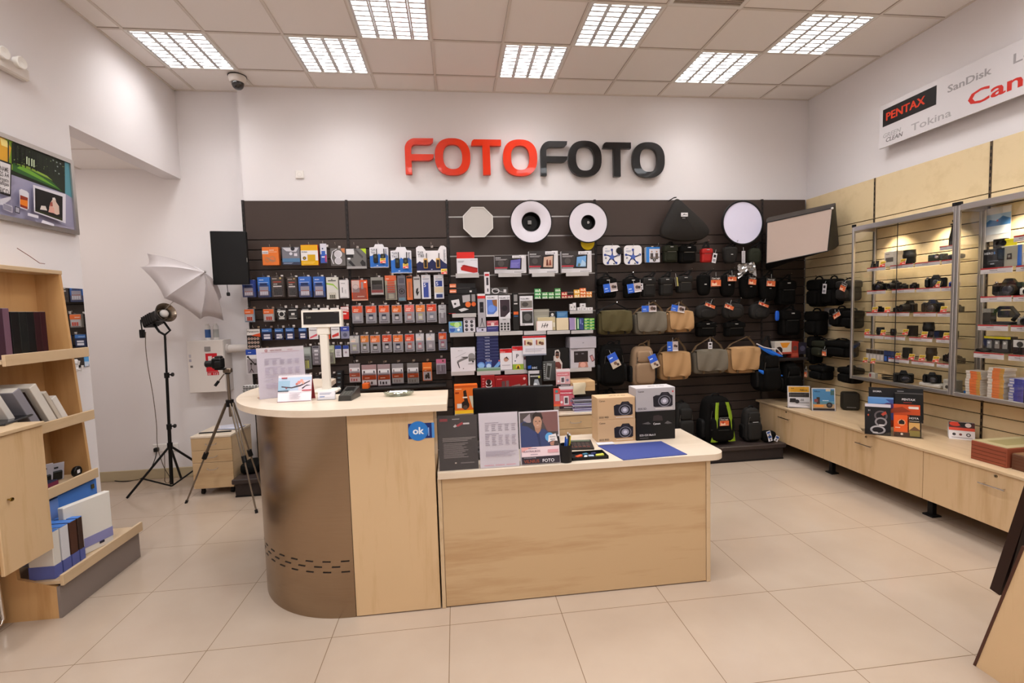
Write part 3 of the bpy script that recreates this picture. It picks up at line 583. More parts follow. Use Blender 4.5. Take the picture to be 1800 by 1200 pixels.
def mem(c1, chip, chipc='#ddd8d6'):
    return [('r',.03,.6,.97,.97,c1),('r',.15,.66,.6,.72,'#f0c8b0'),('t',.2,.76,.07,'maxell','#f2d8c8','l',.5),('c',.5,.93,.09,'#3a2a26',.02),('r',.04,.03,.96,.58,'#a9a5a8'),('r',.28,.18,.72,.5,chip),('r',.33,.22,.67,.38,chipc),('p',[(.28,.5),(.6,.5),(.72,.44),(.72,.4),(.28,.4)],chip),('l',.1,.05,.9,.12,1,'#55525a')]
mc1 = [((619,537,637,568),'#d5502a','#b9b6ba','silver chip'),((643,537,661,568),'#d5502a','#26304e','navy chip'),((666,536,684,568),'#d8582c','#3c4258','slate chip'),((689,536,706,568),'#d4682c','#1f1f24','black chip'),((711,535,728,567),'#d66a60','#c97c70','pink chip'),((731,535,747,567),'#dd7c3a','#cfc98c','pale yellow chip'),((750,534,767,566),'#d2482c','#8f95a4','grey chip')]
rowC2 = [(f'orange memory card pack with {n}', px, '#9b979b', mem(c, k), .01) for px, c, k, n in mc1]+[('plain grey-white adapter card', (771,536,784,568), '#bfbabb', [('l',.2,.03,.8,.08,1,'#3a3838'),('c',.5,.93,.08,'#5a5658',.02),('r',.2,.75,.8,.8,'#8a8688'),('r',.35,.3,.65,.6,'#d2cecf')], .01)]
mbl = lambda o, i: blister(o, .08, .04, .92, .58, .012)
put_row(rowC2, 'third memory card row', end='slotted upright', back=1, name='memory_card_pack', bl=mbl)
mc2 = [((615,590,631,621),'#bdb8b2','#c2c49a','white top and olive chip'),((634,589,648,620),'#d07a34','#5c5c3e','olive chip'),((651,589,668,620),'#d8703a','#2a2c1e','black and lime chip'),((672,588,688,619),'#cf4c2a','#24242a','white and black chip'),((691,588,708,619),'#d66a2c','#2b3350','navy blue chip'),((712,587,728,618),'#d24a2e','#c2675c','salmon chip'),((731,586,745,618),'#c5c0c2','#c77a84','white top and pink chip'),((749,586,764,617),'#cbc6c8','#b8aeb4','white top and grey chip'),((771,584,785,615),'#d8572a','#b0647c','orange top and blue foot')]
rowD2 = [(f'memory card pack with {n}', px, '#8f9ac0' if i == 8 else '#9b979b', mem(c, k), .01) for i, (px, c, k, n) in enumerate(mc2)]
put_row(rowD2, 'fourth memory card row', end='slotted upright', back=1, name='memory_card_pack', bl=mbl)
def cc(): 
    g = [('r',.02,.68,.98,.99,'#d8cfc8'),('t',.06,.82,.11,'Panasonic','#1d1a1a','l',.88),('p',[(.35,.66),(1,.58),(1,.78),(.6,.72)],'#cf4a22')]
    for i in range(4):
        for j in range(3): g += [('c',.16+.225*i,.1+.2*j,.095,'#bfa99c'),('c',.16+.225*i,.1+.2*j,.06,'#8f6f62')]
    return g
def bcell(): return [('r',.02,.7,.98,.97,'#3d6aa8'),('t',.1,.78,.09,'Panasonic','#d2dcec','l',.8),('r',.2,.12,.82,.3,'#d6d0d8'),('r',.2,.36,.82,.5,'#cfc9d2'),('r',.08,.56,.92,.66,'#1b2140')]
rowD = [
 ('twelve coin battery card with orange flame', (434,578,458,612), '#2b2320', cc(), .01),
 ('navy and blue battery card', (460,577,478,598), '#232a4a', bcell(), .01),
 ('navy card with a silver seal', (483,577,498,597), '#2a2f4c', bcell()+[('c',.7,.25,.2,'#b8b6b8')], .01),
 ('blue card with three white cells', (502,576,517,597), '#22325c', bcell(), .01),
 ('blue card with four cells', (525,576,539,596), '#1f2950', bcell(), .01),
 ('white battery card with a red swoosh', (543,576,559,596), '#dfd9d8', [('p',[(.1,.2),(.9,.5),(.9,.3),(.1,.05)],'#cf5a66'),('t',.1,.75,.11,'Panasonic','#5a4a50','l',.8)], .01),
 ('orange-red battery card behind the display pole', (567,576,580,596), '#cf4a26', [('r',0,.6,1,.8,'#e0a03a'),('r',.2,.2,.8,.4,'#e8d0c0')], .01),
 ('white card with a red swoosh past the display pole', (582,575,597,595), '#e0dad8', [('p',[(.1,.3),(.9,.55),(.9,.25),(.1,.1)],'#c93a36'),('t',.1,.75,.11,'Panasonic','#4a4244','l',.8)], .01),
 ('blue and silver battery card', (599,573,614,595), '#7f7f96', [('r',0,.6,1,.95,'#39489a'),('c',.5,.3,.25,'#55566a'),('r',.3,.75,.7,.82,'#e0e0ee')], .01),
]
put_row(rowD, 'fourth battery row', back=0)
def tri(): return [('r',.0,.78,1,1,'#27459c'),('t',.2,.86,.05,'hama','#e4e8f4','l',.5),('p',[(.1,.7),(.2,.72),(.75,.42),(.7,.38)],'#2c2826'),('c',.18,.7,.1,'#1e1b1a'),('c',.42,.42,.1,'#2a2624'),('r',.4,.2,.44,.42,'#3a3634'),('p',[(.4,.22),(.2,.04),(.25,.04),(.42,.18),(.6,.04),(.65,.04),(.45,.22)],'#2a2624'),('r',.68,.36,.9,.44,'#3a3634')]
rowE = [
 ('white mini tripod box with a blue top', (433,614,453,657), '#e0dad8', tri(), .05),
 ('light blue accessory box behind the price sheet', (455,615,469,657), '#c2d0e4', [('r',0,.8,1,1,'#5c9ad0'),('r',.2,.1,.8,.7,'#dcd8e2'),('r',.4,.2,.5,.7,'#55719a')], .04),
 ('grey pack with yellow batteries', (532,610,547,649), '#8c918a', four(.25,.05,.75,.45,2,'#c2c25c','#4a4a2a')+[('r',.1,.7,.9,.95,'#a7ada8'),('r',.2,.5,.8,.6,'#6a6f6a')], .02),
 ('grey pack of four clips', (549,608,562,641), '#8f8a8e', [('r',.3,.1+.2*i,.8,.2+.2*i,'#d2cdd0') for i in range(4)]+[('r',.1,.9,.9,.98,'#44414a')], .02),
 ('pale green pack past the display pole', (574,607,588,639), '#a3a78a', [('r',.2,.5,.8,.9,'#b8bca0'),('r',.25,.1,.75,.4,'#8a8674'),('l',.2,.55,.8,.8,4,'#5a5c48')], .02),
 ('blue headed white card', (589,607,600,628), '#cfc9ce', [('r',0,.7,1,1,'#2d4592'),('l',.2,.1,.8,.6,4,'#8a7f86')], .01),
 ('blue headed white card beside the upright', (603,607,613,627), '#cfc9ce', [('r',0,.7,1,1,'#2d4592'),('c',.5,.4,.2,'#a08a94')], .01),
]
put_row(rowE, 'fifth battery row', back=0, name='accessory_pack')
def key(c2, sw): return [('r',.03,.55,.97,.78,'#dcd6d6'),('r',.03,.3,.97,.5,'#d2521f'),('t',.2,.36,.06,'maxell','#f6d8bc','l',.6),('r',.03,.04,.97,.28,c2),('r',.15,.08,.25,.22,sw),('r',.35,.08,.5,.2,sw),('r',.6,.08,.72,.2,sw),('r',.12,.62,.22,.72,sw),('r',.8,.62,.88,.72,'#3a3a44')]
rowE2 = [
 ('orange and grey pack with a white label', (614,639,633,672), '#9a8f90', key('#c9b4b0', '#b04a40'), .02),
 ('wide orange pack with white foot', (636,641,662,678), '#a08080', key('#d8d0cc', '#4a3838'), .02),
 ('orange pack with four black pictures', (664,640,686,678), '#9c8486', key('#d8d2d0', '#3a3238'), .02),
 ('orange pack with a dim label', (689,639,709,674), '#8d8688', key('#a8a29c', '#8c7a76'), .02),
 ('orange pack with a grey foot', (716,638,736,674), '#7c7674', key('#8e8880', '#6e665e'), .02),
 ('slender orange card showing black binoculars', (743,637,759,669), '#dc6c26', [('r',.06,.03,.94,.5,'#e2dcda'),('p',[(.25,.12),(.25,.3),(.4,.4),(.5,.3),(.5,.44),(.7,.44),(.78,.12),(.55,.12),(.5,.2),(.45,.12)],'#2c2622'),('r',.1,.7,.9,.75,'#f2b070'),('t',.2,.56,.05,'hama','#f8d8b8','l',.6)], .02),
 ('small pink topped pack at the bay edge', (767,631,784,657), '#a8a0a8', [('r',0,.72,1,1,'#c86a86'),('r',.35,.2,.65,.6,'#c8c2c8'),('r',.55,.2,.62,.6,'#5a4e58'),('c',.7,.88,.1,'#5a3a2a')], .02),
]
put_row(rowE2, 'fifth memory card row', end='slotted upright', back=0, name='accessory_pack')
# film canisters in a rack by the counter, below the battery rows
CANZ = atY(445, 685, 4.93).z
for r in range(2):
    for k in range(6):
        p = atY(432+k*5.3, 685-r*7.2, 4.93); m = MB(); m.cyl((0, -.04, 0), (0, .03, 0), .0165, '#cfcac6', n=12); m.cyl((0, -.043, 0), (0, -.04, 0), .0125, '#2e2a28', n=10); m.box(-.013, .013, -.044, -.040, -.003, .003, '#d8d4d0')
        o = m.build('film_canister', loc=(p.x, 4.93, CANZ+r*.034)); tg(o, f'black and white film canister, {NTH[k]} from the bare wall in the {("lower","upper")[r]} row', 'film canister', 'film canisters below the batteries')
m = MB(); m.box(-2.04, -1.76, 4.86, PY, CANZ-.0275, CANZ-.0168, '#2a2523'); m.box(-2.04, -1.76, 4.86, 4.863, CANZ-.0168, CANZ-.009, '#3a3431'); tg(m.build('canister_shelf'), 'small black shelf carrying the film canisters', 'shelf')

rowF = [(n, px, '#1f1c1c', [('r',.1,.55,.9,.85,c),('l',.2,.1,.8,.45,3,'#6a6664')], .01) for n, px, c in (('black card with a pale heading', (534,662,547,684), '#c8c2be'), ('black card with a silver heading', (552,661,563,683), '#a8a4a2'), ('black card beside the display pole', (577,660,588,682), '#8a8684'))]
put_row(rowF, 'lowest battery row', back=0)
# ================================================================ boxed goods bay
YS = 4.84
def shelf(px, label, Y=YS-.006, tall=True, name='display_shelf'):
    x0, x1, z0, z1 = wr(px, Y); xc = (x0+x1)/2; t = thing(name, label, 'shelf', (xc, Y, z1), 0, 'grey shelves of the boxed goods bay'); w_ = (x1-x0)/2
    MB().box(-w_, w_, .004, PY-Y, -.008, -.002, '#4a4542').build('shelf_board', t)
    MB().bbox(-w_, w_, 0, .004, z0-z1, -.001, mat('#b9b3b0', .35), .001).build('price_strip', t); return t
SHL = [((801,480,842,488),'short shelf under the red speaker box'),((876,480,916.5,486.5),'short shelf under the purple screen tablet box'),((935,479,975,486),'short shelf under the brown picture tablet box'),((995,478,1035,485),'short shelf under the blue screen tablet box'),
 ((795,550.5,837,557.5),'short shelf under the black studio kit box'),((1001.7,545,1042,551),'small high shelf of tiny white boxes'),
 ((791,584,833,591.6),'shelf below the green and blue box'),((835.6,583,876.4,590),'shelf above the stack of navy boxes'),((878,581.5,919,588.7),'shelf below the black and orange slim box'),((921,581,960,588),'shelf below the scribbled paper'),((961.7,580.5,1002,587),'shelf below the cream envelope'),((1004,580,1042.6,586),'shelf below the lavender book'),
 ((793,652,834,659.5),'shelf below the drone box'),((838.5,651.4,880,658.7),'shelf below the navy box stack'),((887,649.5,927.6,657),'shelf below the photo paper packs'),((1002,646,1040,652.7),'shelf below the photo printer box')]
for px, l in SHL: shelf(px, l)
m = MB(); q0, q1 = atY(938, 525, YS), atY(1042, 523, YS); m.box(q0.x, q1.x, YS-.01, PY, q0.z-.006, q0.z, '#2a2624'); tg(m.build('film_shelf'), 'thin black shelf under the green and orange film boxes', 'shelf')
def bx(nm, desc, px, base, g=(), d=.1, Y=YS, cat='box', **k): return goods(nm, cat, desc, px, Y, d, base, g, 'boxed goods on the wall shelves', **k)
# ring and octagon light modifiers, hung over the top panel
def disc_thing(name, label, cat, cpx, r, rh, depth, Y, group):
    p = atY(*cpx, Y); R_ = r/FPX*Y*1.0; Rh = rh/FPX*Y; t = thing(name, label, cat, p, 0, group)
    MB().lathe([(Rh, -.002), (Rh*1.02, -.0005), (R_*.96, 0), (R_*.965, -.006), (Rh, -.008)], mat('#d6cfd6', .55), n=48, axis='y').build('diffuser', t)
    MB().lathe([(R_*.955, .002), (R_*1.0, .003), (R_*1.01, -.004), (R_*1.0, -.014), (R_*.6, -.10), (R_*.3, -depth), (0, -depth)], BLK, n=48, axis='y').build('rim', t)
    MB().lathe([(Rh, .001), (Rh*1.03, .002), (Rh*1.0, -.004), (Rh*.8, -depth*.6), (0, -depth*.6)], mat('#0c0b0b', .3), n=32, axis='y').build('center_cup', t)
    return t, R_, Rh
t, R_, Rh = disc_thing('ring_diffuser', 'larger round white ring diffuser with a black cup, beside the octagon', 'ring diffuser', (933.6, 389.6), 37.5, 16.4, .12, 4.93, 'round ring diffusers')
m = MB(); m.bbox(-.03, .01, .035, .05, -.02, .02, '#8a8886', .003); m.build('shoe_bracket', t)
t, R_, Rh = disc_thing('ring_diffuser', 'round white ring diffuser with a small black cup above the yellow disc', 'ring diffuser', (1034, 390.7), 36, 12.7, .12, 4.93, 'round ring diffusers')
m = MB(); m.lathe([(0, .002), (.012, .002), (.014, -.002), (0, -.002)], CHROME, n=16, axis='y'); m.lathe([(0, .004), (.006, .003), (.006, -.002)], BLKM, n=12, axis='y'); m.build('center_screw', t)
p = atY(1033, 427, 5.02); m = MB(); m.lathe([(0, .002), (.07, .002), (.074, -.001), (.072, -.006), (0, -.006)], mat('#e0c018', .5), n=32, axis='y'); m.tube([(0, -.0, .06), (0, .02, .1), (0, .058, .1)], .003, BLK); tg(m.build('filter_disc', loc=(p.x, 5.02, p.z)), 'yellow disc half hidden below the second ring diffuser', 'disc')
x0, x1, z0, z1 = wr((814, 363.5, 866.5, 417), 4.93); R_ = (x1-x0)/2/math.cos(PI/8); t = thing('octagon_softbox', 'pale grey octagonal softbox hanging on the top panel', 'softbox', ((x0+x1)/2, 4.93, (z0+z1)/2))
oc = lambda r: [(r*math.cos(PI/8+PI/4*i), r*math.sin(PI/8+PI/4*i)) for i in range(8)]
m = MB(); m.prism(oc(R_*.96), -.001, .01, mat('#bfb8b2', .7)); m.build('diffuser', t)
m = MB(); o1, o2 = oc(R_), oc(R_*.945)
for i in range(8): j = (i+1) % 8; m.hexa([(o1[i][0], -.005, o1[i][1]), (o1[j][0], -.005, o1[j][1]), (o2[j][0], -.005, o2[j][1]), (o2[i][0], -.005, o2[i][1]), (o1[i][0], .012, o1[i][1]), (o1[j][0], .012, o1[j][1]), (o2[j][0], .012, o2[j][1]), (o2[i][0], .012, o2[i][1])], '#d8d4ce')
m.build('rim', t)
m = MB(); o2 = oc(.03)
for i in range(8): j = (i+1) % 8; m.add([(o1[i][0], .012, o1[i][1]), (o1[j][0], .012, o1[j][1]), (o2[j][0], .145, o2[j][1]), (o2[i][0], .145, o2[i][1])], [(0,1,2,3)], BLK)
m.add([(a, .145, b) for a, b in o2], [tuple(range(8))], BLK); m.build('shell', t)
# tablets and speaker
bx('speaker_box', 'red box standing behind the white speaker box', (803,443,834,470), '#c3241b', [('t',.3,.42,.05,'jbl','#8a1612')], .04, YS+.07)
bx('speaker_box', 'white box showing a red hexagonal speaker', (803,454,840,480.5), '#dcd8dc', [('p',[(.18,.4),(.34,.58),(.98,.36),(.98,.06),(.78,.03),(.2,.22)],'#b01f18'),('p',[(.2,.52),(.34,.58),(.98,.36),(.95,.28),(.3,.5)],'#8f1712'),('l',.06,.72,.35,.86,2,'#8a8890'),('l',.66,.86,.95,.9,1,'#8a8890')], .06)
def tab(c, pic): return [('r',.0,.2,.78,1,'#37312f'),('r',.0,.28,.4,.34,'#b03440'),('l',.02,.02,.38,.26,5,'#c8c2c2'),('t',.03,.84,.07,'android','#e4e0e0','l',.4),('l',.03,.72,.4,.8,2,'#b8b2b2'),('c',.2,.55,.1,'#4c4644'),('p',[(.42,.22),(.46,.78),(.86,.84),(.84,.2)],'#221e1e'),('p',[(.48,.28),(.51,.72),(.82,.78),(.80,.26)],c),('r',.56,.84,.94,.98,'#e6e2e4'),('t',.6,.87,.06,'MODECOM','#4a4648','l',.3),('r',.58,0,.97,.12,'#dfdbdc'),('l',.6,.02,.95,.1,2,'#6a6668')]+pic
bx('tablet_box', 'tablet box with a purple city screen', (869.5,448.5,925,480), '#cdc8ca', tab('#6660a8', [('l',.52,.3,.78,.6,5,'#8d86c8')]), .06)
bx('tablet_box', 'tablet box with brown band members on its screen', (930,441,981,480), '#d8d3d4', tab('#c9a48e', [('p',[(.58,.35),(.6,.6),(.64,.62),(.66,.35)],'#6a3428'),('p',[(.68,.35),(.7,.58),(.74,.6),(.76,.35)],'#8a4030')]), .06)
bx('tablet_box', 'tablet box with a blue mountain screen', (987,441,1040,479), '#d2cdcf', tab('#6f9fd0', [('p',[(.52,.3),(.56,.45),(.66,.38),(.8,.5),(.8,.28)],'#5f6f64'),('p',[(.6,.28),(.68,.6),(.8,.45),(.8,.3)],'#a8c4dc')]), .06)
bx('flat_box', 'black flat box with an orange tag, upper of two', (789.5,498,836,506.5), '#161313', [('r',.02,.2,.26,.95,'#dc7a50'),('t',.04,.4,.3,'Velbon','#f2d8c8','l',.2),('r',.28,.0,.8,.06,'#6a6664')], .2)
bx('flat_box', 'black flat box with an orange tag, lower of two', (789.5,507,838,516), '#171414', [('r',.02,.2,.26,.85,'#dc7a50'),('t',.04,.38,.3,'Velbon','#f2d8c8','l',.2),('r',.74,.25,.82,.6,'#d8d4d2')], .2)
bx('studio_kit_box', 'big black box picturing white panels and orange lamps', (788,516.5,837.5,550.5), '#15110f', [('p',[(.1,.68),(.38,.74),(.42,.4),(.18,.28)],'#d5d0d2'),('c',.24,.5,.04,'#2a2624'),('p',[(.5,.92),(.78,.96),(.78,.62),(.52,.55)],'#aaa5a6'),('r',.83,.6,.96,.97,'#8d8888'),('c',.7,.45,.1,'#dc6a2e'),('c',.9,.46,.08,'#d8602a'),('p',[(.35,.2),(.55,.28),(.72,.2),(.45,.08)],'#d2cdcd'),('r',.0,.0,.25,.02,'#c02020')], .12)
bx('slim_box', 'tall slim white box with a red label above the tripod pack', (851.6,478,861,516.5), '#dcd6d8', [('r',.1,.82,.9,.92,'#c03038'),('r',.35,.4,.75,.75,'#3a3438'),('r',.45,.1,.7,.25,'#5a5458')], .04, YS+.02)
bx('cable_box', 'black and white box of coiled cable', (861.6,505,893,517), '#4a4644', [('c',.3,.5,.22,'#d8d4d2',.4),('c',.3,.5,.16,'#2a2624',.3),('p',[(.05,.9),(.9,.2),(.95,.1),(.1,.8)],'#cfcaca'),('r',.75,.3,.9,.7,'#d4d0d0')], .05, YS+.05)
bx('tripod_pack', 'tall grey tripod pack with a red heading', (840,516,853.5,577), '#a7a2a6', [('r',0,.86,1,.94,'#cc2c2a'),('r',0,.94,1,1,'#d8d2d2'),('r',.25,.46,.75,.76,'#1c1a1c'),('c',.5,.6,.15,'#4a4648',.02),('r',.44,.22,.56,.3,'#2a2628'),('p',[(.5,.24),(.2,.05),(.26,.05),(.5,.2),(.74,.05),(.8,.05)],'#2a2628')], .04)
bx('microphone_box', 'white microphone box with a blue window', (854,519,876,556.5), '#ddd8dc', [('t',.1,.86,.07,'VideoMic','#4a4648','l',.8),('r',.1,.12,.9,.8,'#5a78c0'),('c',.45,.38,.3,'#6d8fd8'),('p',[(.5,.78),(.9,.8),(.9,.45),(.6,.55)],'#8a5a34'),('p',[(.9,.1),(.9,.3),(.6,.12)],'#d8d4d8')], .06)
bx('microphone_box', 'white microphone box with a dark brown window', (877,519,897,560), '#ddd8dc', [('t',.05,.86,.07,'VideoMic GO','#4a4648','l',.9),('r',.1,.08,.95,.82,'#3b2c33'),('c',.5,.45,.25,'#231c20'),('p',[(.95,.06),(.95,.3),(.5,.08)],'#dcd8dc')], .06)
bx('slim_box', 'slim black box with an orange patch', (901.7,515,912,580), '#1d1a18', [('r',.1,.42,.9,.5,'#d8622c'),('r',.15,.36,.85,.4,'#39567c'),('r',.2,.78,.8,.96,'#8d8886'),('r',.2,.7,.8,.73,'#d0cac8')], .05)
bx('microphone_box', 'white microphone box with a furry grey windscreen picture', (914,520,937,572), '#dcd7da', [('t',.05,.88,.06,'VideoMic','#4a4648','l',.9),('r',.05,.6,.95,.84,'#7a746e'),('c',.4,.72,.25,'#4a4440',.08),('r',.05,.53,.95,.56,'#b04038'),('r',.15,.08,.95,.48,'#33302e'),('c',.55,.28,.28,'#5d5a58'),('t',.1,.02,.03,'RODE','#3a3636')], .06)
# film boxes
FB = [((940,951),525.5,3,'#3d9a52','green film box, stack beside the black windscreen pack',6.2),((953,963),525.5,2,'#58a45c','light green film box, second stack',6.2),((964,974),525.5,2,'#4f9f54','light green film box, third stack',6.2),((975.5,985.5),525.5,3,'#479a4c','green film box, tallest stack beside the red ones',6.4),
 ((987,997),525,2,'#b83a34','dark red film box, taller stack',6.2),((997.5,1007.5),524.5,1,'#a8302c','dark red film box standing alone',6.2),((1009.5,1019.5),523.5,2,'#d9a03a','yellow-orange film box, first orange stack',7.5),((1020,1030),523,3,'#dd6c34','orange film box, middle orange stack',5.7),((1030.5,1040.5),523,2,'#e0862c','orange and yellow film box, last stack',5.4)]
for (a, b), yb, n, c, l, hh in FB:
    for k in range(n):
        o = bx('film_box', l+(f', {("bottom","second","top")[k] if n>2 else ("bottom","top")[k]} of {n}' if n > 1 else ''), (a, yb-hh*(k+1)+.3, b, yb-hh*k), c, [('r',.05,.15,.95,.4,'#e2ead8' if 'green' in l else '#f0d8b0'),('c',.75,.65,.1,'#e8e4c8',.2),('t',.08,.5,.35,'FUJI' if 'green' in l else '200','#f2f2e8','l',.5)], .035, YS, 'film box')
        o['group'] = 'film boxes on the thin shelf'
for k, px in enumerate([(1002,534,1007,545),(1007.3,532,1012.5,545),(1015,540,1022.5,545),(1020,533,1029.5,539.8),(1023,540,1032,545),(1032.5,540,1042,545)]):
    o = bx('small_box', ('tiny white box at the start of the high shelf','slightly taller tiny white box, second on the high shelf','low tiny white box under the stacked one','tiny white box stacked on two others','tiny white box, fifth on the high shelf','tiny white box at the open end of the high shelf')[k], px, '#dcd6d6', [('r',.3,.3,.7,.6,'#8d8888')], .04)
    o['group'] = 'tiny white boxes'
# third shelf row
bx('game_box', 'green and blue box with pale splashes', (789,565,813,584.5), '#6d9cc8', [('p',[(.1,.9),(.9,.95),(.95,.6),(.5,.5),(.1,.7)],'#8cb84a'),('c',.6,.7,.2,'#b8d890'),('c',.25,.3,.2,'#3b5fae'),('c',.7,.25,.1,'#dfe8f0'),('l',.1,.4,.9,.5,1,'#e4ecf4')], .06)
bx('camera_kit_box', 'white box printed with rows of black cameras', (815,558,835.4,583.5), '#cfc9ce', [('r',0,.84,1,1,'#a89ca0')]+[('c',.25+.45*(i%2),.18+.27*(i//2),.13,'#2f2b30') for i in range(6)]+[('c',.28+.45*(i%2),.2+.27*(i//2),.06,'#6d686e') for i in range(6)], .06)
bx('small_box', 'small lilac box with a dark lens dot', (837.5,575,855,583.2), '#c5bfd0', [('c',.6,.45,.1,'#3a3648'),('t',.1,.6,.2,'360','#5a566a')], .06)
bx('small_box', 'small red striped box stacked on the navy one', (855.7,563.5,876,573), '#b05058', [('l',.1,.55,.9,.9,3,'#d8b0b0'),('c',.5,.35,.15,'#e0c4c0'),('r',0,0,1,.12,'#d8ccd0')], .06)
bx('small_box', 'small navy box below the red striped one', (855.7,573.4,876,583), '#3b3a72', [('l',.1,.5,.9,.8,2,'#7a78b0')], .06)
bx('camera_kit_box', 'white box picturing many small cameras', (878,560,897,581.6), '#c4bfc0', [('c',.2+.3*(i%3),.15+.22*(i//3),.1,'#35322f') for i in range(9)]+[('r',.3,.92,.6,.96,'#4a4648')], .06)
o = goods('zip_bag', 'bag', 'clear grey zip bag holding papers', (938.7,543,966,580.4), YS+.05, .02, '#a29e90', [('r',0,.9,1,.93,'#c8c4b8'),('r',.1,.1,.9,.7,'#ada897')], tilt=-.05)
bx('envelope', 'cream padded envelope behind the scribbled paper', (945,557.5,976.4,580.6), '#c9b890', [('r',.0,.0,.1,.1,'#b9a880'),('r',.86,.25,.97,.6,'#e0d8c4')], .012, YS+.02, 'envelope')
bx('note_paper', 'white sheet with scribbled black handwriting', (943,564,971,580.6), '#ece4e0', [('p',[(.3,.3),(.34,.3),(.42,.75),(.38,.75)],'#3a3430'),('p',[(.45,.3),(.5,.3),(.6,.8),(.56,.8)],'#3a3430'),('p',[(.35,.5),(.36,.45),(.75,.55),(.74,.6)],'#3a3430'),('p',[(.62,.3),(.66,.32),(.72,.7),(.68,.7)],'#3a3430'),('r',.0,.0,.05,1,'#e0b8b0')], .002, YS-.002, 'paper')
bx('frame_box', 'small black and white frame behind the envelope', (966,548,976,557.5), '#2c2826', [('c',.5,.5,.25,'#d8d4d0'),('r',.1,.1,.9,.2,'#c8c4c0')], .02, YS+.04)
bx('book', 'blue book lying behind the cream envelope block', (979,547,998,558.5), '#4d7fb0', [('l',.1,.3,.9,.8,3,'#7ba6cc')], .1, YS+.05, 'book')
bx('envelope', 'blank cream envelope block on the fourth shelf', (978.4,558.5,999.4,580), '#d8c6a4', [], .04, YS, 'envelope')
bx('book', 'lavender book with a narrow pale edge', (1001.4,558.5,1012.5,579.6), '#9c88b0', [('r',.85,0,1,1,'#d8cfc0')], .12, YS, 'book')
bx('thin_box', 'thin green upright box', (1014,558.5,1018,579.4), '#3a8446', [('r',.3,.1,.7,.9,'#d8e0c8')], .1)
bx('thin_box', 'thin navy upright box between the green ones', (1018.4,558.8,1026,579.3), '#3a4478', [('r',.1,.5,.45,.9,'#6a76a8'),('c',.7,.5,.12,'#9aa4c8',.06)], .1)
for k in range(4):
    for j in range(2):
        o = bx('film_box', f'green film box beside the grey carton, {("bottom","second","third","top")[k]} layer, {("inner","outer")[j]} column', (1027+j*9.2, 579.2-5.1*(k+1)+.3, 1035.8+j*9.2, 579.2-5.1*k), '#3c9448', [('r',.05,.55,.95,.8,'#d8e27a'),('t',.1,.15,.35,'FUJI','#eef4e4','l',.7)], .035, YS, 'film box'); o['group'] = 'film boxes beside the grey carton'
# fourth shelf row
bx('drone_box', 'white box picturing a folded grey drone', (792.5,611,835.6,652.5), '#dad4d8', [('t',.3,.86,.05,'MAVIC','#b0a8aa','l',.3),('p',[(.25,.45),(.3,.38),(.7,.55),(.7,.62),(.45,.55)],'#7a7472'),('p',[(.4,.62),(.44,.6),(.6,.52),(.7,.55),(.7,.62)],'#5a5654'),('c',.85,.62,.14,'#8a8684'),('p',[(.72,.4),(.98,.45),(1,.54),(.72,.55)],'#6c6866'),('p',[(.2,.6),(.17,.58),(.6,.78),(.62,.8)],'#4a4644'),('p',[(.24,.42),(.3,.4),(.36,.15),(.33,.14)],'#4a4644'),('c',.9,.4,.04,'#2a2624'),('l',.7,.28,.95,.34,2,'#9a9496'),('c',.5,.12,.02,'#4a4644')], .1)
m = None
for k in range(8):
    y1 = 634-(k+1)*5.45; o = bx('filter_box', f'navy filter box, {NTH[7-k]} from the top of the stack', (838.2, y1+.2, 877.2-.25*k, y1+5.3), '#232650', [('t',.38,.3,.42,'HOYA','#c8c8dc','l',.3),('r',.0,.86,1,.98,'#5a5f90'),('l',.05,.1,.3,.4,1,'#4a4f80')], .12, YS+.004)
    o['group'] = 'stack of navy filter boxes'
    if k == 0: zt = o.location.z
o = bx('filter_box', 'planet-printed filter box at the foot of the navy stack', (838.4,632.5,879.7,651.6), '#24285a', [('c',.18,.55,.16,'#5a86c8',.3),('c',.18,.5,.13,'#86b0e0',.24),('r',.36,.3,.62,.85,'#4a6ab0'),('c',.5,.45,.1,'#b8d0ec'),('p',[(.7,.3),(.95,.9),(1,.6),(.85,.2)],'#6a9ad4'),('r',0,.0,1,.3,'#6f8f6c'),('r',0,.18,1,.32,'#8aa89a'),('t',.42,.85,.14,'HOYA','#d8d8ec','l',.22),('c',.95,.9,.03,'#e05a5a')], .13)
def paper(t_, g2): return [('r',0,.82,1,1,'#cc2226'),('p',[(.2,1),(.8,1),(.7,.88),(.3,.88)],'#b21a1e'),('t',.05,.84,.06,'Canon','#f0dcd8','l',.4)]+g2
bx('photo_paper_pack', 'white and red photo paper pack with a small portrait', (879,613,900,651.5), '#e0dadd', paper(0, [('c',.5,.52,.2,'#b88a78',.1),('p',[(.35,.55),(.55,.66),(.78,.5),(.5,.58)],'#4a2e26'),('r',0,.0,1,.06,'#9a9498'),('l',.15,.22,.85,.3,1,'#b8b0b6')]), .03)
bx('photo_paper_pack', 'white and red photo paper pack with a letter P and a yellow flower', (900.7,608.5,920,649.5), '#e0dadd', paper(0, [('t',.35,.5,.18,'P','#4a4648'),('c',.25,.38,.06,'#3a4a6a'),('r',0,0,1,.24,'#8da83a'),('c',.5,.12,.2,'#e2b83a',.1),('p',[(.35,.04),(.5,.2),(.65,.04)],'#3a2a1a')]), .03)
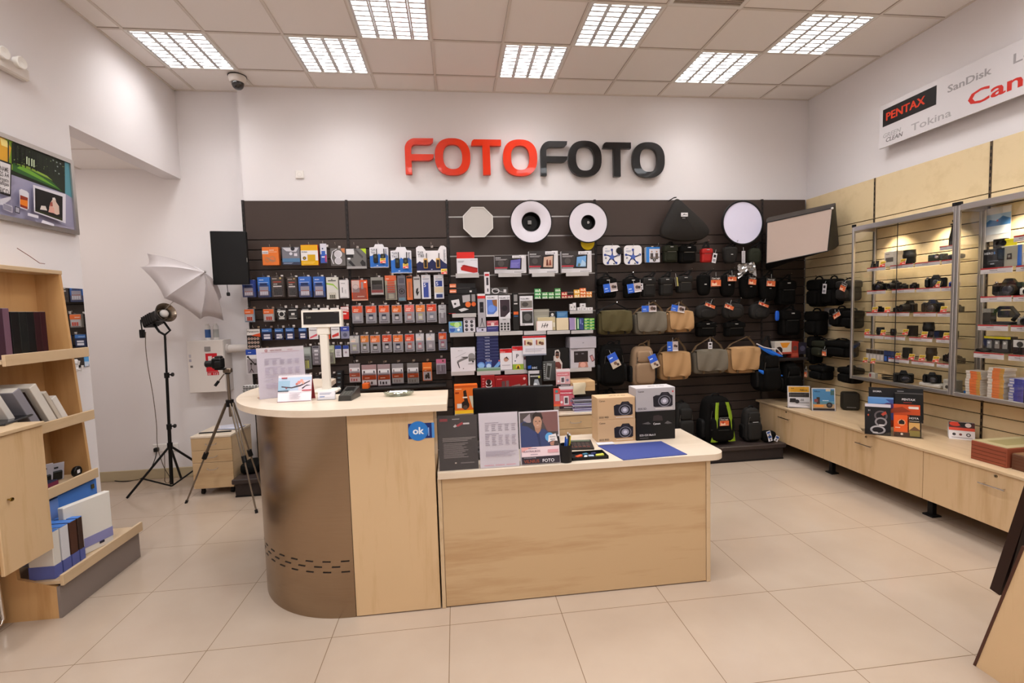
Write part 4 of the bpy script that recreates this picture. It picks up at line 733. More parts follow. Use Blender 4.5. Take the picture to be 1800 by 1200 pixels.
bx('photo_paper_pack', 'double photo paper pack with two family pictures', (919,590,960,624.5), '#dfdadf', [('r',0,.9,1,1,'#c02228'),('r',.48,.1,.5,.9,'#c8c2ca'),('r',0,0,1,.08,'#8d8f9c')]+[('r',.06+.5*i,.52,.42+.5*i,.82,'#d8c4a0') for i in (0,1)]+[('c',.24+.5*i,.64,.06,'#5a3a30') for i in (0,1)]+[('c',.33+.5*i,.6,.07,'#7a5040') for i in (0,1)]+[('r',.06+.5*i,.55,.12+.5*i,.78,'#a04a48') for i in (0,1)]+[('l',.1,.2,.9,.4,2,'#c4bec6')], .02, YS-.03)
m = MB(); a, b = atY(960, 585, PY-.002), atY(1000, 585, PY-.002)
bx('photo_paper_pack', 'grey edge of a third paper pack behind the letter P pack', (920.5,625,926,648), '#b8b0b4', [('r',.1,.7,.8,.9,'#6a4048')], .03, YS+.01)
bx('drive_box', 'black box with white letters above the monitor', (925,625,953,650), '#12151c', [('t',.35,.08,.22,'sec','#c8ccd8','l',.6),('p',[(.1,.1),(.3,.1),(.3,.34),(.1,.3)],'#2858b0')], .06, YS-.02)
o = bx('poster_box', 'black box with a cut-out woman in a brown top', (955,612,1000,656), '#161312', [('p',[(.38,.02),(.36,.3),(.44,.5),(.46,.92),(.6,.95),(.66,.82),(.64,.6),(.74,.4),(.72,.02)],'#d8ccc4'),('p',[(.41,.04),(.4,.28),(.48,.46),(.62,.46),(.7,.34),(.68,.04)],'#7a4038'),('c',.55,.72,.075,'#9a6a54',.13),('p',[(.47,.8),(.52,.9),(.62,.86),(.62,.66),(.6,.78)],'#2a1a16'),('r',.48,.7,.62,.76,'#1a1210'),('c',.5,.2,.05,'#b89a84'),('c',.6,.16,.05,'#a87a6a'),('r',.4,.5,.44,.7,'#c8c0b8')], .05, YS+.03)
bx('accessory_pack', 'clear pack with a grey phone shape, tilted', (955,635,977,669), '#4a4a48', [('p',[(.15,.12),(.5,.05),(.7,.88),(.3,.93)],'#8a8c8a'),('p',[(.24,.2),(.48,.15),(.6,.76),(.34,.8)],'#33332f'),('l',.02,.1,.14,.9,8,'#a8aaa8')], .03, YS-.05, 'pack', rz=.1)
bx('phone_pouch_pack', 'white and black waterproof case pack beside the red boxes', (929,651,953,689.5), '#262422', [('r',0,.86,.8,1,'#c8c4c6'),('r',0,0,.1,.9,'#bdb8ba'),('t',.15,.72,.09,'BOTTOMLESS','#d8d4d2','l',.7),('c',.78,.7,.08,'#c8c84a'),('p',[(.25,.1),(.45,.6),(.7,.6),(.95,.05)],'#9aa0a8'),('c',.5,.35,.14,'#d8dce0'),('l',.2,.05,.9,.25,3,'#7a8088')], .03, 4.79, 'pack', rz=-.04)
for k, (px, l) in enumerate([((978,648.5,1002,678.5),'upper pink and white camera accessory pack'),((983,678.5,1009.5,718),'lower pink accessory pack with a white device')]):
    bx('accessory_pack', l, px, '#c9707c' if k else '#d8a8aa', [('r',0,.86,1,1,'#dcd4d6'),('r',.05,.6,.95,.8,'#c03a50' if k else '#cf7078'),('t',.1,.66,.08,'PANORAMIC','#f0dcdc','l',.8),('r',.3,.18,.62,.56,'#e0d8da'),('r',.36,.24,.56,.5,'#5a4a50'),('c',.8,.35,.1,'#8a8498'),('c',.15,.3,.08,'#e8e0e4'),('r',0,0,1,.12,'#2a2226'),('l',.3,.03,.95,.09,1,'#e8e0e0')], .03, 4.70-.01*k, 'pack', rz=-.05)
bx('accessory_pack', 'red and grey pack peeking out beside the monitor', (972,683,985,714), '#c8504a', [('r',0,.0,1,.12,'#d8603a'),('r',.3,.3,.9,.7,'#b0a8b0'),('c',.5,.85,.2,'#4a8a8a')], .03, 4.69, 'pack')
o = bx('photo_printer_box', 'light grey printer box showing a dark photo printer', (1003,612,1045.5,646), '#bfb8bd', [('r',.14,.28,.72,.86,'#2a2020'),('r',.2,.68,.3,.76,'#6a6266'),('r',.45,.7,.55,.76,'#6a6266'),('p',[(.3,.02),(.34,.3),(.68,.3),(.72,.02)],'#b07a6a'),('c',.5,.15,.12,'#d8a090',.14),('p',[(.78,.6),(.9,.66),(1,.36),(.88,.28)],'#5a3038'),('p',[(.81,.58),(.9,.62),(.96,.38),(.88,.32)],'#c08a88'),('r',.03,.94,.3,.97,'#8a8288')], .2)
o = bx('grey_carton', 'plain light grey carton on top of the printer box', (1002,592,1048,611.6), '#b4adb3', [('p',[(.46,.45),(.5,.52),(.54,.45)],'#6a646a'),('r',.0,.92,1,.94,'#9a949a')], .22, YS-.01)
# fifth row, on the drawer cabinet behind the desk
def dcab():
    a = atY(799, 724, 4.62); b = atY(1052, 719, 4.62); zt = .60
    t = thing('drawer_cabinet', 'pale wood drawer cabinet behind the desk under the boxed goods', 'cabinet', ((a.x+b.x)/2, 4.60, BASE)); w_ = (b.x-a.x)/2; H_ = zt-BASE
    MB().bbox(-w_, w_, -.012, .46, H_-.022, H_, WOODT, .003).build('cabinet_top', t)
    MB().box(-w_+.002, w_-.002, .02, .46, 0, H_-.022, WOODH).build('body', t)
    for c in range(3):
        for r in range(3):
            hh = (H_-.026)/3; xa = -w_+.004+c*(2*w_-.008)/3; xb = xa+(2*w_-.008)/3-.004; z = H_-.026-(r+1)*hh
            d = MB().bbox(xa, xb, 0, .019, z, z+hh-.004, WOODH, .002).build('drawer', t); xc = (xa+xb)/2; zc = z+hh*.5
            MB().tube([(xc-.055, 0, zc+.004), (xc-.055, -.018, zc), (xc-.045, -.024, zc-.003), (xc, -.027, zc-.006), (xc+.045, -.024, zc-.003), (xc+.055, -.018, zc), (xc+.055, 0, zc+.004)], .0035, ALU).build('handle', d)
    return zt
ZD = dcab()
o = bx('red_kit_box', 'dark red box with white goggle shapes', (846,660,870,690), '#8f1517', [('c',.55,.6,.22,'#e8e0de'),('c',.55,.64,.18,'#2a1412'),('c',.55,.4,.24,'#e0d8d6',.1),('c',.55,.43,.2,'#3a1614',.08),('l',.08,.3,.25,.9,4,'#c86a68')], .1, 4.80)
o = bx('red_kit_box', 'wide dark red box with grey device pictures', (870.5,660,927.6,690), '#8a1416', [('t',.06,.8,.08,'action','#d08a86','l',.3),('r',.2,.3,.3,.7,'#5a4040'),('r',.33,.3,.42,.72,'#6a5050'),('p',[(.5,.4),(.75,.5),(.8,.35),(.55,.25)],'#8a7470'),('p',[(.8,.4),(.95,.5),(.95,.3),(.8,.28)],'#9a8480'),('c',.9,.8,.04,'#d8a8a4')], .1, 4.80)
m = MB(); a, b = atY(846, 690, 4.80), atY(956, 690, 4.80); m.box(a.x-.01, b.x+.01, 4.78, PY, a.z-.012, a.z-.001, '#2a2624'); tg(m.build('low_shelf'), 'dark low shelf carrying the two red boxes behind the monitor', 'shelf')
o = bx('microscope_box', 'orange box picturing a black microscope with a yellow foot', (799,677,840,726.5), '#dc6a22', [('r',0,0,1,.12,'#e8b828'),('r',0,.93,1,1,'#c85418'),('t',.05,.86,.05,'BRESSER','#f4d0a8','l',.4),('c',.45,.3,.18,'#2a1c16'),('p',[(.42,.35),(.38,.8),(.5,.84),(.56,.5),(.6,.36)],'#2c1e18'),('r',.35,.55,.55,.6,'#e8d8c8'),('r',.1,.2,.3,.36,'#d8ccc4'),('p',[(.62,.62),(.95,.62),(.95,.2),(.75,.2)],'#c8c0a8'),('r',.03,.72,.2,.77,'#a03a14'),('c',.45,.22,.1,'#5a4438')], .12, 4.66)
m = MB(); x0, x1, z0, z1 = wr((1003, 670, 1046, 687.5), 4.70); m.bbox(0, x1-x0, 0, .25, 0, z1-z0, mat('#c8a377', .7), .003); m.draw((x1-x0)*.4, (x1-x0)*.95, 0, z1-z0, 0, [('r',.0,.48,1,.5,'#a8845a')]); tg(m.build('cardboard_carton', loc=(x0, 4.70, z0)), 'brown cardboard carton with a cream cloth hanging over it', 'carton')
x0, x1, z0, z1 = wr((1007, 673, 1029, 693), 4.685); G = [[(u*(x1-x0)+.004*math.sin(v*7), -.004-.01*math.sin(v*3+u*2), (z1-z0)*(1-v)) for u in (0, .25, .5, .75, 1)] for v in (0, .25, .5, .75, 1)]; G = [[(p[0], .12, z1-z0+.004) for p in G[0]]]+G
m = MB(); m.sheet(G, .003, '#e0d2b4'); tg(m.build('cream_cloth', loc=(x0, 4.685, z0)), 'cream cloth draped over the brown carton edge', 'cloth')
a = atY(1010, 719, 4.62); 
for k in range(7):
    m = MB(); r = random.uniform(-.02, .02); m.bbox(-.105, .105, 0, .16, 0, .0175, '#c8c2cc', .001); m.box(-.106, .106, -.001, .162, .0140, .0185, '#23212a' if k > 3 else '#6a5a8a'); m.box(-.1, .1, -.0012, 0, .003, .006, '#8a9ac0')
    tg(m.build('magazine', loc=(a.x+.11+r, 4.62+.01*(k%3), ZD+.0002+k*.019), rz=r*2), f'glossy dark magazine, {NTH[k]} from the bottom of the low stack', 'magazine', 'stacked magazines behind the camera boxes')
m = MB(); x0, x1, z0, z1 = wr((931, 684, 972, 716), 4.86); m.bbox(0, x1-x0, 0, .1, 0, .1, BLK, .003); tg(m.build('black_box', loc=(x0, 4.86, ZD)), 'plain black box on the drawer cabinet behind the monitor', 'box')
# pillar of stacked black boxes and small stuff near the till display pole
for k in range(5):
    x0, x1, z0, z1 = wr((591, 690-7.5*(k+1)+.3, 601, 690-7.5*k), 4.95); m = MB(); m.bbox(-(x1-x0)/2, (x1-x0)/2, 0, .1, 0, z1-z0, '#201c1c', .002); m.draw(-(x1-x0)/2, (x1-x0)/2, 0, z1-z0, 0, [('r',.25,.4,.75,.6,'#6a7a80')])
    tg(m.build('film_pack', loc=((x0+x1)/2, 4.95, z0)), f'small black box with a teal mark, {NTH[4-k]} from the top of its pile', 'box', 'pile of small black boxes by the counter')
x0, x1, z0, z1 = wr((589, 690, 603, 697), 4.95); m = MB(); m.bbox(x0, x1, 4.9, PY, z0-.02, z0+.028, '#2a2624'); tg(m.build('peg_shelf'), 'little dark shelf carrying the pile of black boxes', 'shelf')
# ================================================================ camera bags
KHA = mat('#4d4429', .85, spec=.2, name='olive_canvas'); GRYC = mat('#6b6254', .85, spec=.2, name='grey_canvas'); TAN = mat('#a9835a', .85, spec=.2, name='tan_canvas'); TAN2 = mat('#8f745a', .8, spec=.2, name='taupe_canvas')
STRAPB = mat('#0f0d0c', .7, spec=.2, name='black_webbing'); STRAPT = mat('#5a4630', .8, spec=.2, name='brown_webbing'); FAB2 = mat('#1f1c19', .8, spec=.25, name='charcoal_fabric'); FABG = mat('#232418', .8, spec=.2, name='dark_green_fabric')
TAGO = [('r',0,.62,1,1,'#1a1614'),('t',.1,.7,.18,'Case Logic','#e0d8d0','l',.8),('r',0,.0,1,.62,'#d4683a'),('r',.1,.1,.6,.35,'#e8c0a0'),('c',.35,.4,.12,'#b03020'),('l',.1,.05,.9,.12,1,'#f0e0d4')]
TAGB = [('r',0,0,.48,1,'#2f62c8'),('r',.48,0,1,1,'#b8a8a4'),('c',.7,.55,.12,'#5a443c'),('c',.85,.5,.1,'#3a302e'),('r',.08,.4,.3,.5,'#c8d4ec'),('r',.08,.15,.35,.2,'#c8d4ec'),('r',.5,0,1,.12,'#e4dede')]
TAGV = [('r',0,.45,1,1,'#2f5cc8'),('r',.1,.7,.5,.78,'#d0dcf4'),('r',0,0,1,.45,'#c8b8a4'),('c',.5,.3,.18,'#7a5a48'),('c',.7,.15,.15,'#4a3a34')]
TAGW = [('r',.0,.0,1,1,'#ddd8da'),('r',.2,.55,.8,.85,'#1f1c1c'),('r',.15,.12,.85,.4,'#8d8a90')]
def tagcard(t, px, Y, g, rz=0., ry=0.):
    x0, x1, z0, z1 = wr(px, Y); w_ = x1-x0; h = z1-z0; m = MB(); m.box(-w_/2, w_/2, 0, .002, -h, 0, '#e0d8d4'); m.draw(-w_/2, w_/2, -h, 0, 0, g); m.tube([(0, 0, -.004), (0, .002, .02), (.004, .01, .04)], .0012, '#d8d4d0')
    return m.build('swing_tag', t, Vector(((x0+x1)/2, Y, z1))-t.location, rot=(0, ry, rz))
def bag(name, desc, px, Y, col, kind='cube', hk=None, tags=(), depth=None, sc=STRAPB, group=None, cat='bag'):
    x0, x1, z0, z1 = wr(px, Y); w_ = x1-x0; h = z1-z0; d = depth or min(w_, h)*.55; t = thing(name, desc, cat, ((x0+x1)/2, Y, z0), 0, group or 'camera bags on the dark wall'); yc = d/2
    P = lambda m, nm: m.build(nm, t)
    if kind == 'cube':
        P(MB().sq((0, yc, h*.46), w_*.47, d*.46, h*.45, col, .28, .3, .93), 'body')
        P(MB().sq((0, yc-.004, h*.80), w_*.5, d*.52, h*.19, col, .35, .3, .95), 'lid')
        P(MB().sq((0, .012, h*.36), w_*.34, d*.16, h*.26, col, .3, .35), 'front_pocket')
        m = MB(); m.tube([(w_*.36*math.cos(a), yc, h*.93+h*.16*math.sin(a)) for a in [PI*i/10 for i in range(11)]], .007, sc); P(m, 'carry_handle')
        m = MB(); m.box(-w_*.3, w_*.3, -.012, -.009, h*.60, h*.615, mat('#8a8680', .3, .8)); P(m, 'zipper')
        m = MB(); m.box(-.016, .016, -.014, -.006, h*.86, h*.90, '#b8b4b0'); P(m, 'badge')
    elif kind == 'holster':
        P(MB().sq((0, yc, h*.5), w_*.46, d*.48, h*.48, col, .5, .7, 1.25), 'body')
        P(MB().sq((0, yc, h*.84), w_*.5, d*.55, h*.15, col, .5, .6), 'lid')
        m = MB(); m.tube([(w_*.3*math.cos(a), yc, h*.95+h*.14*math.sin(a)) for a in [PI*i/10 for i in range(11)]], .006, sc); P(m, 'carry_handle')
        m = MB(); m.box(-.012, .012, -.004, 0, h*.52, h*.56, '#c8c4c0'); P(m, 'badge')
    elif kind == 'round':
        P(MB().sq((0, yc, h*.5), w_*.5, d*.5, h*.48, col, .7, .6), 'body'); P(MB().sq((0, .01, h*.4), w_*.32, d*.2, h*.28, col, .6, .6), 'front_pocket')
        m = MB(); m.tube([(w_*.25*math.cos(a), yc, h*.93+h*.12*math.sin(a)) for a in [PI*i/10 for i in range(11)]], .006, sc); P(m, 'carry_handle')
    elif kind == 'pack':
        P(MB().sq((0, yc, h*.48), w_*.48, d*.5, h*.48, col, .45, .45, .8), 'body'); P(MB().sq((0, .015, h*.33), w_*.36, d*.26, h*.25, col, .35, .35), 'front_pocket'); P(MB().sq((0, .02, h*.72), w_*.3, d*.22, h*.14, col, .4, .4), 'upper_pocket')
        for q in (-1, 1): P(MB().sq((q*w_*.46, yc, h*.3), w_*.07, d*.3, h*.2, STRAPB, .5, .5), 'side_pocket')
        m = MB(); m.tube([(w_*.13*math.cos(a), yc, h*.94+h*.07*math.sin(a)) for a in [PI*i/10 for i in range(11)]], .008, sc); P(m, 'carry_handle')
        m = MB(); m.tube([(-w_*.34, .0, h*.45), (-w_*.3, -.008, h*.7), (0, .0, h*.84), (w_*.3, -.008, h*.7), (w_*.34, .0, h*.45)], .003, mat('#5a5650', .4, .6)); P(m, 'zipper')
    elif kind == 'messenger':
        P(MB().sq((0, yc+.01, h*.44), w_*.49, d*.46, h*.44, col, .25, .3, .96, sag=.15), 'body')
        X = w_*.455; path = [(d*.8, h*.84), (d*.6, h*.905), (d*.3, h*.93), (.0, h*.92), (-.016, h*.88), (-.022, h*.76), (-.028, h*.6), (-.033, h*.45), (-.034, h*.3), (-.032, h*.2), (-.03, h*.165), (-.03, h*.14)]
        G = []
        for i, (y, z) in enumerate(path):
            q = 1.0 if i < 9 else (.985, .94, .84)[i-9]; k_ = .93 if i < 2 else 1
            G.append([(X*q*k_*(2*j/12-1), y-.006*math.sin(j*1.3+i*.8), z+(.006*math.sin(j*.9+1) if i > 3 else -.012*((j-6)/6)**4)) for j in range(13)])
        P(MB().sheet(G, .008, col), 'flap')
        m = MB()
        for q in (-1, 1): m.box(q*w_*.25-.011, q*w_*.25+.011, -.02, -.014, h*.03, h*.18, sc)
        P(m, 'buckle_strap')
        m = MB(); m.sq((0, .002, h*.3), w_*.36, d*.12, h*.2, col, .3, .3); P(m, 'front_pocket')
    if hk:
        p = atY(*hk, Y+d*.4)-t.location; m = MB(); xs = w_*(.48 if kind == 'messenger' else .3)
        zb = h*.82
        for q in (-1, 1):
            m2 = [(q*xs, yc, zb), (q*xs*.75+p.x*.25, yc+.01, zb+(p.z-zb)*.45), (p.x+q*.012, yc+.01, p.z-.01), (p.x, yc+.01, p.z)]
            G = [[(x-.012, y, z), (x+.012, y-.004, z)] for x, y, z in m2]; m.sheet(G, .003, sc)
        P(m, 'shoulder_strap')
        m = MB(); L_ = PY-(Y+yc)-.0; m.tube([(p.x, L_+yc-.002, p.z-.004), (p.x, yc-.03, p.z-.004), (p.x, yc-.045, p.z+.008)], .0035, CHROME); ho = m.build('bag_hook', loc=t.location); tg(ho, ('chrome bag hook holding the '+' '.join(desc.split()[:10])), 'hook', 'chrome bag hooks')
    for tg_ in tags: tagcard(t, *tg_)
    return t
YG = 4.86
STAR = [('t',.12,.82,.05,'JOBY','#5a6a9a','l',.3)]+[('p',[(.5+.07*math.cos(a+PI/2),.40+.06*math.sin(a+PI/2)),(.5+.40*math.cos(a-.11),.40+.36*math.sin(a-.11)),(.5+.42*math.cos(a+.11),.40+.38*math.sin(a+.11)),(.5+.07*math.cos(a-PI/2),.40+.06*math.sin(a-PI/2))],'#3f55a0') for a in [PI/2+2*PI*i/5 for i in range(5)]]+[('c',.5+.41*math.cos(PI/2+2*PI*i/5),.4+.37*math.sin(PI/2+2*PI*i/5),.065,'#33478f') for i in range(5)]+[('c',.5,.4,.12,'#4a62ac'),('c',.15,.35,.05,'#7a7a84'),('c',.84,.5,.05,'#8a8a94'),('c',.6,.06,.04,'#2a2a30'),('l',.1,.66,.4,.74,2,'#7a80a0')]
for k, px in enumerate([(1060,431,1091,465.5),(1097,431,1128,465)]):
    x0, x1, z0, z1 = wr(px, 4.95); w_, h = x1-x0, z1-z0; m = MB(); m.prism(rcorner(-w_/2, w_/2, 0, h, w_*.2, 'bl br tr tl'), 0, .006, '#e4e0e0'); m.draw(-w_/2, w_/2, 0, h, 0, STAR)
    o = tg(m.build('tripod_card', loc=((x0+x1)/2, 4.95, z0)), ('white card with a blue star tripod and a black lens cap', 'white card with a blue star tripod closest to the blue strap box')[k], 'pack', 'white star tripod cards')
    if k == 0: MB().lathe([(0, .006), (.03, .006), (.036, .0), (.034, -.004)], BLKM, (w_*.42, -.006, h*.72), 20, 'y').build('lens_cap', o)
    hook((px[0]+px[2])/2, px[1]+2, 4.94, ('chrome hook of the star tripod card with the lens cap', 'chrome hook of the second star tripod card')[k])
o = goods('strap_box', 'box', 'blue and white box picturing two people wearing camera straps', (1136,434,1160,461), 4.95, .05, '#d8d4da', [('r',0,.0,.22,1,'#2f78c4'),('r',.0,.88,1,1,'#2f78c4'),('r',.3,.2,.5,.6,'#4a4240'),('c',.4,.7,.06,'#b08a74'),('r',.66,.2,.86,.6,'#5a4c44'),('c',.76,.7,.06,'#b08a74'),('c',.58,.16,.12,'#2a2624'),('c',.58,.16,.06,'#8a8680'),('r',.25,.3,.95,.36,'#6a5a50')])
hook(1156, 432, 4.94, 'chrome hook holding the blue strap box')
# row below the big modifiers
bag('lens_case', 'small dark padded case hanging beside the blue strap box', (1168,430,1193,461), 4.92, FABG, 'cube', (1180,424))
bag('camera_bag', 'black boxy bag under the triangular reflector bag', (1196,431,1226,462), 4.90, FAB, 'cube', (1223,424))
t = bag('camera_pouch', 'small bright red camera pouch with a white tag', (1234,436,1254,461), 4.90, mat('#a8201c', .7), 'cube', (1243,424))
tagcard(t, (1254,445,1261,462), 4.88, TAGW, 0, .2)
bag('camera_pouch', 'grey-black pouch with a long white tag below the round reflector', (1275,433,1298,463), 4.90, FAB2, 'holster', (1294,424), [((1304,441,1310,462), 4.88, [('r',0,0,1,1,'#bdb8ba'),('l',.2,.1,.8,.9,6,'#9a969a')])])
bag('camera_pouch', 'dark green-black pouch beside the slanted softbox', (1318,434,1341,466), 4.90, FABG, 'round', (1338,424))
r2 = [('black camera bag with a blue tag, closest to the boxed goods', (1052,488,1086,524), 'cube', (1066,480), [((1060,498,1084,513), TAGB)]), ('black camera bag with blue and white tags', (1098,488,1128,524), 'cube', (1111,480), [((1102,498,1126,514), TAGB), ((1121,498,1130,509), TAGW)]),
 ('dark boxy bag, wider of the two beside the tagged bags', (1130,487,1154,522), 'cube', (1150,478), []), ('dark slim bag with a yellow edged tag', (1161,487,1185,520), 'cube', (1177,477), [((1186,487,1191,503), [('r',0,0,1,1,'#4a463c'),('r',.6,0,1,1,'#b0a45a')])]), ('charcoal square organizer bag', (1192,484,1219,515), 'cube', (1214,474), []),
 ('rounded black pouch with a large orange tag', (1229,482,1251,520), 'holster', (1251,474), [((1250,485,1267,503), TAGO)]), ('black pouch with a pink-white tag under the pouch row', (1270,482,1294,522), 'holster', (1288,472), [((1279,482,1295,494), TAGO)]), ('black pouch with an orange tag below the silver bag', (1306,484,1334,526), 'holster', (1326,474), [((1317,485,1330,500), TAGO)]), ('black pouch with an orange tag closest to the corner', (1340,486,1368,530), 'holster', (1357,474), [((1349,488,1363,503), TAGO)])]
for d_, px, k_, hk_, tt in r2: bag('camera_bag', d_, px, YG+.03, FAB2 if 'dark' in d_ or 'charcoal' in d_ else FAB, k_, hk_, [(a, YG+.0, g, .1*random.uniform(-1, 1), random.uniform(-.15, .1)) for a, g in tt])
# crumpled silver plastic bag
m = MB(); G = []; x0, x1, z0, z1 = wr((1297, 464, 1327, 489), 4.84)
random.seed(3)
for i in range(9): G.append([(x0+(x1-x0)*j/10+.012*i/8, 4.84+random.uniform(-.02, .02), z1-(z1-z0)*i/8*(.55+.45*abs(j-5)/5)+.02*j/10+random.uniform(-.008, .008)) for j in range(11)])
m.sheet(G, .002, mat('#a8a6a4', .15, .7), False); m.tube([((x0+x1)/2, 4.85, z1-.01), ((x0+x1)/2, 4.9, z1+.02), ((x0+x1)/2, PY, z1+.02)], .003, CHROME)
tg(m.build('plastic_bag'), 'crumpled silver plastic bag hanging among the black pouches', 'bag')
# third row: three canvas messengers and black bags
bag('messenger_bag', 'olive green canvas bag with a black handle', (1054,542,1112,588), 4.80, KHA, 'messenger', (1083,532), depth=.16)
m = None
bag('messenger_bag', 'grey canvas messenger bag between the olive and tan ones', (1117,544,1172,588), 4.80, GRYC, 'messenger', (1150,530), [((1128,537,1154,548), 4.76, TAGB)], depth=.14, sc=STRAPT)
bag('messenger_bag', 'tan canvas messenger bag, topmost of the three tan ones', (1174,543,1219,584), 4.80, TAN, 'messenger', (1196,530), [((1181,537,1205,548), 4.76, TAGB, 0, .2)], depth=.14, sc=STRAPT)
for d_, px, hk_, tp in (('black waist bag with a slanted orange tag, beside the tan messenger', (1226,534,1264,562), (1252,526), (1241,532,1259,540)), ('black waist bag with an orange tag, second of the three', (1274,532,1311,562), (1300,525), (1276,533,1292,543)), ('black waist bag with a flat orange tag, third of the three', (1322,532,1356,562), (1346,524), (1335,531,1353,538))):
    bag('waist_bag', d_, px, YG, FAB2, 'round', hk_, [(tp, YG-.03, TAGO, 0, .35)])
m = MB(); m.sq((0, 0, 0), .022, .012, .055, mat('#1f55b8', .5), .6, .6); p = atY(1366, 555, 4.82); m.tube([(0, 0, .04), (0, .0, .08), (0, PY-4.82, .085)], .003, BLKM); tg(m.build('rain_cover', loc=p), 'small bright blue pouch hanging in the dark corner', 'pouch')
# fourth row
bag('backpack', 'black backpack with a tilted blue and beige tag', (1054,602,1104,680), 4.78, FAB, 'pack', (1088,598), [((1066,622,1082,648), 4.74, TAGV, 0, -.45)], depth=.18)
t = bag('backpack', 'taupe sling backpack with a light rounded top', (1111,606,1157,680), 4.76, TAN2, 'pack', (1140,598), [((1138,624,1152,648), 4.70, TAGV, 0, -.4)], depth=.18, sc=STRAPT)
bag('messenger_bag', 'tan messenger bag beside the taupe backpack, with a blue tag', (1161,614,1214,668), 4.80, TAN, 'messenger', (1191,594), [((1173,600,1192,617), 4.76, TAGB)], depth=.15, sc=STRAPT)
bag('messenger_bag', 'grey-green messenger bag hanging between two tan ones', (1221,611,1279,657), 4.80, GRYC, 'messenger', (1251,592), [((1245,601,1252,613), 4.78, TAGW)], depth=.14, sc=STRAPT)
bag('messenger_bag', 'tan messenger bag beside the black and blue backpack', (1281,606,1337,656), 4.80, TAN, 'messenger', (1315,591), depth=.14, sc=STRAPT)
t = bag('backpack', 'black backpack with two bright blue edges', (1337,614,1376,690), 4.70, FAB, 'pack', (1352,590), depth=.22)
x0, x1, z0, z1 = wr((1331, 606, 1376, 628), 4.70)
for k, (pa, pb, pc) in enumerate((((1332,607),(1352,622),(1374,626)), ((1332,651),(1350,661),(1374,660)))):
    q = [atY(*pp, 4.72)-t.location for pp in (pa, pb, pc)]; m = MB(); G = []
    for i in range(9):
        u = i/8; a = q[0]*(1-u)**2+q[1]*2*u*(1-u)+q[2]*u*u; th = .004+.028*math.sin(PI*min(1, u*.9+.08)); G.append([(a.x, a.y-.01, a.z+th), (a.x, a.y-.018, a.z), (a.x, a.y-.01, a.z-th*.6)])
    m.sheet(G, .006, mat('#1f66c8', .55)); m.build('blue_panel', t)
m = MB(); q = [atY(*pp, 4.70)-t.location for pp in ((1330,604),(1342,610),(1356,613),(1366,613),(1375,623))]; m.tube(q, .006, '#cfc6c4'); m.build('white_piping', t)
bag('backpack', 'tall dark backpack hanging low in the corner', (1380,636,1412,692), 4.76, FAB, 'pack', (1396,640), depth=.2)
for k, (px, c, g, d_) in enumerate((((1362,600,1392,622),'#c8bcb0',[('p',[(.3,.9),(.9,.9),(.7,.5),(.45,.5)],'#d88a2a'),('c',.25,.3,.2,'#2a1c18'),('r',0,0,1,.15,'#b04a3a')],'white and orange printed strap box in the corner'),((1391,600,1404,629),'#8f2f22',[('c',.5,.6,.3,'#5a3a34'),('r',.1,.1,.9,.3,'#a84a38')],'dark red printed box in the corner'),((1403,602,1418,622),'#26222a',[('c',.5,.5,.3,'#4a4656')],'black printed box at the end of the corner shelf'))):
    goods('strap_box', 'box', d_, px, 4.82, .08, c, g, 'printed boxes in the corner')
x0, x1, z0, z1 = wr((1360, 629, 1420, 633), 4.8); m = MB(); m.box(x0, min(x1, 4.02), 4.78, PY, z0, z1, '#2a2422'); tg(m.build('corner_shelf'), 'dark shelf carrying the printed boxes in the corner', 'shelf')
# filler black bags in the corner mass
for k, (px, hk_, d_) in enumerate((((1370,492,1402,536),(1388,482),'black bag beside the corner pouch, third row'), ((1376,545,1410,590),(1394,536),'plain black bag low in the corner mass'), ((1226,566,1262,592),(1244,560),'flat black pouch under the first waist bag'), ((1276,566,1312,592),(1294,560),'flat black pouch under the second waist bag'), ((1058,692,1090,742),(1074,682),'black bag behind the stacked camera cartons'))):
    bag('camera_bag', d_, px, 4.88, FAB, 'cube', hk_)
# backpacks standing on the platform
t = bag('backpack', 'dark brown-black backpack on the platform behind the camera boxes', (1189,696,1223,768), 4.74, FAB2, 'pack', None, depth=.22); t.location.z = BASE
m = MB(); m.lathe([(0, .003), (.006, .0)], mat('#d8341e', .4), (0, -.01, .33), 10, 'y'); m.build('red_badge', t)
t = bag('backpack', 'black backpack with lime green straps standing on the platform', (1240,688,1296,774), 4.62, FAB, 'pack', None, depth=.24, cat='backpack'); t.location.z = BASE
h = .48; GRNL = mat('#7f9a1e', .6)
for q, xs in ((-1, [-.06, -.075, -.07, -.095]), (1, [.045, .075, .085, .10])):
    zz = [.455, .33, .20, .04]; G = []
    for i in range(9):
        u = i/8*3; k = min(2, int(u)); f_ = u-k; x = xs[k]*(1-f_)+xs[k+1]*f_; z = zz[k]*(1-f_)+zz[k+1]*f_; w2 = .017 if i < 5 else .017+.022*(i-4)/4
        G.append([(x-w2, -.024-.012*math.sin(i/8*PI), z), (x, -.034-.012*math.sin(i/8*PI), z), (x+w2, -.024-.012*math.sin(i/8*PI), z)])
    MB().sheet(G, .006, GRNL).build('green_strap', t)
MB().sq((0, .03, .40), .07, .06, .03, GRNL, .6, .6).build('green_top', t)
m = MB(); m.tube([(-.13, -.03, .17), (-.05, -.045, .165), (.05, -.045, .165), (.13, -.03, .17)], .005, BLKM); m.build('chest_strap', t)
m = MB(); m.box(-.05, .05, -.056, -.052, .215, .30, '#e0d8d4'); m.draw(-.05, .05, .215, .30, -.056, TAGO); m.build('swing_tag', t)
t = bag('backpack', 'charcoal sling pack leaning on the corner of the low cabinets', (1310,690,1343,752), 4.62, FAB2, 'pack', None, depth=.14); t.location.z = BASE
m = MB(); m.box(-.03, .03, -.02, -.016, .22, .224, '#c8c8c8'); m.build('badge', t)
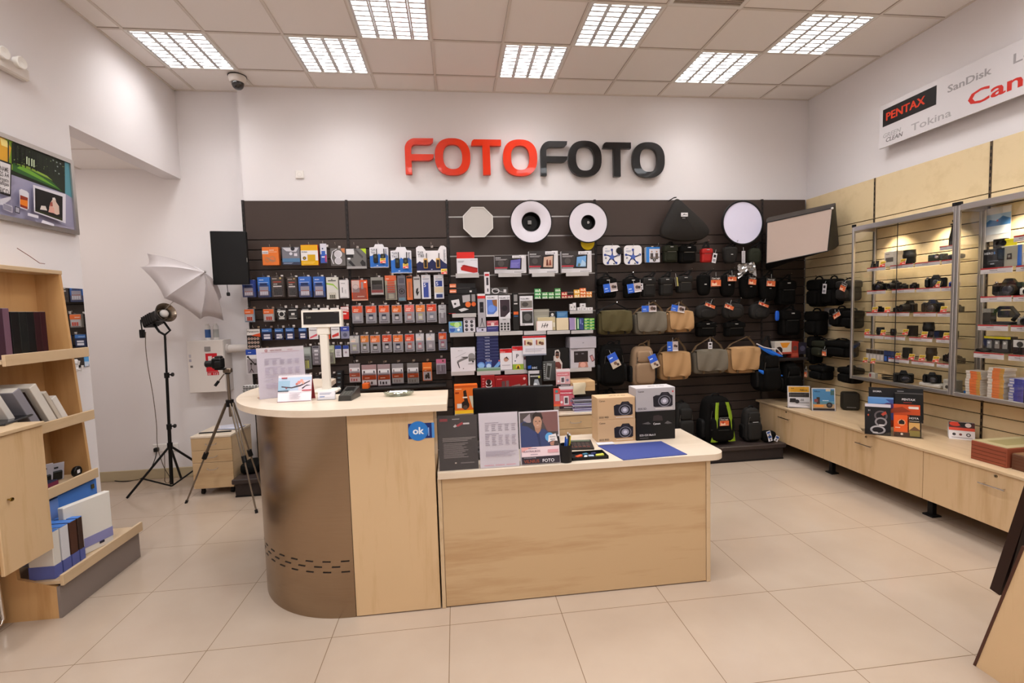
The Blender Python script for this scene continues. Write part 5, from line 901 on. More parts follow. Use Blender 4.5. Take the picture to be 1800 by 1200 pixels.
p = atZ(1350, 776, BASE); t = thing('camera_pouch', 'small black pouch with white tags lying on the platform', 'pouch', p); MB().sq((0, .0, .06), .075, .05, .06, FAB, .6, .6).build('body', t)
for k, (x, z, r) in enumerate(((-.03, .10, -.3), (-.015, .05, -.2), (.06, .045, .5))):
    m = MB(); m.box(-.022, .022, 0, .002, -.03, .03, '#dcd8dc'); m.draw(-.022, .022, -.03, .03, 0, [('r',.1,.55,.9,.9,'#33508f'),('r',.3,.1,.7,.45,'#6a6a74')]); m.build('swing_tag', t, (x, -.056, z), rot=(0, r, 0))
# big light modifiers on bay four
x0, x1, z0, z1 = wr((1151, 346, 1250, 425), 4.90); t = thing('reflector_bag', 'dark triangular reflector bag with rounded corners and a white label', 'reflector bag', ((x0+x1)/2, 4.90, (z0+z1)/2)); W2, H2 = (x1-x0)/2, (z1-z0)/2
def lobes(n=60):
    tri_ = [Vector((-.24, 1.0)), Vector((-.98, -.72)), Vector((-.15, -1.0)), Vector((.62, -.95)), Vector((.99, -.62)), Vector((.80, -.18))]
    P_ = []; c = len(tri_)
    for i in range(c):
        a, b, d = tri_[i-1], tri_[i], tri_[(i+1) % c]; f_ = .12 if i == 0 else .42
        s_ = b.lerp(a, f_); e = b.lerp(d, f_)
        for k in range(8): u = k/7; P_.append(s_*(1-u)**2+b*2*u*(1-u)+e*u*u)
    return P_
O_ = lobes(); m = MB(); n = len(O_); rings = [(1, 0.015), (1.0, -.0), (.96, -.02), (.8, -.036), (.5, -.046), (.2, -.05)]
vs = []; cx, cz = .0, -.2
for s_, y in rings: vs += [((cx+(p.x-cx)*s_)*W2, y, (cz+(p.y-cz)*s_)*H2) for p in O_]
fs = [(i*n+j, i*n+(j+1) % n, (i+1)*n+(j+1) % n, (i+1)*n+j) for i in range(len(rings)-1) for j in range(n)]+[tuple(range(5*n, 6*n))]+[tuple(range(n))[::-1]]
m.add(vs, fs, mat('#1e1a16', .75, name='dark_nylon'), True); m.build('body', t)
m = MB(); m.box(-.05, .025, -.056, -.052, .02, .06, '#d8d4d4'); m.draw(-.05, .025, .02, .06, -.056, [('p',[(.1,.2),(.45,.75),(.55,.6),(.85,.5),(.9,.35),(.5,.45),(.35,.4)],'#2a2626')]); m.draw(-.035, .015, .0, .016, -.052, [('t',0,.1,.7,'DELTA','#b8b4b4','l',1)]); m.build('label', t)
m = MB(); m.tube([(-.24*W2, 0, H2*.98), (-.24*W2, .06, H2*1.02), (-.24*W2, PY-4.90, H2*1.0)], .005, STRAPB); m.build('hanging_loop', t)
m = MB(); m.tube([(-.24*W2, -.012, H2*.8), (.0, -.05, H2*.1), (.30*W2, -.046, -.5*H2), (.5*W2, -.02, -.85*H2)], .003, '#1c1815'); m.build('seam', t)
p = atY(1305.4, 391.6, 4.92); R_ = 41/FPX*4.98; t = thing('round_reflector', 'round white reflector with a black rim next to the triangular bag', 'reflector', p)
MB().lathe([(0, .004), (R_*.92, .004), (R_*.92, -.004), (0, -.004)], mat('#dcd8ec', .5), n=56, axis='y').build('reflector_face', t)
MB().lathe([(R_*.915, .006), (R_*.93, .012), (R_*.98, .012), (R_, .004), (R_*.99, -.012), (R_*.915, -.012), (R_*.915, .006)], BLK, n=56, axis='y').build('rim', t)
m = MB(); m.tube([(0, .01, R_*.97), (0, .05, R_*.99), (0, PY-4.92, R_*.97)], .004, BLK); m.build('hanging_loop', t)
# slanted big softbox in the corner
t0 = atY(1400, 415, 4.72); t = thing('softbox', 'large slanted rectangular softbox with black sides in the corner', 'softbox', t0)
F_ = [atY(1348, 391, 4.82), atY(1463, 366, 4.40), atY(1455, 441, 4.40), atY(1347, 463, 4.82)]; F_ = [v-t0 for v in F_]
B_ = [atY(1352, 382, 4.98), atY(1468, 357, 4.58), atY(1474, 430, 4.58), atY(1350, 474, 4.98)]; B_ = [v-t0 for v in B_]
def lerp2(Q, u, v): return (Q[0]*(1-u)+Q[1]*u)*(1-v)+(Q[3]*(1-u)+Q[2]*u)*v
G = [[lerp2(F_, u/8, v/6)+Vector((0, .012*math.sin(PI*u/8)*math.sin(PI*v/6), 0)) for u in range(9)] for v in range(7)]
MB().sheet(G, .004, mat('#b09c90', .7, name='translucent_fabric')).build('diffuser', t)
nm = ('top_panel', 'side_panel', 'bottom_panel', 'wall_side_panel')
for i in range(4):
    j = (i+1) % 4; G = []
    for a in range(5):
        u = a/4; bulge = .018*math.sin(PI*u); c_ = (F_[0]+F_[1]+F_[2]+F_[3])/4; row = []
        for b_ in range(7): v = b_/6; q = (F_[i]*(1-v)+F_[j]*v)*(1-u)+(B_[i]*(1-v)+B_[j]*v)*u; row.append(q+(q-c_).normalized()*bulge)
        G.append(row)
    MB().sheet(G, .005, mat('#3a332e', .7) if i == 0 else BLK).build(nm[i], t)
for q in F_[1:2]: MB().sq(tuple(q), .012, .012, .012, '#d8d4ce', 1, 1).build('corner_knob', t)
m = MB(); m.tube([F_[0], F_[1], F_[2], F_[3], F_[0]], .007, BLK); m.build('front_edge', t)
bc = (B_[0]+B_[1]+B_[2]+B_[3])/4; m = MB(); bk = Vector((bc.x, PY-.02-t0.y, bc.z)); 
for i in range(4): j = (i+1) % 4; m.add([B_[i], B_[j], bk+(B_[j]-bc)*.2, bk+(B_[i]-bc)*.2], [(0,1,2,3)], BLK)
m.add([bk+(b_-bc)*.2 for b_ in B_], [(0,1,2,3)], BLK); m.build('back_panel', t)
# ================================================================ service counter and desk
ZT, ZDK = 1.155, .775
t = thing('service_counter', 'high service counter with a curved brushed steel front and pale wood top', 'counter', (-.8, 2.8, 0)); L0 = Vector((-.8, 2.8, 0))
top = [(-.06, 2.53), (-.06, 3.0), (-.82, 3.04), (-.89, 3.13), (-.935, 3.80), (-1.11, 3.835), (-1.25, 3.78), (-1.34, 3.66), (-1.385, 3.52)]
top += [(-.65-.75*math.cos(a), 3.38-.85*math.sin(a)) for a in [PI/2*i/16 for i in range(17)]]
m = MB(); P2 = [(x+.8, y-2.8) for x, y in top]; m.prism(P2[::-1], ZT-.036, ZT, WOODT, 'xy'); m.build('counter_top', t)
arc = [(-.594, 2.578), (-.63, 2.578)]+[(-.63-.61*math.sin(a), 3.188-.61*math.cos(a)) for a in [PI/2*i/20 for i in range(1, 21)]]+[(-1.24, 3.70)]
m = MB(); vs = []; n = len(arc)
for z in (0, ZT-.036): vs += [(x+.8, y-2.8, z) for x, y in arc]
m.add(vs, [(i, i+1, n+i+1, n+i)[::-1] for i in range(n-1)], STEEL, True)
vs = []
for z in (0, ZT-.036): vs += [(x+.8+.006, y-2.8+.006, z) for x, y in arc]
m.add(vs, [(i, i+1, n+i+1, n+i) for i in range(n-1)], STEEL, True); m.build('steel_front', t)
# arc length lookup for the slot pattern
L_ = [0.]
for a, b in zip(arc[:-1], arc[1:]): L_.append(L_[-1]+math.hypot(b[0]-a[0], b[1]-a[1]))
def on(s):
    for i in range(n-1):
        if s <= L_[i+1]: f_ = (s-L_[i])/(L_[i+1]-L_[i]); return arc[i][0]*(1-f_)+arc[i+1][0]*f_, arc[i][1]*(1-f_)+arc[i+1][1]*f_
    return arc[-1]
m = MB(); zz = [atY(612, 820+.2333*v, 2.578).z for v in (710, 750, 790)]
for r, z in enumerate(zz):
    s = .02+.05*(r % 2)
    while s < 1.15:
        (xa, ya), (xb, yb) = on(s), on(s+.045); d = Vector((xb-xa, yb-ya, 0)).normalized(); nr = Vector((-d.y, d.x, 0)); nr = nr if nr.y < 0 else -nr
        if nr.x > 0: nr = -nr
        o = nr*.0016; m = MB(); m.add([(xa+.8+o.x, ya-2.8+o.y, z-.0035), (xb+.8+o.x, yb-2.8+o.y, z-.0035), (xb+.8+o.x, yb-2.8+o.y, z+.0035), (xa+.8+o.x, ya-2.8+o.y, z+.0035)], [(0,1,2,3)], '#1a1310'); m.build('ventilation_slot', t); s += .10
MB().bbox(-.590+.8, -.137+.8, 2.574-2.8, 2.592-2.8, .006, ZT-.036, WOODV, .0015).build('front_panel', t)
MB().box(-.155+.8, -.137+.8, 2.592-2.8, 2.97-2.8, .0, ZT-.036, WOODV).build('side_panel', t)
m = MB(); m.box(-1.22+.8, -.95+.8, 3.69-2.8, 3.71-2.8, 0, ZT-.036, WOODV); m.box(-.97+.8, -.95+.8, 3.06-2.8, 3.70-2.8, 0, ZT-.036, WOODV); m.box(-.95+.8, -.155+.8, 2.95-2.8, 2.97-2.8, .6, ZT-.036, WOODV); m.build('rear_panel', t)
a = atY(717, 745, 2.57); b = atY(764, 769, 2.57); m = MB(); w_ = b.x-a.x; h = a.z-b.z; m.box(0, w_, -.001, 0, 0, h, '#1d3d86'); m.draw(0, w_, 0, h, -.001, [('r',.86,0,1,1,'#4a8ad0'),('r',0,.0,.9,1,'#1f2f6e'),('r',.68,.45,.76,.55,'#b8c8e8'),('r',.76,.15,.8,.7,'#8aa8d8')])
c = (w_*.38, h*.5); r = h*.64; m.add([(c[0]+r*math.cos(2*PI*i/32), -.0024, c[1]+r*math.sin(2*PI*i/32)) for i in range(32)], [tuple(range(32))], '#2b78c8'); m.text('ok', c[0], c[1]-h*.2, h*.48, -.0030, mat('#eef2f8'), 'c', None, 0, True)
m.build('ok_sticker', t, (a.x+.8, 2.5735-2.8, b.z))
# desk
t = thing('sales_desk', 'lower pale wood sales desk with a plain front and rounded corner', 'desk', (.66, 2.86, 0)); DX, DY = .66, 2.86
pts = rcorner(-.125-DX, 1.55-DX, 2.555-DY, 3.15-DY, .09, 'br', 8); MB().prism(pts, ZDK-.036, ZDK, WOODT, 'xy').build('desk_top', t)
MB().bbox(-.105-DX, 1.425-DX, 2.578-DY, 2.598-DY, .006, ZDK-.036, WOODH, .0015).build('front_panel', t)
MB().bbox(1.427-DX, 1.452-DX, 2.574-DY, 3.12-DY, 0, ZDK-.036, WOODY, .002).build('side_panel', t); MB().bbox(-.128-DX, -.107-DX, 2.574-DY, 3.12-DY, 0, ZDK-.036, WOODY, .002).build('side_panel', t)
# desk goods
def sign(nm, lab, px, Yb, zb, base, g, cat='sign', tilt=.12, rz=0.):
    x0, x1, z0, z1 = wr(px, Yb); w_, h = x1-x0, z1-z0; t = thing(nm, lab, cat, ((x0+x1)/2, Yb, zb), rz); R_ = Matrix.Rotation(-tilt, 4, 'X'); m = MB(R_); m.box(-w_/2, w_/2, 0, .0012, .001, h, base); m.draw(-w_/2, w_/2, .001, h, 0, g); m.build('printed_sheet', t)
    m = MB(R_); m.box(-w_/2-.004, w_/2+.004, -.0042, -.0022, 0, h+.004, ACRY); m.build('front_pane', t)
    m = MB(); m.box(-w_/2-.004, w_/2+.004, -.004, .07, 0, .002, ACRY); m.build('foot', t); return t
sign('acrylic_sign_stand', 'dark grey leaflet with a red heading in a clear stand on the desk', (771,734,840,828), 2.585, ZDK, '#3b3432', [('r',.04,.90,.24,.95,'#a03038'),('l',.36,.92,.55,.95,1,'#b8b0b0'),('p',[(.38,.80),(.44,.84),(.48,.80),(.42,.78)],'#cfc8c6'),('p',[(.46,.82),(.62,.88),(.64,.84),(.5,.79)],'#b03038'),('r',.64,.83,.8,.86,'#d8d0ce'),('l',.1,.52,.95,.60,3,'#8d8480'),('l',.12,.22,.75,.5,11,'#857c79'),('r',.4,.12,.44,.14,'#c8b8a8'),('l',.55,.1,.9,.15,1,'#6a6260')])
sign('acrylic_sign_stand', 'white price table sheet in a clear stand, middle of three on the desk', (843,727,912,822), 2.58, ZDK, '#e0d6de', [('l',.15,.8,.5,.83,1,'#a89ca8')]+[('l',.15+.17*c,.66,.26+.17*c,.8,4,'#a89ca8') for c in range(5)]+[('r',.14,.785,.96,.79,'#b8acb8'),('l',.15,.6,.5,.63,1,'#9a8e9a')]+[('l',.15+.17*c,.4,.26+.17*c,.6,6,'#a89ca8') for c in range(5)]+[('l',.15,.2,.95,.31,5,'#a89ca8')]+[('l',.1+.28*k,.04,.34+.28*k,.06,1,'#c87a88') for k in range(3)])
MAN = [('r',.03,.33,.97,.975,'#4f4341'),('p',[(.5,.975),(.97,.975),(.97,.6),(.7,.6)],'#8a5a56'),('p',[(.1,.85),(.28,.96),(.3,.8),(.18,.75)],'#b8a8ae'),('p',[(.03,.33),(.03,.78),(.14,.82),(.34,.72),(.42,.6),(.6,.66),(.72,.6),(.8,.33)],'#2b3f7a'),('p',[(.1,.8),(.32,.78),(.42,.66),(.38,.62),(.2,.72),(.06,.74)],'#2a2c3c'),('p',[(.42,.62),(.5,.56),(.52,.33),(.48,.33)],'#22305e'),
 ('p',[(.38,.7),(.40,.62),(.46,.57),(.52,.62),(.56,.72)],'#b58468'),('c',.46,.79,.11,'#c4957a',.115),('p',[(.34,.84),(.34,.93),(.42,.985),(.56,.96),(.6,.86),(.56,.82),(.54,.89),(.4,.9)],'#2c1e18'),('r',.40,.80,.44,.812,'#33231c'),('r',.49,.80,.53,.812,'#33231c'),('p',[(.46,.8),(.45,.76),(.48,.76)],'#a87860'),('p',[(.42,.735),(.5,.74),(.46,.72)],'#d8b8a8'),
 ('c',.74,.50,.11,'#5c9cd0',.085),('p',[(.70,.40),(.72,.53),(.90,.56),(.94,.42),(.8,.43)],'#e8e0e0'),('t',.75,.485,.03,'FOTO','#3a3434','l',.14),('t',.76,.445,.03,'2 EUR','#3a3434','l',.14),('p',[(.74,.40),(.76,.34),(.84,.34),(.86,.43)],'#a87a68'),
 ('r',.03,.15,.97,.33,'#e4ccd0'),('p',[(.03,.33),(.3,.33),(.03,.24)],'#dca09c'),('t',.2,.295,.022,'Dokumentines','#4a4a6a','l',.4),('t',.06,.235,.036,'NUOTRAUKOS','#6a4a60','l',.58),('t',.25,.185,.025,'NUO 4 EUR','#8a7a8a','l',.35),('r',.68,.21,.94,.27,'#d49aa0'),('r',.03,.02,.97,.15,'#332c34'),('t',.08,.125,.014,'FOTOTECHNIKOS NUOMA','#c8c0c8','l',.84),('t',.08,.04,.06,'VILNIUS','#9a4a34','l',.44),('t',.54,.04,.062,'FOTO','#ece6ea','l',.36)]
sign('acrylic_sign_stand', 'advert with a smiling man in a blue jacket on the desk', (914,725,985,817), 2.59, ZDK, '#e6dce2', MAN)
# monitor seen from behind
a = atY(831, 683, 2.98); b = atY(975, 762, 2.98); t = thing('computer_monitor', 'black computer monitor seen from behind on the desk', 'monitor', ((a.x+b.x)/2, 2.98, ZDK)); w_ = (b.x-a.x)/2; z1 = a.z-ZDK; z0 = b.z-ZDK
m = MB(); m.bbox(-w_, w_, 0, .03, z0-.02, z1, mat('#060505', .25, spec=.3), .006); m.build('screen', t); m = MB(); m.bbox(-w_*.2, w_*.2, .028, .05, z0+.03, z1-.12, mat('#0a0909', .35), .008); m.build('back_cover', t)
m = MB(); m.bbox(-.03, .03, -.02, .01, .008, z0+.06, BLK, .004); m.build('stand_neck', t); m = MB(); m.bbox(-.12, .12, -.08, .09, 0, .012, BLK, .004); m.build('stand_foot', t)
t = thing('label_printer', 'black device half hidden behind the three desk stands', 'printer', (.11, 2.80, ZDK)); m = MB(); m.bbox(-.13, .23, -.07, .10, 0, .055, mat('#1a1614', .4), .01); m.build('body', t); m = MB(); m.bbox(-.11, .21, -.05, .08, .055, .075, mat('#2a2420', .4), .01); m.build('lid', t)
# pens, tray, calculator, mat
def onD(px, py): return atZ(px, py, ZDK)
p = onD(995, 814); t = thing('pen_cup', 'black mesh pen cup full of pens beside the advert', 'pen cup', p+Vector((.005, .03, 0))); MB().lathe([(0, .002), (.034, .002), (.036, .004), (.037, .1), (.034, .1), (.033, .006), (0, .006)], mat('#161312', .5), n=20).build('cup', t)
for k, (x, y, c, hh, dx) in enumerate(((-.02, 0, '#1a1818', .15, -.02), (-.005, .01, '#2c58b0', .14, .01), (.008, -.01, '#3a6ac8', .135, .0), (.02, .01, '#c8b422', .145, .012), (.0, -.015, '#2a2a2a', .155, .02), (.015, -.005, '#23282e', .16, .0))):
    m = MB(); m.cyl((x, y, .008), (x+dx, y, hh), .0045, c, n=8); m.cyl((x+dx, y, hh), (x+dx*1.06, y, hh+.01), .003, '#d8d4d4', n=6); tg(m.build('pen', loc=t.location), ('black pen leaning out of the pen cup', 'dark blue pen in the pen cup', 'bright blue pen in the pen cup', 'yellow marker in the pen cup', 'black pen tilted towards the calculator', 'tall black marker in the pen cup')[k], 'pen', 'pens in the pen cup')
A, B, C_ = onD(1006, 811), onD(1070, 806), onD(1050, 791); t = thing('desk_tray', 'shallow black tray with orange and yellow bits on the desk', 'tray', (A+B)/2+Vector((0, .06, 0))); w_ = (B.x-A.x)/2
m = MB(); m.bbox(-w_, w_, -.055, .065, 0, .004, BLK, .001); m.build('base', t); m = MB()
for q in ((-w_, w_, -.055, -.05), (-w_, w_, .06, .065), (-w_, -w_+.005, -.055, .065), (w_-.005, w_, -.055, .065)): m.box(*q, 0, .018, BLK)
m.build('rim', t); tl = t.location
for k, (nm, d_, c, x, y, rz_) in enumerate((('eraser', 'orange eraser in the desk tray', '#e0542a', -.055, -.01, .6), ('battery_pack', 'teal strip in the desk tray', '#3a6a80', -.01, .02, .4), ('memory_stick', 'small pale blue stick in the desk tray', '#a8b8d0', .015, -.02, -.2), ('memory_stick', 'small navy stick in the desk tray', '#232a55', .04, .02, .3), ('paper_note', 'yellow crumpled note in the desk tray', '#d8d455', .07, -.01, .2), ('memory_stick', 'white stick near the orange eraser', '#dcd8d8', -.02, -.03, 1.2))):
    m = MB(); m.bbox(-.024 if k in (0, 4) else -.016, .024 if k in (0, 4) else .016, -.009, .009, 0, .012, c, .002); tg(m.build(nm, loc=(tl.x+x, tl.y+y, ZDK+.0045), rz=rz_), d_, nm.replace('_', ' '))
p = onD(1022, 789); t = thing('calculator', 'dark desk calculator with a tilted display behind the tray', 'calculator', p+Vector((.0, .04, 0)), -.1); m = MB(); m.hexa([(-.08,-.06,0),(.08,-.06,0),(.08,.06,0),(-.08,.06,0),(-.08,-.06,.01),(.08,-.06,.01),(.08,.06,.03),(-.08,.06,.03)], mat('#2a2422', .4)); m.build('body', t)
m = MB()
for i in range(5):
    for j in range(4): x = -.065+.026*i; y = -.045+.018*j; z = .0105+(y+.06)/.12*.02; m.box(x, x+.019, y, y+.012, z, z+.003, '#5a4a44' if j else '#7a4a40')
m.build('key', t); m = MB(); m.box(-.07, .07, .03, .052, .0265, .031, '#6d7360'); m.build('display', t)
q = [onD(1051, 784), onD(1096, 809), onD(1208, 799), onD(1162, 776)]; m = MB(); c = sum(q, Vector())/4; m.prism([(v.x-c.x, v.y-c.y) for v in q], 0, .004, mat('#3b4682', .6), 'xy'); tg(m.build('desk_mat', loc=c), 'dark blue rectangular mat on the desk corner', 'mat')
q = onD(1050, 783); m = MB(); m.box(0, .11, 0, .05, 0, .0012, '#dcdce4'); tg(m.build('paper_slip', loc=(q.x+.005, q.y+.0, ZDK+.004)), 'narrow white paper slip on the blue mat edge', 'paper')
q = onD(1018, 783); 
# camera cartons
def carton(lab, px, Y, z, base, g, topc, td=.13, rz=0.):
    x0, x1, z0, z1 = wr(px, Y); w_, h = x1-x0, z1-z0; m = MB(); m.bbox(-w_/2, w_/2, 0, td, 0, h, base, .002); m.draw(-w_/2, w_/2, 0, h, 0, g)
    m.box(-w_/2+.002, w_/2-.002, .002, td-.002, h-.0005, h+.0005, topc)
    for k in range(6): a = PI*(.1+.8*k/5); m.box(w_*.1+.05*math.cos(a)-.008, w_*.1+.05*math.cos(a)+.008, td*.4+.012*math.sin(a), td*.4+.012*math.sin(a)+.008, h+.0004, h+.001, '#2a2422')
    o = m.build('camera_box', loc=((x0+x1)/2, Y, z), rz=rz); return tg(o, lab, 'box', 'camera cartons on the desk'), h
def camg(txt, mod, ink='#2a2422', bodyc='#1d1a22'): return [('t',.05,.83,.075,txt,ink,'l',.24),('t',.05,.08,.085,mod,ink,'l',.36),('p',[(.44,.2),(.43,.62),(.5,.68),(.6,.68),(.65,.80),(.82,.80),(.87,.68),(.93,.64),(.93,.22),(.88,.17),(.48,.17)],bodyc),('c',.72,.42,.165,'#6d6a74',.25),('c',.72,.42,.14,'#1a1820',.21),('c',.72,.42,.10,'#8d8a96',.15),('c',.72,.42,.05,'#c8c4d0',.075),('r',.66,.7,.8,.76,'#35313a'),('l',.48,.07,.92,.12,1,'#e8e0d8' if ink[1] == '2' else '#8a8a8a')]
Yb = atZ(1117, 774, ZDK).y; CB = '#c3a07a'
_, h1 = carton('brown camera carton at the bottom of the brown pair', (1050.5,735,1117.5,774), Yb, ZDK, CB, camg('Canon', 'EOS 80D'), '#cdab84')
_, h2 = carton('brown camera carton on top of the brown pair', (1050,696,1116.5,734.5), Yb, ZDK+h1+.001, CB, camg('Canon', 'EOS 90D'), '#cdab84')
_, h3 = carton('black camera carton below the light grey one', (1118.8,724.5,1186.8,774.8), Yb-.01, ZDK, '#0d0b0b', [('p',[(.42,.66),(.44,.84),(.56,.86),(.66,.82),(.68,.66)],'#332a2a'),('p',[(.14,.58),(.3,.64),(.38,.56),(.3,.55)],'#5a5656'),('p',[(.72,.56),(.8,.64),(.92,.55),(.8,.53)],'#5a5656'),('t',.43,.53,.07,'Canon','#e4dede','l',.2),('t',.08,.15,.07,'EOS-1DX Mark II','#d8d2d2','l',.4),('l',.08,.06,.3,.1,1,'#6a6464')], '#161313')
_, h4 = carton('light grey camera carton on top of the black one', (1118,683,1187,723.5), Yb-.01, ZDK+h3+.001, '#a8a2a4', camg('Canon', 'EOS 5D')+[('c',.93,.82,.02,'#c03038')], '#c8c0be')
# goods on the high counter
def onC(px, py): return atZ(px, py, ZT)
A, B = onC(462, 704), onC(533, 691); rz_ = math.atan2(B.y-A.y, B.x-A.x)*.55; t = thing('acrylic_sign_stand', 'white price list with a red maple emblem heading on the counter', 'sign', ((A.x+B.x)/2, (A.y+B.y)/2, ZT), rz_); w_ = .118/math.cos(rz_)*.98; h = .305
R_ = Matrix.Rotation(-.06, 4, 'X'); m = MB(R_); m.box(-w_, w_, 0, .0014, 0, h, '#dcd2de'); g = [('r',0,.92,1,1,'#e0d6da'),('c',.2,.945,.032,'#a83840'),('c',.2,.945,.022,'#e0d0d4'),('c',.2,.945,.012,'#a83840'),('t',.28,.932,.026,'NEW RANGE','#a0404a','l',.34),('t',.64,.932,.024,'LENSES','#c8909a','l',.22),('r',.1,.905,.9,.909,'#b85a64'),('l',.15,.77,.5,.79,1,'#a89cb0')]+[('l',.15+.16*c,.66,.25+.16*c,.76,5,'#b4a8bc') for c in range(5)]+[('l',.15,.6,.5,.62,1,'#a89cb0')]+[('l',.15+.16*c,.47,.25+.16*c,.59,6,'#b4a8bc') for c in range(5)]+[('l',.15,.42,.35,.44,1,'#a89cb0'),('l',.15,.36,.3,.38,1,'#a89cb0'),('l',.15,.2,.9,.3,5,'#b8acc0')]; m.draw(-w_, w_, 0, h, 0, g); m.build('printed_sheet', t)
m = MB(R_); m.box(-w_-.004, w_+.004, -.005, -.003, 0, h+.006, ACRY); m.build('front_pane', t); m = MB(); m.box(-w_-.004, w_+.004, -.005, .08, 0, .002, ACRY); m.build('foot', t)
# desk calendar
A, B = onC(488, 707.5), onC(547, 704.5); t = thing('desk_calendar', 'spiral desk calendar with a branch picture over a white month page', 'calendar', ((A.x+B.x)/2, A.y, ZT), .02); w_ = (B.x-A.x)/2; h = .155
for s_, nm in ((-.30, 'front_board'), ):
    m = MB(Matrix.Rotation(-.3, 4, 'X')); m.box(-w_, w_, 0, .002, 0, h, '#e8e0e4'); m.draw(-w_, w_, 0, h, 0, [('r',0,.42,1,.92,'#b8c8dc'),('r',0,.42,.35,.8,'#9ab8cc'),('r',.6,.42,1,.8,'#d8ccd4'),('p',[(.1,.6),(.4,.55),(.65,.62),(.95,.78),(.95,.74),(.66,.57),(.4,.51),(.1,.56)],'#4a3a40'),('p',[(.7,.5),(.85,.62),(.98,.6),(.84,.58),(.74,.47)],'#2c2226'),('c',.62,.72,.05,'#d88a80'),('c',.7,.78,.05,'#e0a090'),('c',.56,.66,.04,'#c87a70'),('c',.75,.7,.04,'#dca898'),('c',.25,.52,.03,'#8a5a60'),('r',.1,.88,.27,.92,'#a02c38'),('r',0,.39,.32,.43,'#3a4452'),('r',.72,.39,1,.43,'#b02c38'),('l',.35,.1,.7,.36,5,'#c8bcc4'),('r',0,0,1,.02,'#6a1c22')]); m.build('front_board', t)
m = MB(); y1 = h*math.sin(.3); z1 = h*math.cos(.3); m.hexa([(-w_, y1, z1-.004), (w_, y1, z1-.004), (w_, y1*2.0, 0), (-w_, y1*2.0, 0), (-w_, y1+.002, z1), (w_, y1+.002, z1), (w_, y1*2.0+.002, 0), (-w_, y1*2.0+.002, 0)], '#8a2a30'); m.build('back_board', t)
m = MB()
for k in range(22): x = -w_+.008+k*(2*w_-.016)/21; m.lathe([(.005, -.0008), (.0062, 0), (.005, .0008), (.0042, 0), (.005, -.0008)], '#e8e4e8', (x, y1, z1+.002), 8, 'x')
m.build('spiral_binding', t)
# customer display on a pole
b0 = onC(573, 690); zc = [atY(563, v, b0.y) for v in (541, 574)]; a, b = atY(527, 557, b0.y-.02), atY(598, 557, b0.y-.02)
t = thing('customer_display', 'cream customer price display on a tall square pole on the counter', 'price display', b0+Vector((0, .03, 0))); w_ = (b.x-a.x)/2; xo = (a.x+b.x)/2-b0.x; z0, z1 = atY(563, 575, b0.y).z-ZT, atY(563, 544.5, b0.y).z-ZT
m = MB(); m.hexa([(xo-w_, -.025, z0), (xo+w_, -.025, z0), (xo+w_, .03, z0), (xo-w_, .03, z0), (xo-w_, -.018, z1), (xo+w_, -.018, z1), (xo+w_, .03, z1), (xo-w_, .03, z1)], OFFW); m.build('display_head', t)
m = MB(Matrix.Translation((0, -.0255, z0))@Matrix.Rotation(-.06, 4, 'X')); hh = z1-z0; m.box(xo-w_*.90, xo+w_*.90, -.002, 0, hh*.18, hh*.88, mat('#0f0b09', .12)); m.draw(xo-w_*.9, xo+w_*.9, hh*.18, hh*.88, -.002, [('t',.08,.5,.16,'5.60','#5a5a4a','l',.14),('r',.86,.9,.98,.94,'#5a4a44')]); m.build('display_window', t)
m = MB(); m.bbox(xo*.4-.038, xo*.4+.038, -.02, .02, z0-.05, z0+.002, OFFW, .006); m.build('neck_joint', t)
m = MB(); m.bbox(-.024, .024, -.02, .02, 0, z0-.045, OFFW, .004); m.build('pole', t); m = MB(); m.bbox(-.075, .075, -.06, .05, 0, .02, OFFW, .006); m.build('base', t)
# business card holder, card terminal, change dish
A, B = onC(557, 704), onC(590, 702); t = thing('business_card_holder', 'clear holder with white business cards in front of the display pole', 'card holder', ((A.x+B.x)/2, A.y, ZT)); w_ = (B.x-A.x)/2
m = MB(); m.box(-w_, w_, 0, .003, 0, .02, ACRY); m.box(-w_, w_, .028, .031, 0, .045, ACRY); m.box(-w_, w_, 0, .03, 0, .003, ACRY); m.build('holder', t); m = MB(Matrix.Rotation(-.15, 4, 'X')); m.box(-w_*.92, w_*.92, .006, .022, .004, .052, '#e4e0e4'); m.draw(-w_*.92, w_*.92, .004, .052, .006, [('l',.1,.55,.8,.85,2,'#8a90a8'),('r',.1,.3,.4,.4,'#5a7ab0')]); m.build('card', t)
A = onC(608, 704); t = thing('card_terminal', 'dark grey payment card terminal lying on the counter', 'card terminal', A+Vector((.004, .06, 0)), -.12); m = MB(); m.hexa([(-.037,-.07,.0),(.037,-.07,.0),(.042,.085,.0),(-.042,.085,.0),(-.035,-.065,.028),(.035,-.065,.028),(.040,.08,.062),(-.040,.08,.062)], mat('#33302c', .3)); m.build('body', t)
m = MB()
for i in range(3):
    for j in range(4): x = -.024+.017*i; y = -.055+.016*j; z = .0285+(y+.065)/.145*.034; m.box(x, x+.013, y, y+.010, z, z+.003, '#6a6860')
m.build('key', t); m = MB(Matrix.Translation((0, .012, .0475))@Matrix.Rotation(.23, 4, 'X')); m.bbox(-.026, .026, 0, .045, 0, .003, mat('#0e0d0c', .1), .001); m.build('screen', t)
A, B = onC(674, 697), onC(727, 695); c = (A+B)/2+Vector((0, .02, 0)); r = (B.x-A.x)/2; t = thing('change_dish', 'clear oval change dish with a white slip on the counter', 'dish', c)
for_m = MB(Matrix.Scale(.62, 4, (0, 1, 0))); for_m.lathe([(0, .004), (r*.7, .004), (r*.95, .018), (r, .026), (r*1.02, .024), (r*.98, .012), (r*.75, 0), (0, 0)], glassm('thick_glass', '#dfe4dc', .9, .05, .1), n=32); for_m.build('bowl', t)
m = MB(); m.box(-.055, .045, -.02, .025, .0245, .026, '#eceaf0'); m.build('paper_slip', t)
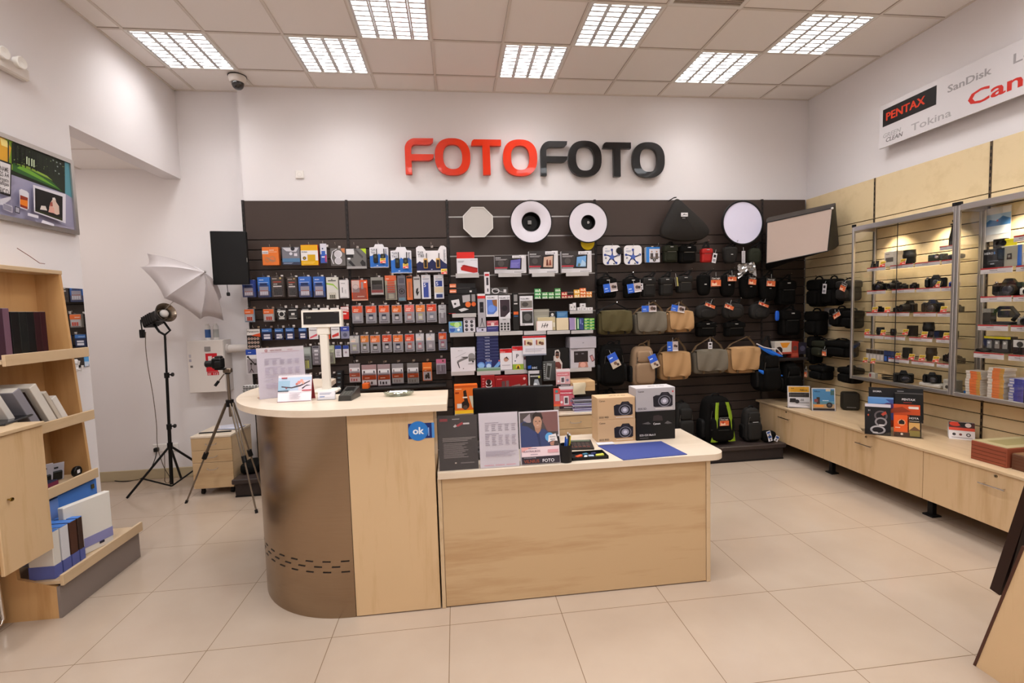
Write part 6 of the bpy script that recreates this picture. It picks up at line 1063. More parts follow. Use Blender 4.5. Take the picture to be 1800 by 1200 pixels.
# small orange packet showing above the counter
p = atY(640, 699, 3.02)
m = MB(); p = atY(644, 689, 4.9); m.bbox(-.03, .03, 0, .1, 0, .05, '#d8601e', .002); tg(m.build('film_pack', loc=(p.x, 4.86, .90)), 'small orange box on the low shelf behind the card terminal', 'box')
m = MB(); m.box(p.x-.05, p.x+.8, 4.85, PY, .885, .899, '#2a2624'); tg(m.build('low_shelf'), 'dark low shelf behind the high counter', 'shelf')
# ================================================================ right-hand wall: beech slatwall, low cabinets, showcases
SX = 4.05; YU = [5.12, 4.207, 3.205, 2.2, 1.2, .2]
RZ = -PI/2
SLC = SLATY
for i in range(5):
    y1, y0 = YU[i]-.008, YU[i+1]+.008; m = MB(); t = thing('slat_wall_panel', ('beech slatwall panel behind the hanging bags','beech slatwall panel behind the camera showcase','beech slatwall panel behind the action camera showcase','beech slatwall panel past the second showcase','beech slatwall panel beside the photographer')[i], 'wall panel', (SX, (y0+y1)/2, 0), RZ, 'beech slatwall panels'); w_ = (y1-y0)/2
    zs_ = [TOPZ+.005]; z = 2.42
    while z > .2: zs_.append(z); z -= .0995
    zs_.append(.1)
    for a, b in zip(zs_[:-1], zs_[1:]): m.bbox(-w_, w_, 0, .016, b+.0035, a-.0035, SLC, .002)
    m.build('slat_panel', t); MB().box(-w_, w_, .012, .038, .1, TOPZ, mat('#3a2a1a', .8)).build('groove_backing', t)
for i, y in enumerate(YU[1:4]):
    m = MB(); m.box(SX-.003, RX, y-.008, y+.008, .1, TOPZ, mat('#5a4a38', .5))
    for k in range(52): m.box(SX-.0036, SX-.002, y-.004, y+.004, TOPZ-.05-k*.05-.014, TOPZ-.05-k*.05+.014, SLATD)
    tg(m.build('shelf_upright'), ('slotted upright beside the bag end of the first showcase','slotted upright between the two showcases','slotted upright past the second showcase')[i], 'upright', 'slotted uprights of the beech wall')
# brand board
def side(px, py, X=4.0): v = atX(px, py, X); return v
yL, zB, zTp = 4.12, 3.045, 3.428; t = thing('brand_board', 'long white board with camera brand names high on the side wall', 'sign', (4.0, yL, zB), RZ)
bh = zTp-zB; L_ = 2.6; MB().bbox(0, L_, 0, .012, 0, bh, mat('#d8d2d2', .4), .001).build('board', t)
for x in (.15, 1.2, 2.4): MB().box(x, x+.03,   .012, .088, .1, bh-.1, WHT).build('spacer', t)
U = lambda px, py: (yL-side(px, py).y, side(px, py).z-zB)
def zz8(x, y): return U(1500+x/4.8, 50+y/4.8)
a = zz8(248, 835); b = zz8(704, 478); c = zz8(248, 692); m = MB(); z0, z1 = a[1], c[1]; m.box(a[0], b[0], -.001, 0, z0, z1, '#161210'); m.text('PENTAX', a[0]+(b[0]-a[0])*.07, z0+(z1-z0)*.3, (z1-z0)*.46, -.0018, mat('#d23a1c'), 'l', (b[0]-a[0])*.84, 0, True); m.build('brand_name', t)
def bt(s, p0, p1, hpx, col, it=0., bold=False):
    a = zz8(*p0); b = zz8(*p1); m = MB(); h = abs(zz8(p0[0], p0[1]-hpx)[1]-a[1]); k = text_geo(s)[2]*h/.73; w_ = b[0]-a[0]
    vs, fs, wd = text_geo(s); sx = w_/wd; sz = h/.73
    m.add([(a[0]+x*sx+it*z*sz, -.0008, a[1]+z*sz) for x, z in vs], fs, mat(col))
    if bold: m.add([(a[0]+x*sx+it*z*sz+h*.045, -.0010, a[1]+z*sz) for x, z in vs], fs, mat(col))
    m.build('brand_name', t)
bt('SanDisk', (795, 545), (1165, 400), 62, '#9a9494', 0, True)
bt('Canon', (965, 665), (1790, 400), 120, '#c4281a', 0, True)
bt('Tokina', (487, 870), (827, 745), 62, '#aaa4a4')
bt('GREEN', (248, 930), (395, 878), 36, '#b0aaaa', .2, True); bt('CLEAN', (272, 962), (410, 912), 36, '#76706e', .2, True); bt('Lexar', (1350, 300), (1800, 80), 85, '#9a9494')
# low cabinets
BXF, BZ = 3.41, .535; YC = [5.0, 4.04, 3.08, 2.12, 1.16]
HP = [((1369,732),(1387.5,738),(1382,724)), ((1504.8,777),(1532.5,786),(1522.7,767.5)), ((1721,847),(1768,862.7),(1750.7,836.5)), None]
for i in range(4):
    y1, y0 = YC[i], YC[i+1]; yc = (y0+y1)/2; w_ = (y1-y0)/2
    t = thing('low_cabinet', ('low wall cabinet whose end meets the dark platform','low wall cabinet under the brochure rack','low wall cabinet under the stacked brown albums','low wall cabinet beside the dark boards')[i], 'cabinet', (BXF, yc, 0), RZ, 'low beech cabinets along the side wall')
    MB().box(-w_+.001, w_-.001, .02, SX-BXF-.002, .16, BZ-.02, WOODY).build('body', t)
    d = MB().bbox(-w_+.002, w_-.002, 0, .02, .155, BZ-.022, WOODV, .0015).build('drawer_front', t)
    if HP[i]:
        (a, b, l) = HP[i]; pa, pb, pl = atX(*a, BXF-.02), atX(*b, BXF-.02), atX(*l, BXF); za = (pa.z+pb.z)/2; xa, xb = yc-pa.y, yc-pb.y
        m = MB(); m.cyl((xa, -.03, za), (xb, -.03, za), .005, CHROME, n=10)
        for x in (xa+.02, xb-.02): m.cyl((x, -.03, za), (x, 0, za), .004, CHROME, n=8)
        m.build('handle', d); m = MB(); m.lathe([(0, .004), (.006, .005), (.009, .004), (.010, 0)], mat('#8a7a60', .3, .9), (yc-pl.y, 0, pl.z), 14, 'y'); m.box(yc-pl.y-.0015, yc-pl.y+.0015, -.006, -.004, pl.z-.006, pl.z+.006, '#1a1612'); m.build('lock', d)
    x = w_-.03
    m = MB(); m.bbox(x-.02, x+.02, .10, .14, 0, .16, BLK, .003); m.bbox(x-.04, x+.04, .08, .16, 0, .012, BLK, .002); m.build('foot', t); m = MB(); m.bbox(x-.02, x+.02, .5, .54, 0, .16, BLK, .003); m.build('foot', t)
m = MB(); m.bbox(BXF-.012, SX-.001, YC[4], YC[0]+.05, BZ-.02, BZ, WOODY, .002); tg(m.build('worktop'), 'long pale wood top over the low side cabinets', 'worktop')
# showcases
def sb(m, y0, y1, x0, x1, z0, z1, mt): m.box(x0, x1, y0, y1, z0, z1, mt)
CZ0, CZ1, CXF = .885, 2.338, 3.80
def showcase(lab, y1, y0):
    t = thing('wall_showcase', lab, 'showcase', (0, 0, 0)); p_ = .022
    for (xa, ya) in ((CXF, y0), (CXF, y1-p_), (SX-p_-.001, y0), (SX-p_-.001, y1-p_)): m = MB(); m.bbox(xa, xa+p_, ya, ya+p_, CZ0, CZ1, ALU, .003); m.build('corner_post', t)
    for z in (CZ0, CZ1-.045):
        hh = .03 if z == CZ0 else .045; m = MB(); m.bbox(CXF, CXF+p_, y0+p_, y1-p_, z, z+hh, ALU, .002); m.bbox(CXF+p_, SX-.023, y0, y0+p_, z, z+hh, ALU, .002); m.bbox(CXF+p_, SX-.023, y1-p_, y1, z, z+hh, ALU, .002); m.build('bottom_rail' if z == CZ0 else 'top_rail', t)
    m = MB(); m.box(CXF+p_, SX-.002, y0+p_, y1-p_, CZ0+.004, CZ0+.02, WOODY); m.build('base_shelf', t); m = MB(); m.box(CXF+.002, SX-.002, y0+.002, y1-.002, CZ1-.012, CZ1-.001, mat('#cfc4b4', .5)); m.build('roof', t)
    for ya in (y0+.008, y1-.014): m = MB(); m.box(CXF+p_, SX-p_, ya, ya+.005, CZ0+.03, CZ1-.045, GLASS); m.build('side_glass', t)
    ym = y0+(y1-y0)*.53; m = MB(); m.box(CXF+.005, CXF+.0095, ym-.02, y1-p_, CZ0+.03, CZ1-.045, GLASS); m.build('sliding_glass_door', t); m = MB(); m.box(CXF+.012, CXF+.0165, y0+p_, ym+.02, CZ0+.03, CZ1-.045, GLASS); m.build('sliding_glass_door', t)
    m = MB(); m.box(CXF+.004, CXF+.010, ym-.023, ym-.020, CZ0+.03, CZ1-.045, '#2a2826'); m.build('door_edge', t)
    for c in (y0, y1-.03): m = MB(); m.bbox(CXF-.003, CXF+.02, c, c+.03, CZ1-.004, CZ1+.022, BLK, .002); m.build('corner_cap', t)
    for k in range(2):
        yy = y0+(y1-y0)*(.27+.46*k); m = MB(); m.lathe([(0, -.002), (.026, -.002), (.034, -.001), (.036, .002), (.03, .006)], mat('#d8d4cc', .3, .5), (CXF+.13, yy, CZ1-.014), 20); m.build('spotlight_ring', t)
        m = MB(); m.lathe([(0, -.003), (.024, -.003), (.024, .0)], mat('#fff0d8', .4, emit=14.), (CXF+.13, yy, CZ1-.014), 16); m.build('spotlight_lens', t)
        ld = bpy.data.lights.new('showcase_spot', 'SPOT'); ld.energy = 25; ld.color = (1, .86, .66); ld.spot_size = 1.9; ld.spot_blend = .8; ld.shadow_soft_size = .02
        lo = bpy.data.objects.new('showcase_spot', ld); COL.objects.link(lo); lo.location = (CXF+.13, yy, CZ1-.022)
    return t
CY = [4.19, 3.232, 2.27]
showcase('glass wall showcase of cameras and lenses, closest to the bags', CY[0], CY[1]+.002); showcase('glass wall showcase with action cameras and memory boxes', CY[1]-.002, CY[2])
def cshelf(pa, pb, pyb, pyt, lab, z=None, strip=.034, xs=3.835):
    a = atX(pa, pyb, xs); b = atX(pb, pyb, xs); y1, y0 = a.y, b.y
    zt = z if z is not None else a.z+strip
    t = thing('glass_shelf', lab, 'shelf', (xs, (y0+y1)/2, zt), RZ, 'short glass shelves with price strips'); w_ = (y1-y0)/2
    MB().box(-w_, w_, .001, SX-xs-.001, -.006, -.001, GLASS).build('glass_plate', t)
    m = MB(); m.bbox(-w_, w_, -.003, 0, -strip, 0, '#d4cccc', .0008); m.draw(-w_, w_, -strip, 0, -.003, [('r',0,.8,1,1,'#b03a3a'),('r',0,.74,.55,.8,'#c04848'),('l',.3,.42,.55,.58,1,'#4a4444'),('l',.1,.18,.8,.26,1,'#8a8484')]); m.build('price_strip', t)
    return t, y1, y0, zt
# merchandise builders: local x runs along the shelf (towards the viewer's right), front looks to -y
DKB = mat('#0d0c0c', .42); DKG = mat('#1d1b1a', .5); LENSG = mat('#1a1c2a', .05, spec=.9)
def camera(lab, y, z, s=1., rz=0., col=None, x=3.90, lens=.05):
    col = col or DKB; t = thing('camera', lab, 'camera', (x, y, z), RZ+rz, 'cameras on the showcase shelves'); k = s
    m = MB(); m.bbox(-.065*k, .065*k, 0, .045*k, 0, .075*k, col, .008*k); m.bbox(-.065*k, -.035*k, -.018*k, .01, .004*k, .07*k, col, .008*k); m.build('body', t)
    m = MB(); m.hexa([(-.028*k,-.005,.072*k),(.028*k,-.005,.072*k),(.028*k,.04*k,.072*k),(-.028*k,.04*k,.072*k),(-.016*k,.0,.098*k),(.016*k,.0,.098*k),(.016*k,.035*k,.096*k),(-.016*k,.035*k,.096*k)], col); m.build('viewfinder', t)
    m = MB(); m.lathe([(0, -.002), (.03*k, -.002), (.031*k, .02), (.033*k, lens*.6), (.031*k, lens), (.027*k, lens), (.025*k, lens-.006), (0, lens-.008)], DKG, (.012*k, 0, .036*k), 18, 'y'); m.build('lens', t); m = MB(); m.lathe([(0, lens-.004), (.018*k, lens-.005), (.0245*k, lens-.007)], LENSG, (.012*k, 0, .036*k), 16, 'y'); m.build('lens_glass', t)
    m = MB(); m.box(-.012*k, .012*k, -.0015+.0, .0, .076*k, .083*k, '#cfcaca'); m.cyl((-.05*k, .0, .075*k), (-.05*k, .0, .082*k), .007*k, CHROME, n=10); m.build('button', t); return t
def lens(lab, y, z, r=.032, h=.09, x=3.90, up=True):
    t = thing('camera_lens', lab, 'lens', (x, y, z), RZ, 'lenses on the showcase shelves'); MB().lathe([(0, 0), (r*.85, 0), (r*.85, h*.1), (r, h*.15), (r, h*.5), (r*1.04, h*.52), (r*1.04, h*.75), (r, h*.78), (r*.95, h), (0, h)], DKB, n=20).build('barrel', t); MB().lathe([(r*1.045, h*.53), (r*1.06, h*.55), (r*1.06, h*.72), (r*1.045, h*.74)], DKG, n=20).build('grip_ring', t); MB().lathe([(r*.8, h), (r*.95, h), (r*.97, h+.008), (0, h+.009)], DKG, n=20).build('lens_cap', t); return t
def sbox(nm, lab, y, z, w_, h, d, base, g=(), x=3.88, rz=0., cat='box', grp=None):
    m = MB(); m.bbox(-w_/2, w_/2, 0, d, 0, h, base, .0015); m.draw(-w_/2, w_/2, 0, h, 0, g); o = m.build(nm, loc=(x, y, z), rz=RZ+rz); return tg(o, lab, cat, grp or 'boxes in the showcases')
def pcard(lab, y, z, x=3.852, rz=0., k=1.):
    m = MB(Matrix.Rotation(-.25, 4, 'X')); m.box(-.026*k, .026*k, 0, .0012, 0, .05*k, '#e0d8cc'); m.draw(-.026*k, .026*k, 0, .05*k, 0, SALEG); m.prism([(0, 0), (.02, 0), (.0, .02)], -.004, .004, ACRY, 'yz'); o = m.build('price_card', loc=(x, y, z), rz=RZ+rz); return tg(o, lab, 'price card', 'yellow and red price cards')
Q = .225
ROW = {1: ([(553,697),(733,912),(927,1120),(1135,1260)], 655, 'first'), 2: ([(553,697),(747,923),(937,1125),(1132,1245)], 832, 'second'), 3: ([(548,710),(720,882),(915,1092),(1103,1235)], 1000, 'third'), 4: ([(533,682),(690,850),(882,1062),(1095,1225)], 1172, 'fourth')}
SH = {}
for r, (xs, yb, nm) in ROW.items():
    for k, (a, b) in enumerate(xs):
        _, y1, y0, zt = cshelf(1400+a*Q, 1400+b*Q, 330+yb*Q, 0, f'price-stripped glass shelf, {NTH[k]} from the bags, {nm} level of the camera showcase', z=SH[(r, 0)][2] if k else None); SH[(r, k)] = (y1, y0, zt)
for k, (a, b) in enumerate([(1562,1598),(1602.7,1642.7),(1647,1674)]):
    _, y1, y0, zt = cshelf(a, b, 580+206*.26667, 0, f'price-stripped glass shelf, {NTH[k]} from the bags, fifth level of the camera showcase', z=SH[(5, 0)][2] if k else None); SH[(5, k)] = (y1, y0, zt)
_, y1, y0, zt = cshelf(1652, 1676, 330+492*Q, 0, 'small raised glass shelf carrying the tall spotting scope'); SH[(0, 0)] = (y1, y0, zt)
def at(r, k, u): y1, y0, z = SH[(r, k)]; return y1+(y0-y1)*u, z
y, z = at(1,0,.15); t = thing('binoculars', 'tiny black binoculars on the top level beside the white box', 'binoculars', (3.88, y, z), RZ)
for q in (-.022, .022): m = MB(); m.cyl((q, 0, 0), (q, .01, .05), .017, DKB, r1=.011); m.cyl((q, .01, .05), (q, .01, .06), .013, DKG); m.build('barrel', t)
m = MB(); m.box(-.012, .012, -.0, .012, .02, .035, DKB); m.build('bridge', t)
y, z = at(1,0,.75); sbox('camera_box', 'white box behind the binoculars with a grey picture', y, z, .13, .135, .06, '#d8d0c6', [('r',.1,.3,.7,.6,'#6a625c'),('t',.1,.8,.08,'SELPHY','#6a6460','l',.6)], 3.93)
y, z = at(1,0,.72); pcard('yellow and red price card before the white camera box', y, z)
y, z = at(1,1,.45); lens('fat dark lens on the top level next to the white box', y, z, .045, .115, 3.92); y, z = at(1,1,.45); pcard('price card before the fat dark lens', y, z)
y, z = at(1,2,.5); t = thing('camcorder', 'dark compact projector-like camera on the top level', 'camera', (3.9, y, z), RZ); m = MB(); m.bbox(-.06, .06, 0, .06, 0, .06, mat('#3a4034', .4), .006); m.build('body', t); m = MB(); m.lathe([(0, 0), (.018, .0), (.02, .014), (.014, .014), (.0, .006)], CHROME, (.03, 0, .04), 16, 'y'); m.build('lens', t)
y, z = at(1,3,.35); m = MB(); m.sq((0, .03, .022), .055, .03, .022, DKB, .6, .5); tg(m.build('camera_pouch', loc=(3.88, y, z), rz=RZ), 'small black oval pouch at the end of the top level', 'pouch')
y, z = at(0,0,.35); t = thing('spotting_scope', 'tall tapering black scope standing on the raised shelf', 'scope', (3.92, y, z), RZ); MB().lathe([(0, 0), (.034, 0), (.033, .06), (.022, .12), (.018, .16), (.0, .16)], DKB, n=18).build('body', t); MB().lathe([(0, .16), (.012, .16), (.012, .185), (.017, .187), (.017, .2), (0, .2)], DKG, n=14).build('eyepiece', t); m = MB(); m.cyl((-.03, 0, .17), (.0, 0, .17), .006, DKG); m.build('focus_knob', t)
y, z = at(2,0,.3); camera('chunky silver-trimmed camera on the second level, bag end', y, z, .85, .3); y, z = at(2,0,1.05); camera('black camera beside the silver-trimmed one on the second level', y, z, .85, -.2)
y, z = at(2,1,.25); camera('small compact camera, first of the close pair on the second level', y, z, .5, 0, None, 3.89, .02); y, z = at(2,1,.7); camera('small compact camera, second of the close pair on the second level', y, z, .52, 0, None, 3.89, .02)
y, z = at(2,2,.42); camera('large camera with a long lens on the second level', y, z, 1.05, .6, None, 3.92, .09); y, z = at(2,2,.75); pcard('price card before the large long-lens camera', y, z, 3.85); y, z = at(2,3,.4); camera('small blue compact camera at the end of the second level', y, z, .5, 0, mat('#2440a0', .4), 3.89, .02)
for k, u in enumerate((.3, .9)): y, z = at(3,0,u); pcard(f'price card on the third level, {("closer to the bags","closer to the bridge camera")[k]}', y, z, rz=.15); 
for k, u in enumerate((.2, 1.05)): y, z = at(3,0,u); camera(('compact black camera behind price cards on the third level','slim black camera beside the price cards on the third level')[k], y, z, .55, 0, None, 3.92, .02)
y, z = at(3,1,.5); camera('black bridge camera in the middle of the third level', y, z, 1.0, -.3, None, 3.92, .06); y, z = at(3,2,.4); camera('wide black bridge camera next to the third level price card', y, z, 1.05, .35, None, 3.92, .06)
y, z = at(3,3,.2); pcard('price card at the far shelf of the third level', y, z); y, z = at(3,3,.7); camera('compact camera at the end of the third level', y, z, .6, 0, None, 3.9, .03)
y, z = at(4,0,.0); pcard('price card hanging over the bag end of the fourth level', y, z); y, z = at(4,0,.5); lens('short round lens on the fourth level', y, z, .032, .06); y, z = at(4,0,.85); pcard('price card next to the short round lens', y, z)
y, z = at(4,1,.1); lens('tiny lens between two price cards on the fourth level', y, z, .022, .05); y, z = at(4,1,.8); sbox('camera_box', 'small dark box behind a price card on the fourth level', y, z, .06, .09, .05, '#2a2420', (), 3.92); pcard('price card before the small dark box', y, z+.012, 3.87)
y, z = at(4,2,.4); lens('tall black lens on the fourth level', y, z, .038, .115, 3.93); y, z = at(4,2,.55); pcard('price card before the tall black lens', y, z)
y, z = at(4,2,.95); sbox('flash_case', 'long black case lying on the fourth level', y-.01, z, .15, .055, .06, '#1a1816', (), 3.93, cat='case'); y, z = at(4,3,.45); pcard('price card at the far end of the fourth level', y, z)
y, z = at(5,0,.35); sbox('battery_case', 'upright black case behind the fifth level price card', y, z, .06, .09, .04, '#22201e', (), 3.93, cat='case'); pcard('price card before the upright black case', y, z); y, z = at(5,0,1.0); pcard('price card second from the bags on the fifth level', y, z)
y, z = at(5,1,.42); lens('tall dark lens on the fifth level', y, z, .036, .1, 3.93); y, z = at(5,1,.35); pcard('price card before the tall dark lens of the fifth level', y, z); y, z = at(5,1,.95); pcard('price card beside the flash on the fifth level', y, z)
y, z = at(5,2,.1); camera('black camera behind the fifth level price cards', y, z, .8, 0, None, 3.94, .04); y, z = at(5,2,.75); camera('small black camera at the end of the fifth level', y, z, .6, 0, None, 3.92, .03)
# hanging packs low in the first showcase
for k in range(9):
    y = 4.10-.042*k; z = SH[(5, 0)][2]-.02; b = k >= 5
    m = MB(); m.box(-.018, .018, 0, .002, -.03, .075, '#b8b0ac' if not b else '#1d2440'); m.draw(-.018, .018, -.03, .075, 0, [('r',0,.6,1,.95,'#2a2624' if not b else '#2a3a6a'),('r',.15,.1,.85,.5,'#d8d0cc' if not b else '#3a68c0')]); m.tube([(0, .001, .07), (0, .14, .075)], .0015, CHROME); 
    tg(m.build('battery_card', loc=(SX-.14-.004*k, y, z), rz=RZ), f'{"silver and black" if not b else "dark blue"} battery card hanging low in the camera showcase, {NTH[k]} from the bags', 'pack', 'battery cards in the camera showcase')
for k in range(2): pcard(('price card hanging below the silver battery cards, closer to the bags','price card hanging below the silver battery cards, closer to the shelf')[k], 4.08-.085*k, SH[(5,0)][2]-.075, 3.86)
ZF = CZ0+.0205
t = camera('dark camera with strap on the showcase floor', 3.72, ZF, 1.1, .8, None, 3.90, .05); camera('black camcorder lying on a white stand on the showcase floor', 3.47, ZF+.0355, .9, .6, None, 3.90, .05)
m = MB(); m.bbox(-.09, .09, -.02, .09, 0, .035, '#d8d0c6', .01); tg(m.build('display_stand', loc=(3.89, 3.47, ZF), rz=RZ), 'white display stand under the floor camcorder', 'stand')
sbox('camera_box', 'white box with grey pictures on the showcase floor', 3.31, ZF, .1, .085, .06, '#cfc8bc', [('c',.3,.3,.14,'#4a4644'),('c',.7,.35,.14,'#5a5654'),('l',.1,.65,.9,.9,2,'#8a8480')]); sbox('card_holder', 'small clear card holder on the showcase floor', 4.02, ZF, .07, .05, .03, '#bdb8b0', [('r',.1,.2,.4,.8,'#a04a44')])
t = thing('strap_coil', 'coil of black camera strap on the showcase floor', 'strap', (3.9, 3.86, ZF)); m = MB(); m.tube([(.03*math.cos(a)*(1+.02*i), .06*math.sin(a), .006+.0012*i) for i, a in enumerate([.5*i for i in range(30)])], .005, BLK); m.build('webbing', t)
# second showcase
S2 = {}
R2 = [('a', [(1723.8,1780),(1786,1815)], 482), ('b', [(1723.6,1778.4),(1781,1815)], 531), ('c', [(1719,1772),(1777,1815)], 580), ('d', [(1712,1765),(1773,1812)], 627.6), ('e', [(1782,1815)], 425.5)]
WL = {'a': 'under the black and grey action camera boxes', 'b': 'under the black camcorder rig', 'c': 'under the black gimbal', 'd': 'under the accessory kit with a yellow stripe', 'e': 'highest in the second showcase'}
for r, xs, yb in R2:
    for k, (a, b) in enumerate(xs):
        _, y1, y0, zt = cshelf(a, b, yb, 0, f'glass shelf {WL[r]}' if k == 0 else f'glass shelf continuing past the one {WL[r]}', z=S2[(r, 0)][2] if k else None, strip=.042); S2[(r, k)] = (y1, y0, zt)
def a2(r, k, u): y1, y0, z = S2[(r, k)]; return y1+(y0-y1)*u, z
y, z = a2('a',0,.27); sbox('action_camera_box', 'black action camera box with HERO5 lettering', y, z, .125, .135, .07, '#131214', [('t',.08,.72,.12,'HERO','#dcdce0','l',.45),('t',.56,.72,.12,'5','#3a88d8','l',.2),('l',.3,.3,.8,.42,1,'#5a5a60'),('r',.4,.18,.6,.24,'#9a9aa0')], 3.86)
y, z = a2('a',0,.8); sbox('action_camera_box', 'grey and blue box picturing a small cube camera', y+.002, z, .125, .145, .07, '#a19c8c', [('r',.8,0,1,1,'#2862b8'),('p',[(.28,.35),(.3,.62),(.52,.64),(.54,.34)],'#3a3530'),('r',.34,.44,.46,.56,'#8a8478')], 3.875)
y, z = a2('a',0,.05); m = MB(); y_, z_ = y-.05, z+.136
t = thing('action_camera_pack', 'black waterproof camera pack stacked on the black box', 'pack', (3.9, y_, z+.136), RZ); m = MB(); m.bbox(-.04, .04, 0, .04, 0, .07, '#1f1c1a', .004); m.draw(-.04, .04, 0, .07, 0, [('r',.1,.2,.45,.8,'#3a3530'),('r',.55,.2,.9,.8,'#3a3530')]); m.build('body', t)
y, z = a2('a',0,.45); sbox('mount_box', 'yellow box with black goggle shape above the camera boxes', y, z+.146, .12, .05, .03, '#d8cc2c', [('c',.22,.5,.15,'#16130f',.4),('c',.5,.5,.15,'#16130f',.4),('r',.22,.4,.5,.6,'#16130f')], 3.90)
a = atX(1731, 368, 4.03); b = atX(1774.5, 420, 4.03); m = MB(); w_ = a.y-b.y; h = a.z-b.z; m.box(0, w_, 0, .004, 0, h, '#d8d4d0'); m.draw(0, w_, 0, h, 0, [('r',0,.45,1,.8,'#a8c4dc'),('p',[(0,.55),(.2,.65),(.45,.6),(.7,.72),(1,.62),(1,.45),(0,.45)],'#4a7ab0'),('c',.5,.6,.04,'#c04030'),('r',0,.2,1,.45,'#cfd8e0'),('r',.7,.8,1,1,'#e8e4e4')]); tg(m.build('poster_card', loc=(4.035, a.y, b.z), rz=RZ), 'pale card with a blue iceberg scene in the second showcase', 'poster')
y, z = a2('b',0,.55); t = camera('black camcorder rig on the second showcase shelf', y, z, 1.25, .3, None, 3.92, .06)
y, z = a2('c',0,.55); t = thing('gimbal', 'black gimbal camera rig with a curved arm', 'gimbal', (3.92, y, z), RZ); m = MB(); m.tube([(-.07, 0, .02), (-.08, 0, .08), (-.03, 0, .12), (.04, 0, .12), (.08, 0, .07), (.05, 0, .03)], .014, DKB, 8); m.build('arm', t); m = MB(); m.bbox(-.04, .04, -.02, .04, .05, .1, DKG, .008); m.build('camera_head', t); m = MB(); m.bbox(-.07, .09, -.02, .05, 0, .02, DKB, .006); m.build('base', t)
y, z = a2('c',0,.1); sbox('action_camera_box', 'small grey box of camera mounts beside the gimbal', y, z+.085, .05, .03, .04, '#8a867e', (), 3.88); y, z = a2('c',0,.1); sbox('action_camera_box', 'dark box carrying the small grey mount box', y, z, .055, .084, .05, '#3a3632', (), 3.88)
y, z = a2('d',0,.5); sbox('accessory_kit', 'black accessory kit box with a yellow stripe and white tools', y, z, .17, .115, .06, '#1d1a18', [('r',0,.86,1,1,'#d0c020')]+[('r',.12+.3*k,.25,.3+.3*k,.75,'#8a8680') for k in range(3)]+[('c',.2+.3*k,.6,.05,'#d8d4d0') for k in range(3)], 3.90)
y, z = a2('d',0,.25); m = MB(); m.sq((0, 0, .014), .05, .03, .014, DKB, .6, .6); tg(m.build('camera_mount', loc=(3.86, y, z), rz=RZ), 'flat black mount lying before the accessory kit', 'mount')
y, z = a2('d',1,.3); sbox('action_camera_box', 'black and white camera box at the frame edge, lowest level', y, z, .08, .1, .06, '#1c1a1a', [('r',0,.5,1,1,'#c8c4c0'),('c',.5,.7,.25,'#3a3836')], 3.87); y, z = a2('c',1,.3); camera('silver camera at the frame edge of the gimbal level', y, z, .7, 0, mat('#8a8784', .35), 3.9, .03)
y, z = a2('b',1,.35); camera('white camera at the frame edge of the rig level', y, z, .7, 0, mat('#d8d4d0', .4), 3.9, .03); y, z = a2('a',1,.4); sbox('action_camera_box', 'pale camera box at the frame edge of the box level', y, z, .08, .09, .06, '#cfcac4', [('c',.5,.5,.25,'#4a4644')], 3.88)
y, z = a2('e',0,.4); sbox('camera_box', 'teal and white box on the highest shelf of the second showcase', y, z, .07, .06, .05, '#4a8088', [('r',0,0,1,.4,'#d8d4cc')], 3.9)
cols = [(3.115, 9, '#d8703c', 'orange film box in the stack beside the silver radio', 0), (2.965, 11, '#dc7a44', 'orange film box in the taller orange stack', .02), (2.83, 8, '#3a3c94', 'dark blue film box in the blue stack', 0)]
for y, n_, c, lab, dy in cols:
    for k in range(n_):
        sbox('film_box', f'{lab}, {NTH[k]} from the bottom', y+random.uniform(-.004, .004), ZF+k*.0202, .105, .0196, .1, '#d8ccc0' if c[1] == 'd' else '#9a9ac0', [('r',.3,.0,.75,1,c),('r',.75,0,1,1,'#c8954a' if c[1] == 'd' else '#4a4aa8'),('l',.04,.2,.28,.8,1,'#e8e0d8')], 3.85, random.uniform(-.04, .04), 'film box', 'stacked film boxes on the showcase floor')
t = thing('pocket_radio', 'silver and blue handheld device leaning at the post of the second showcase', 'device', (3.87, 3.19-.02, ZF), RZ); m = MB(Matrix.Rotation(-.15, 4, 'X')); m.bbox(-.012, .06, 0, .03, .0, .11, mat('#a8a49c', .35), .005); m.draw(-.006, .054, .04, .09, 0, [('r',.1,.1,.9,.9,'#5a5c54')]); m.build('body', t); m = MB(); m.bbox(-.02, .06, -.01, .03, 0, .02, '#2a6ab0', .004); m.build('stand', t)
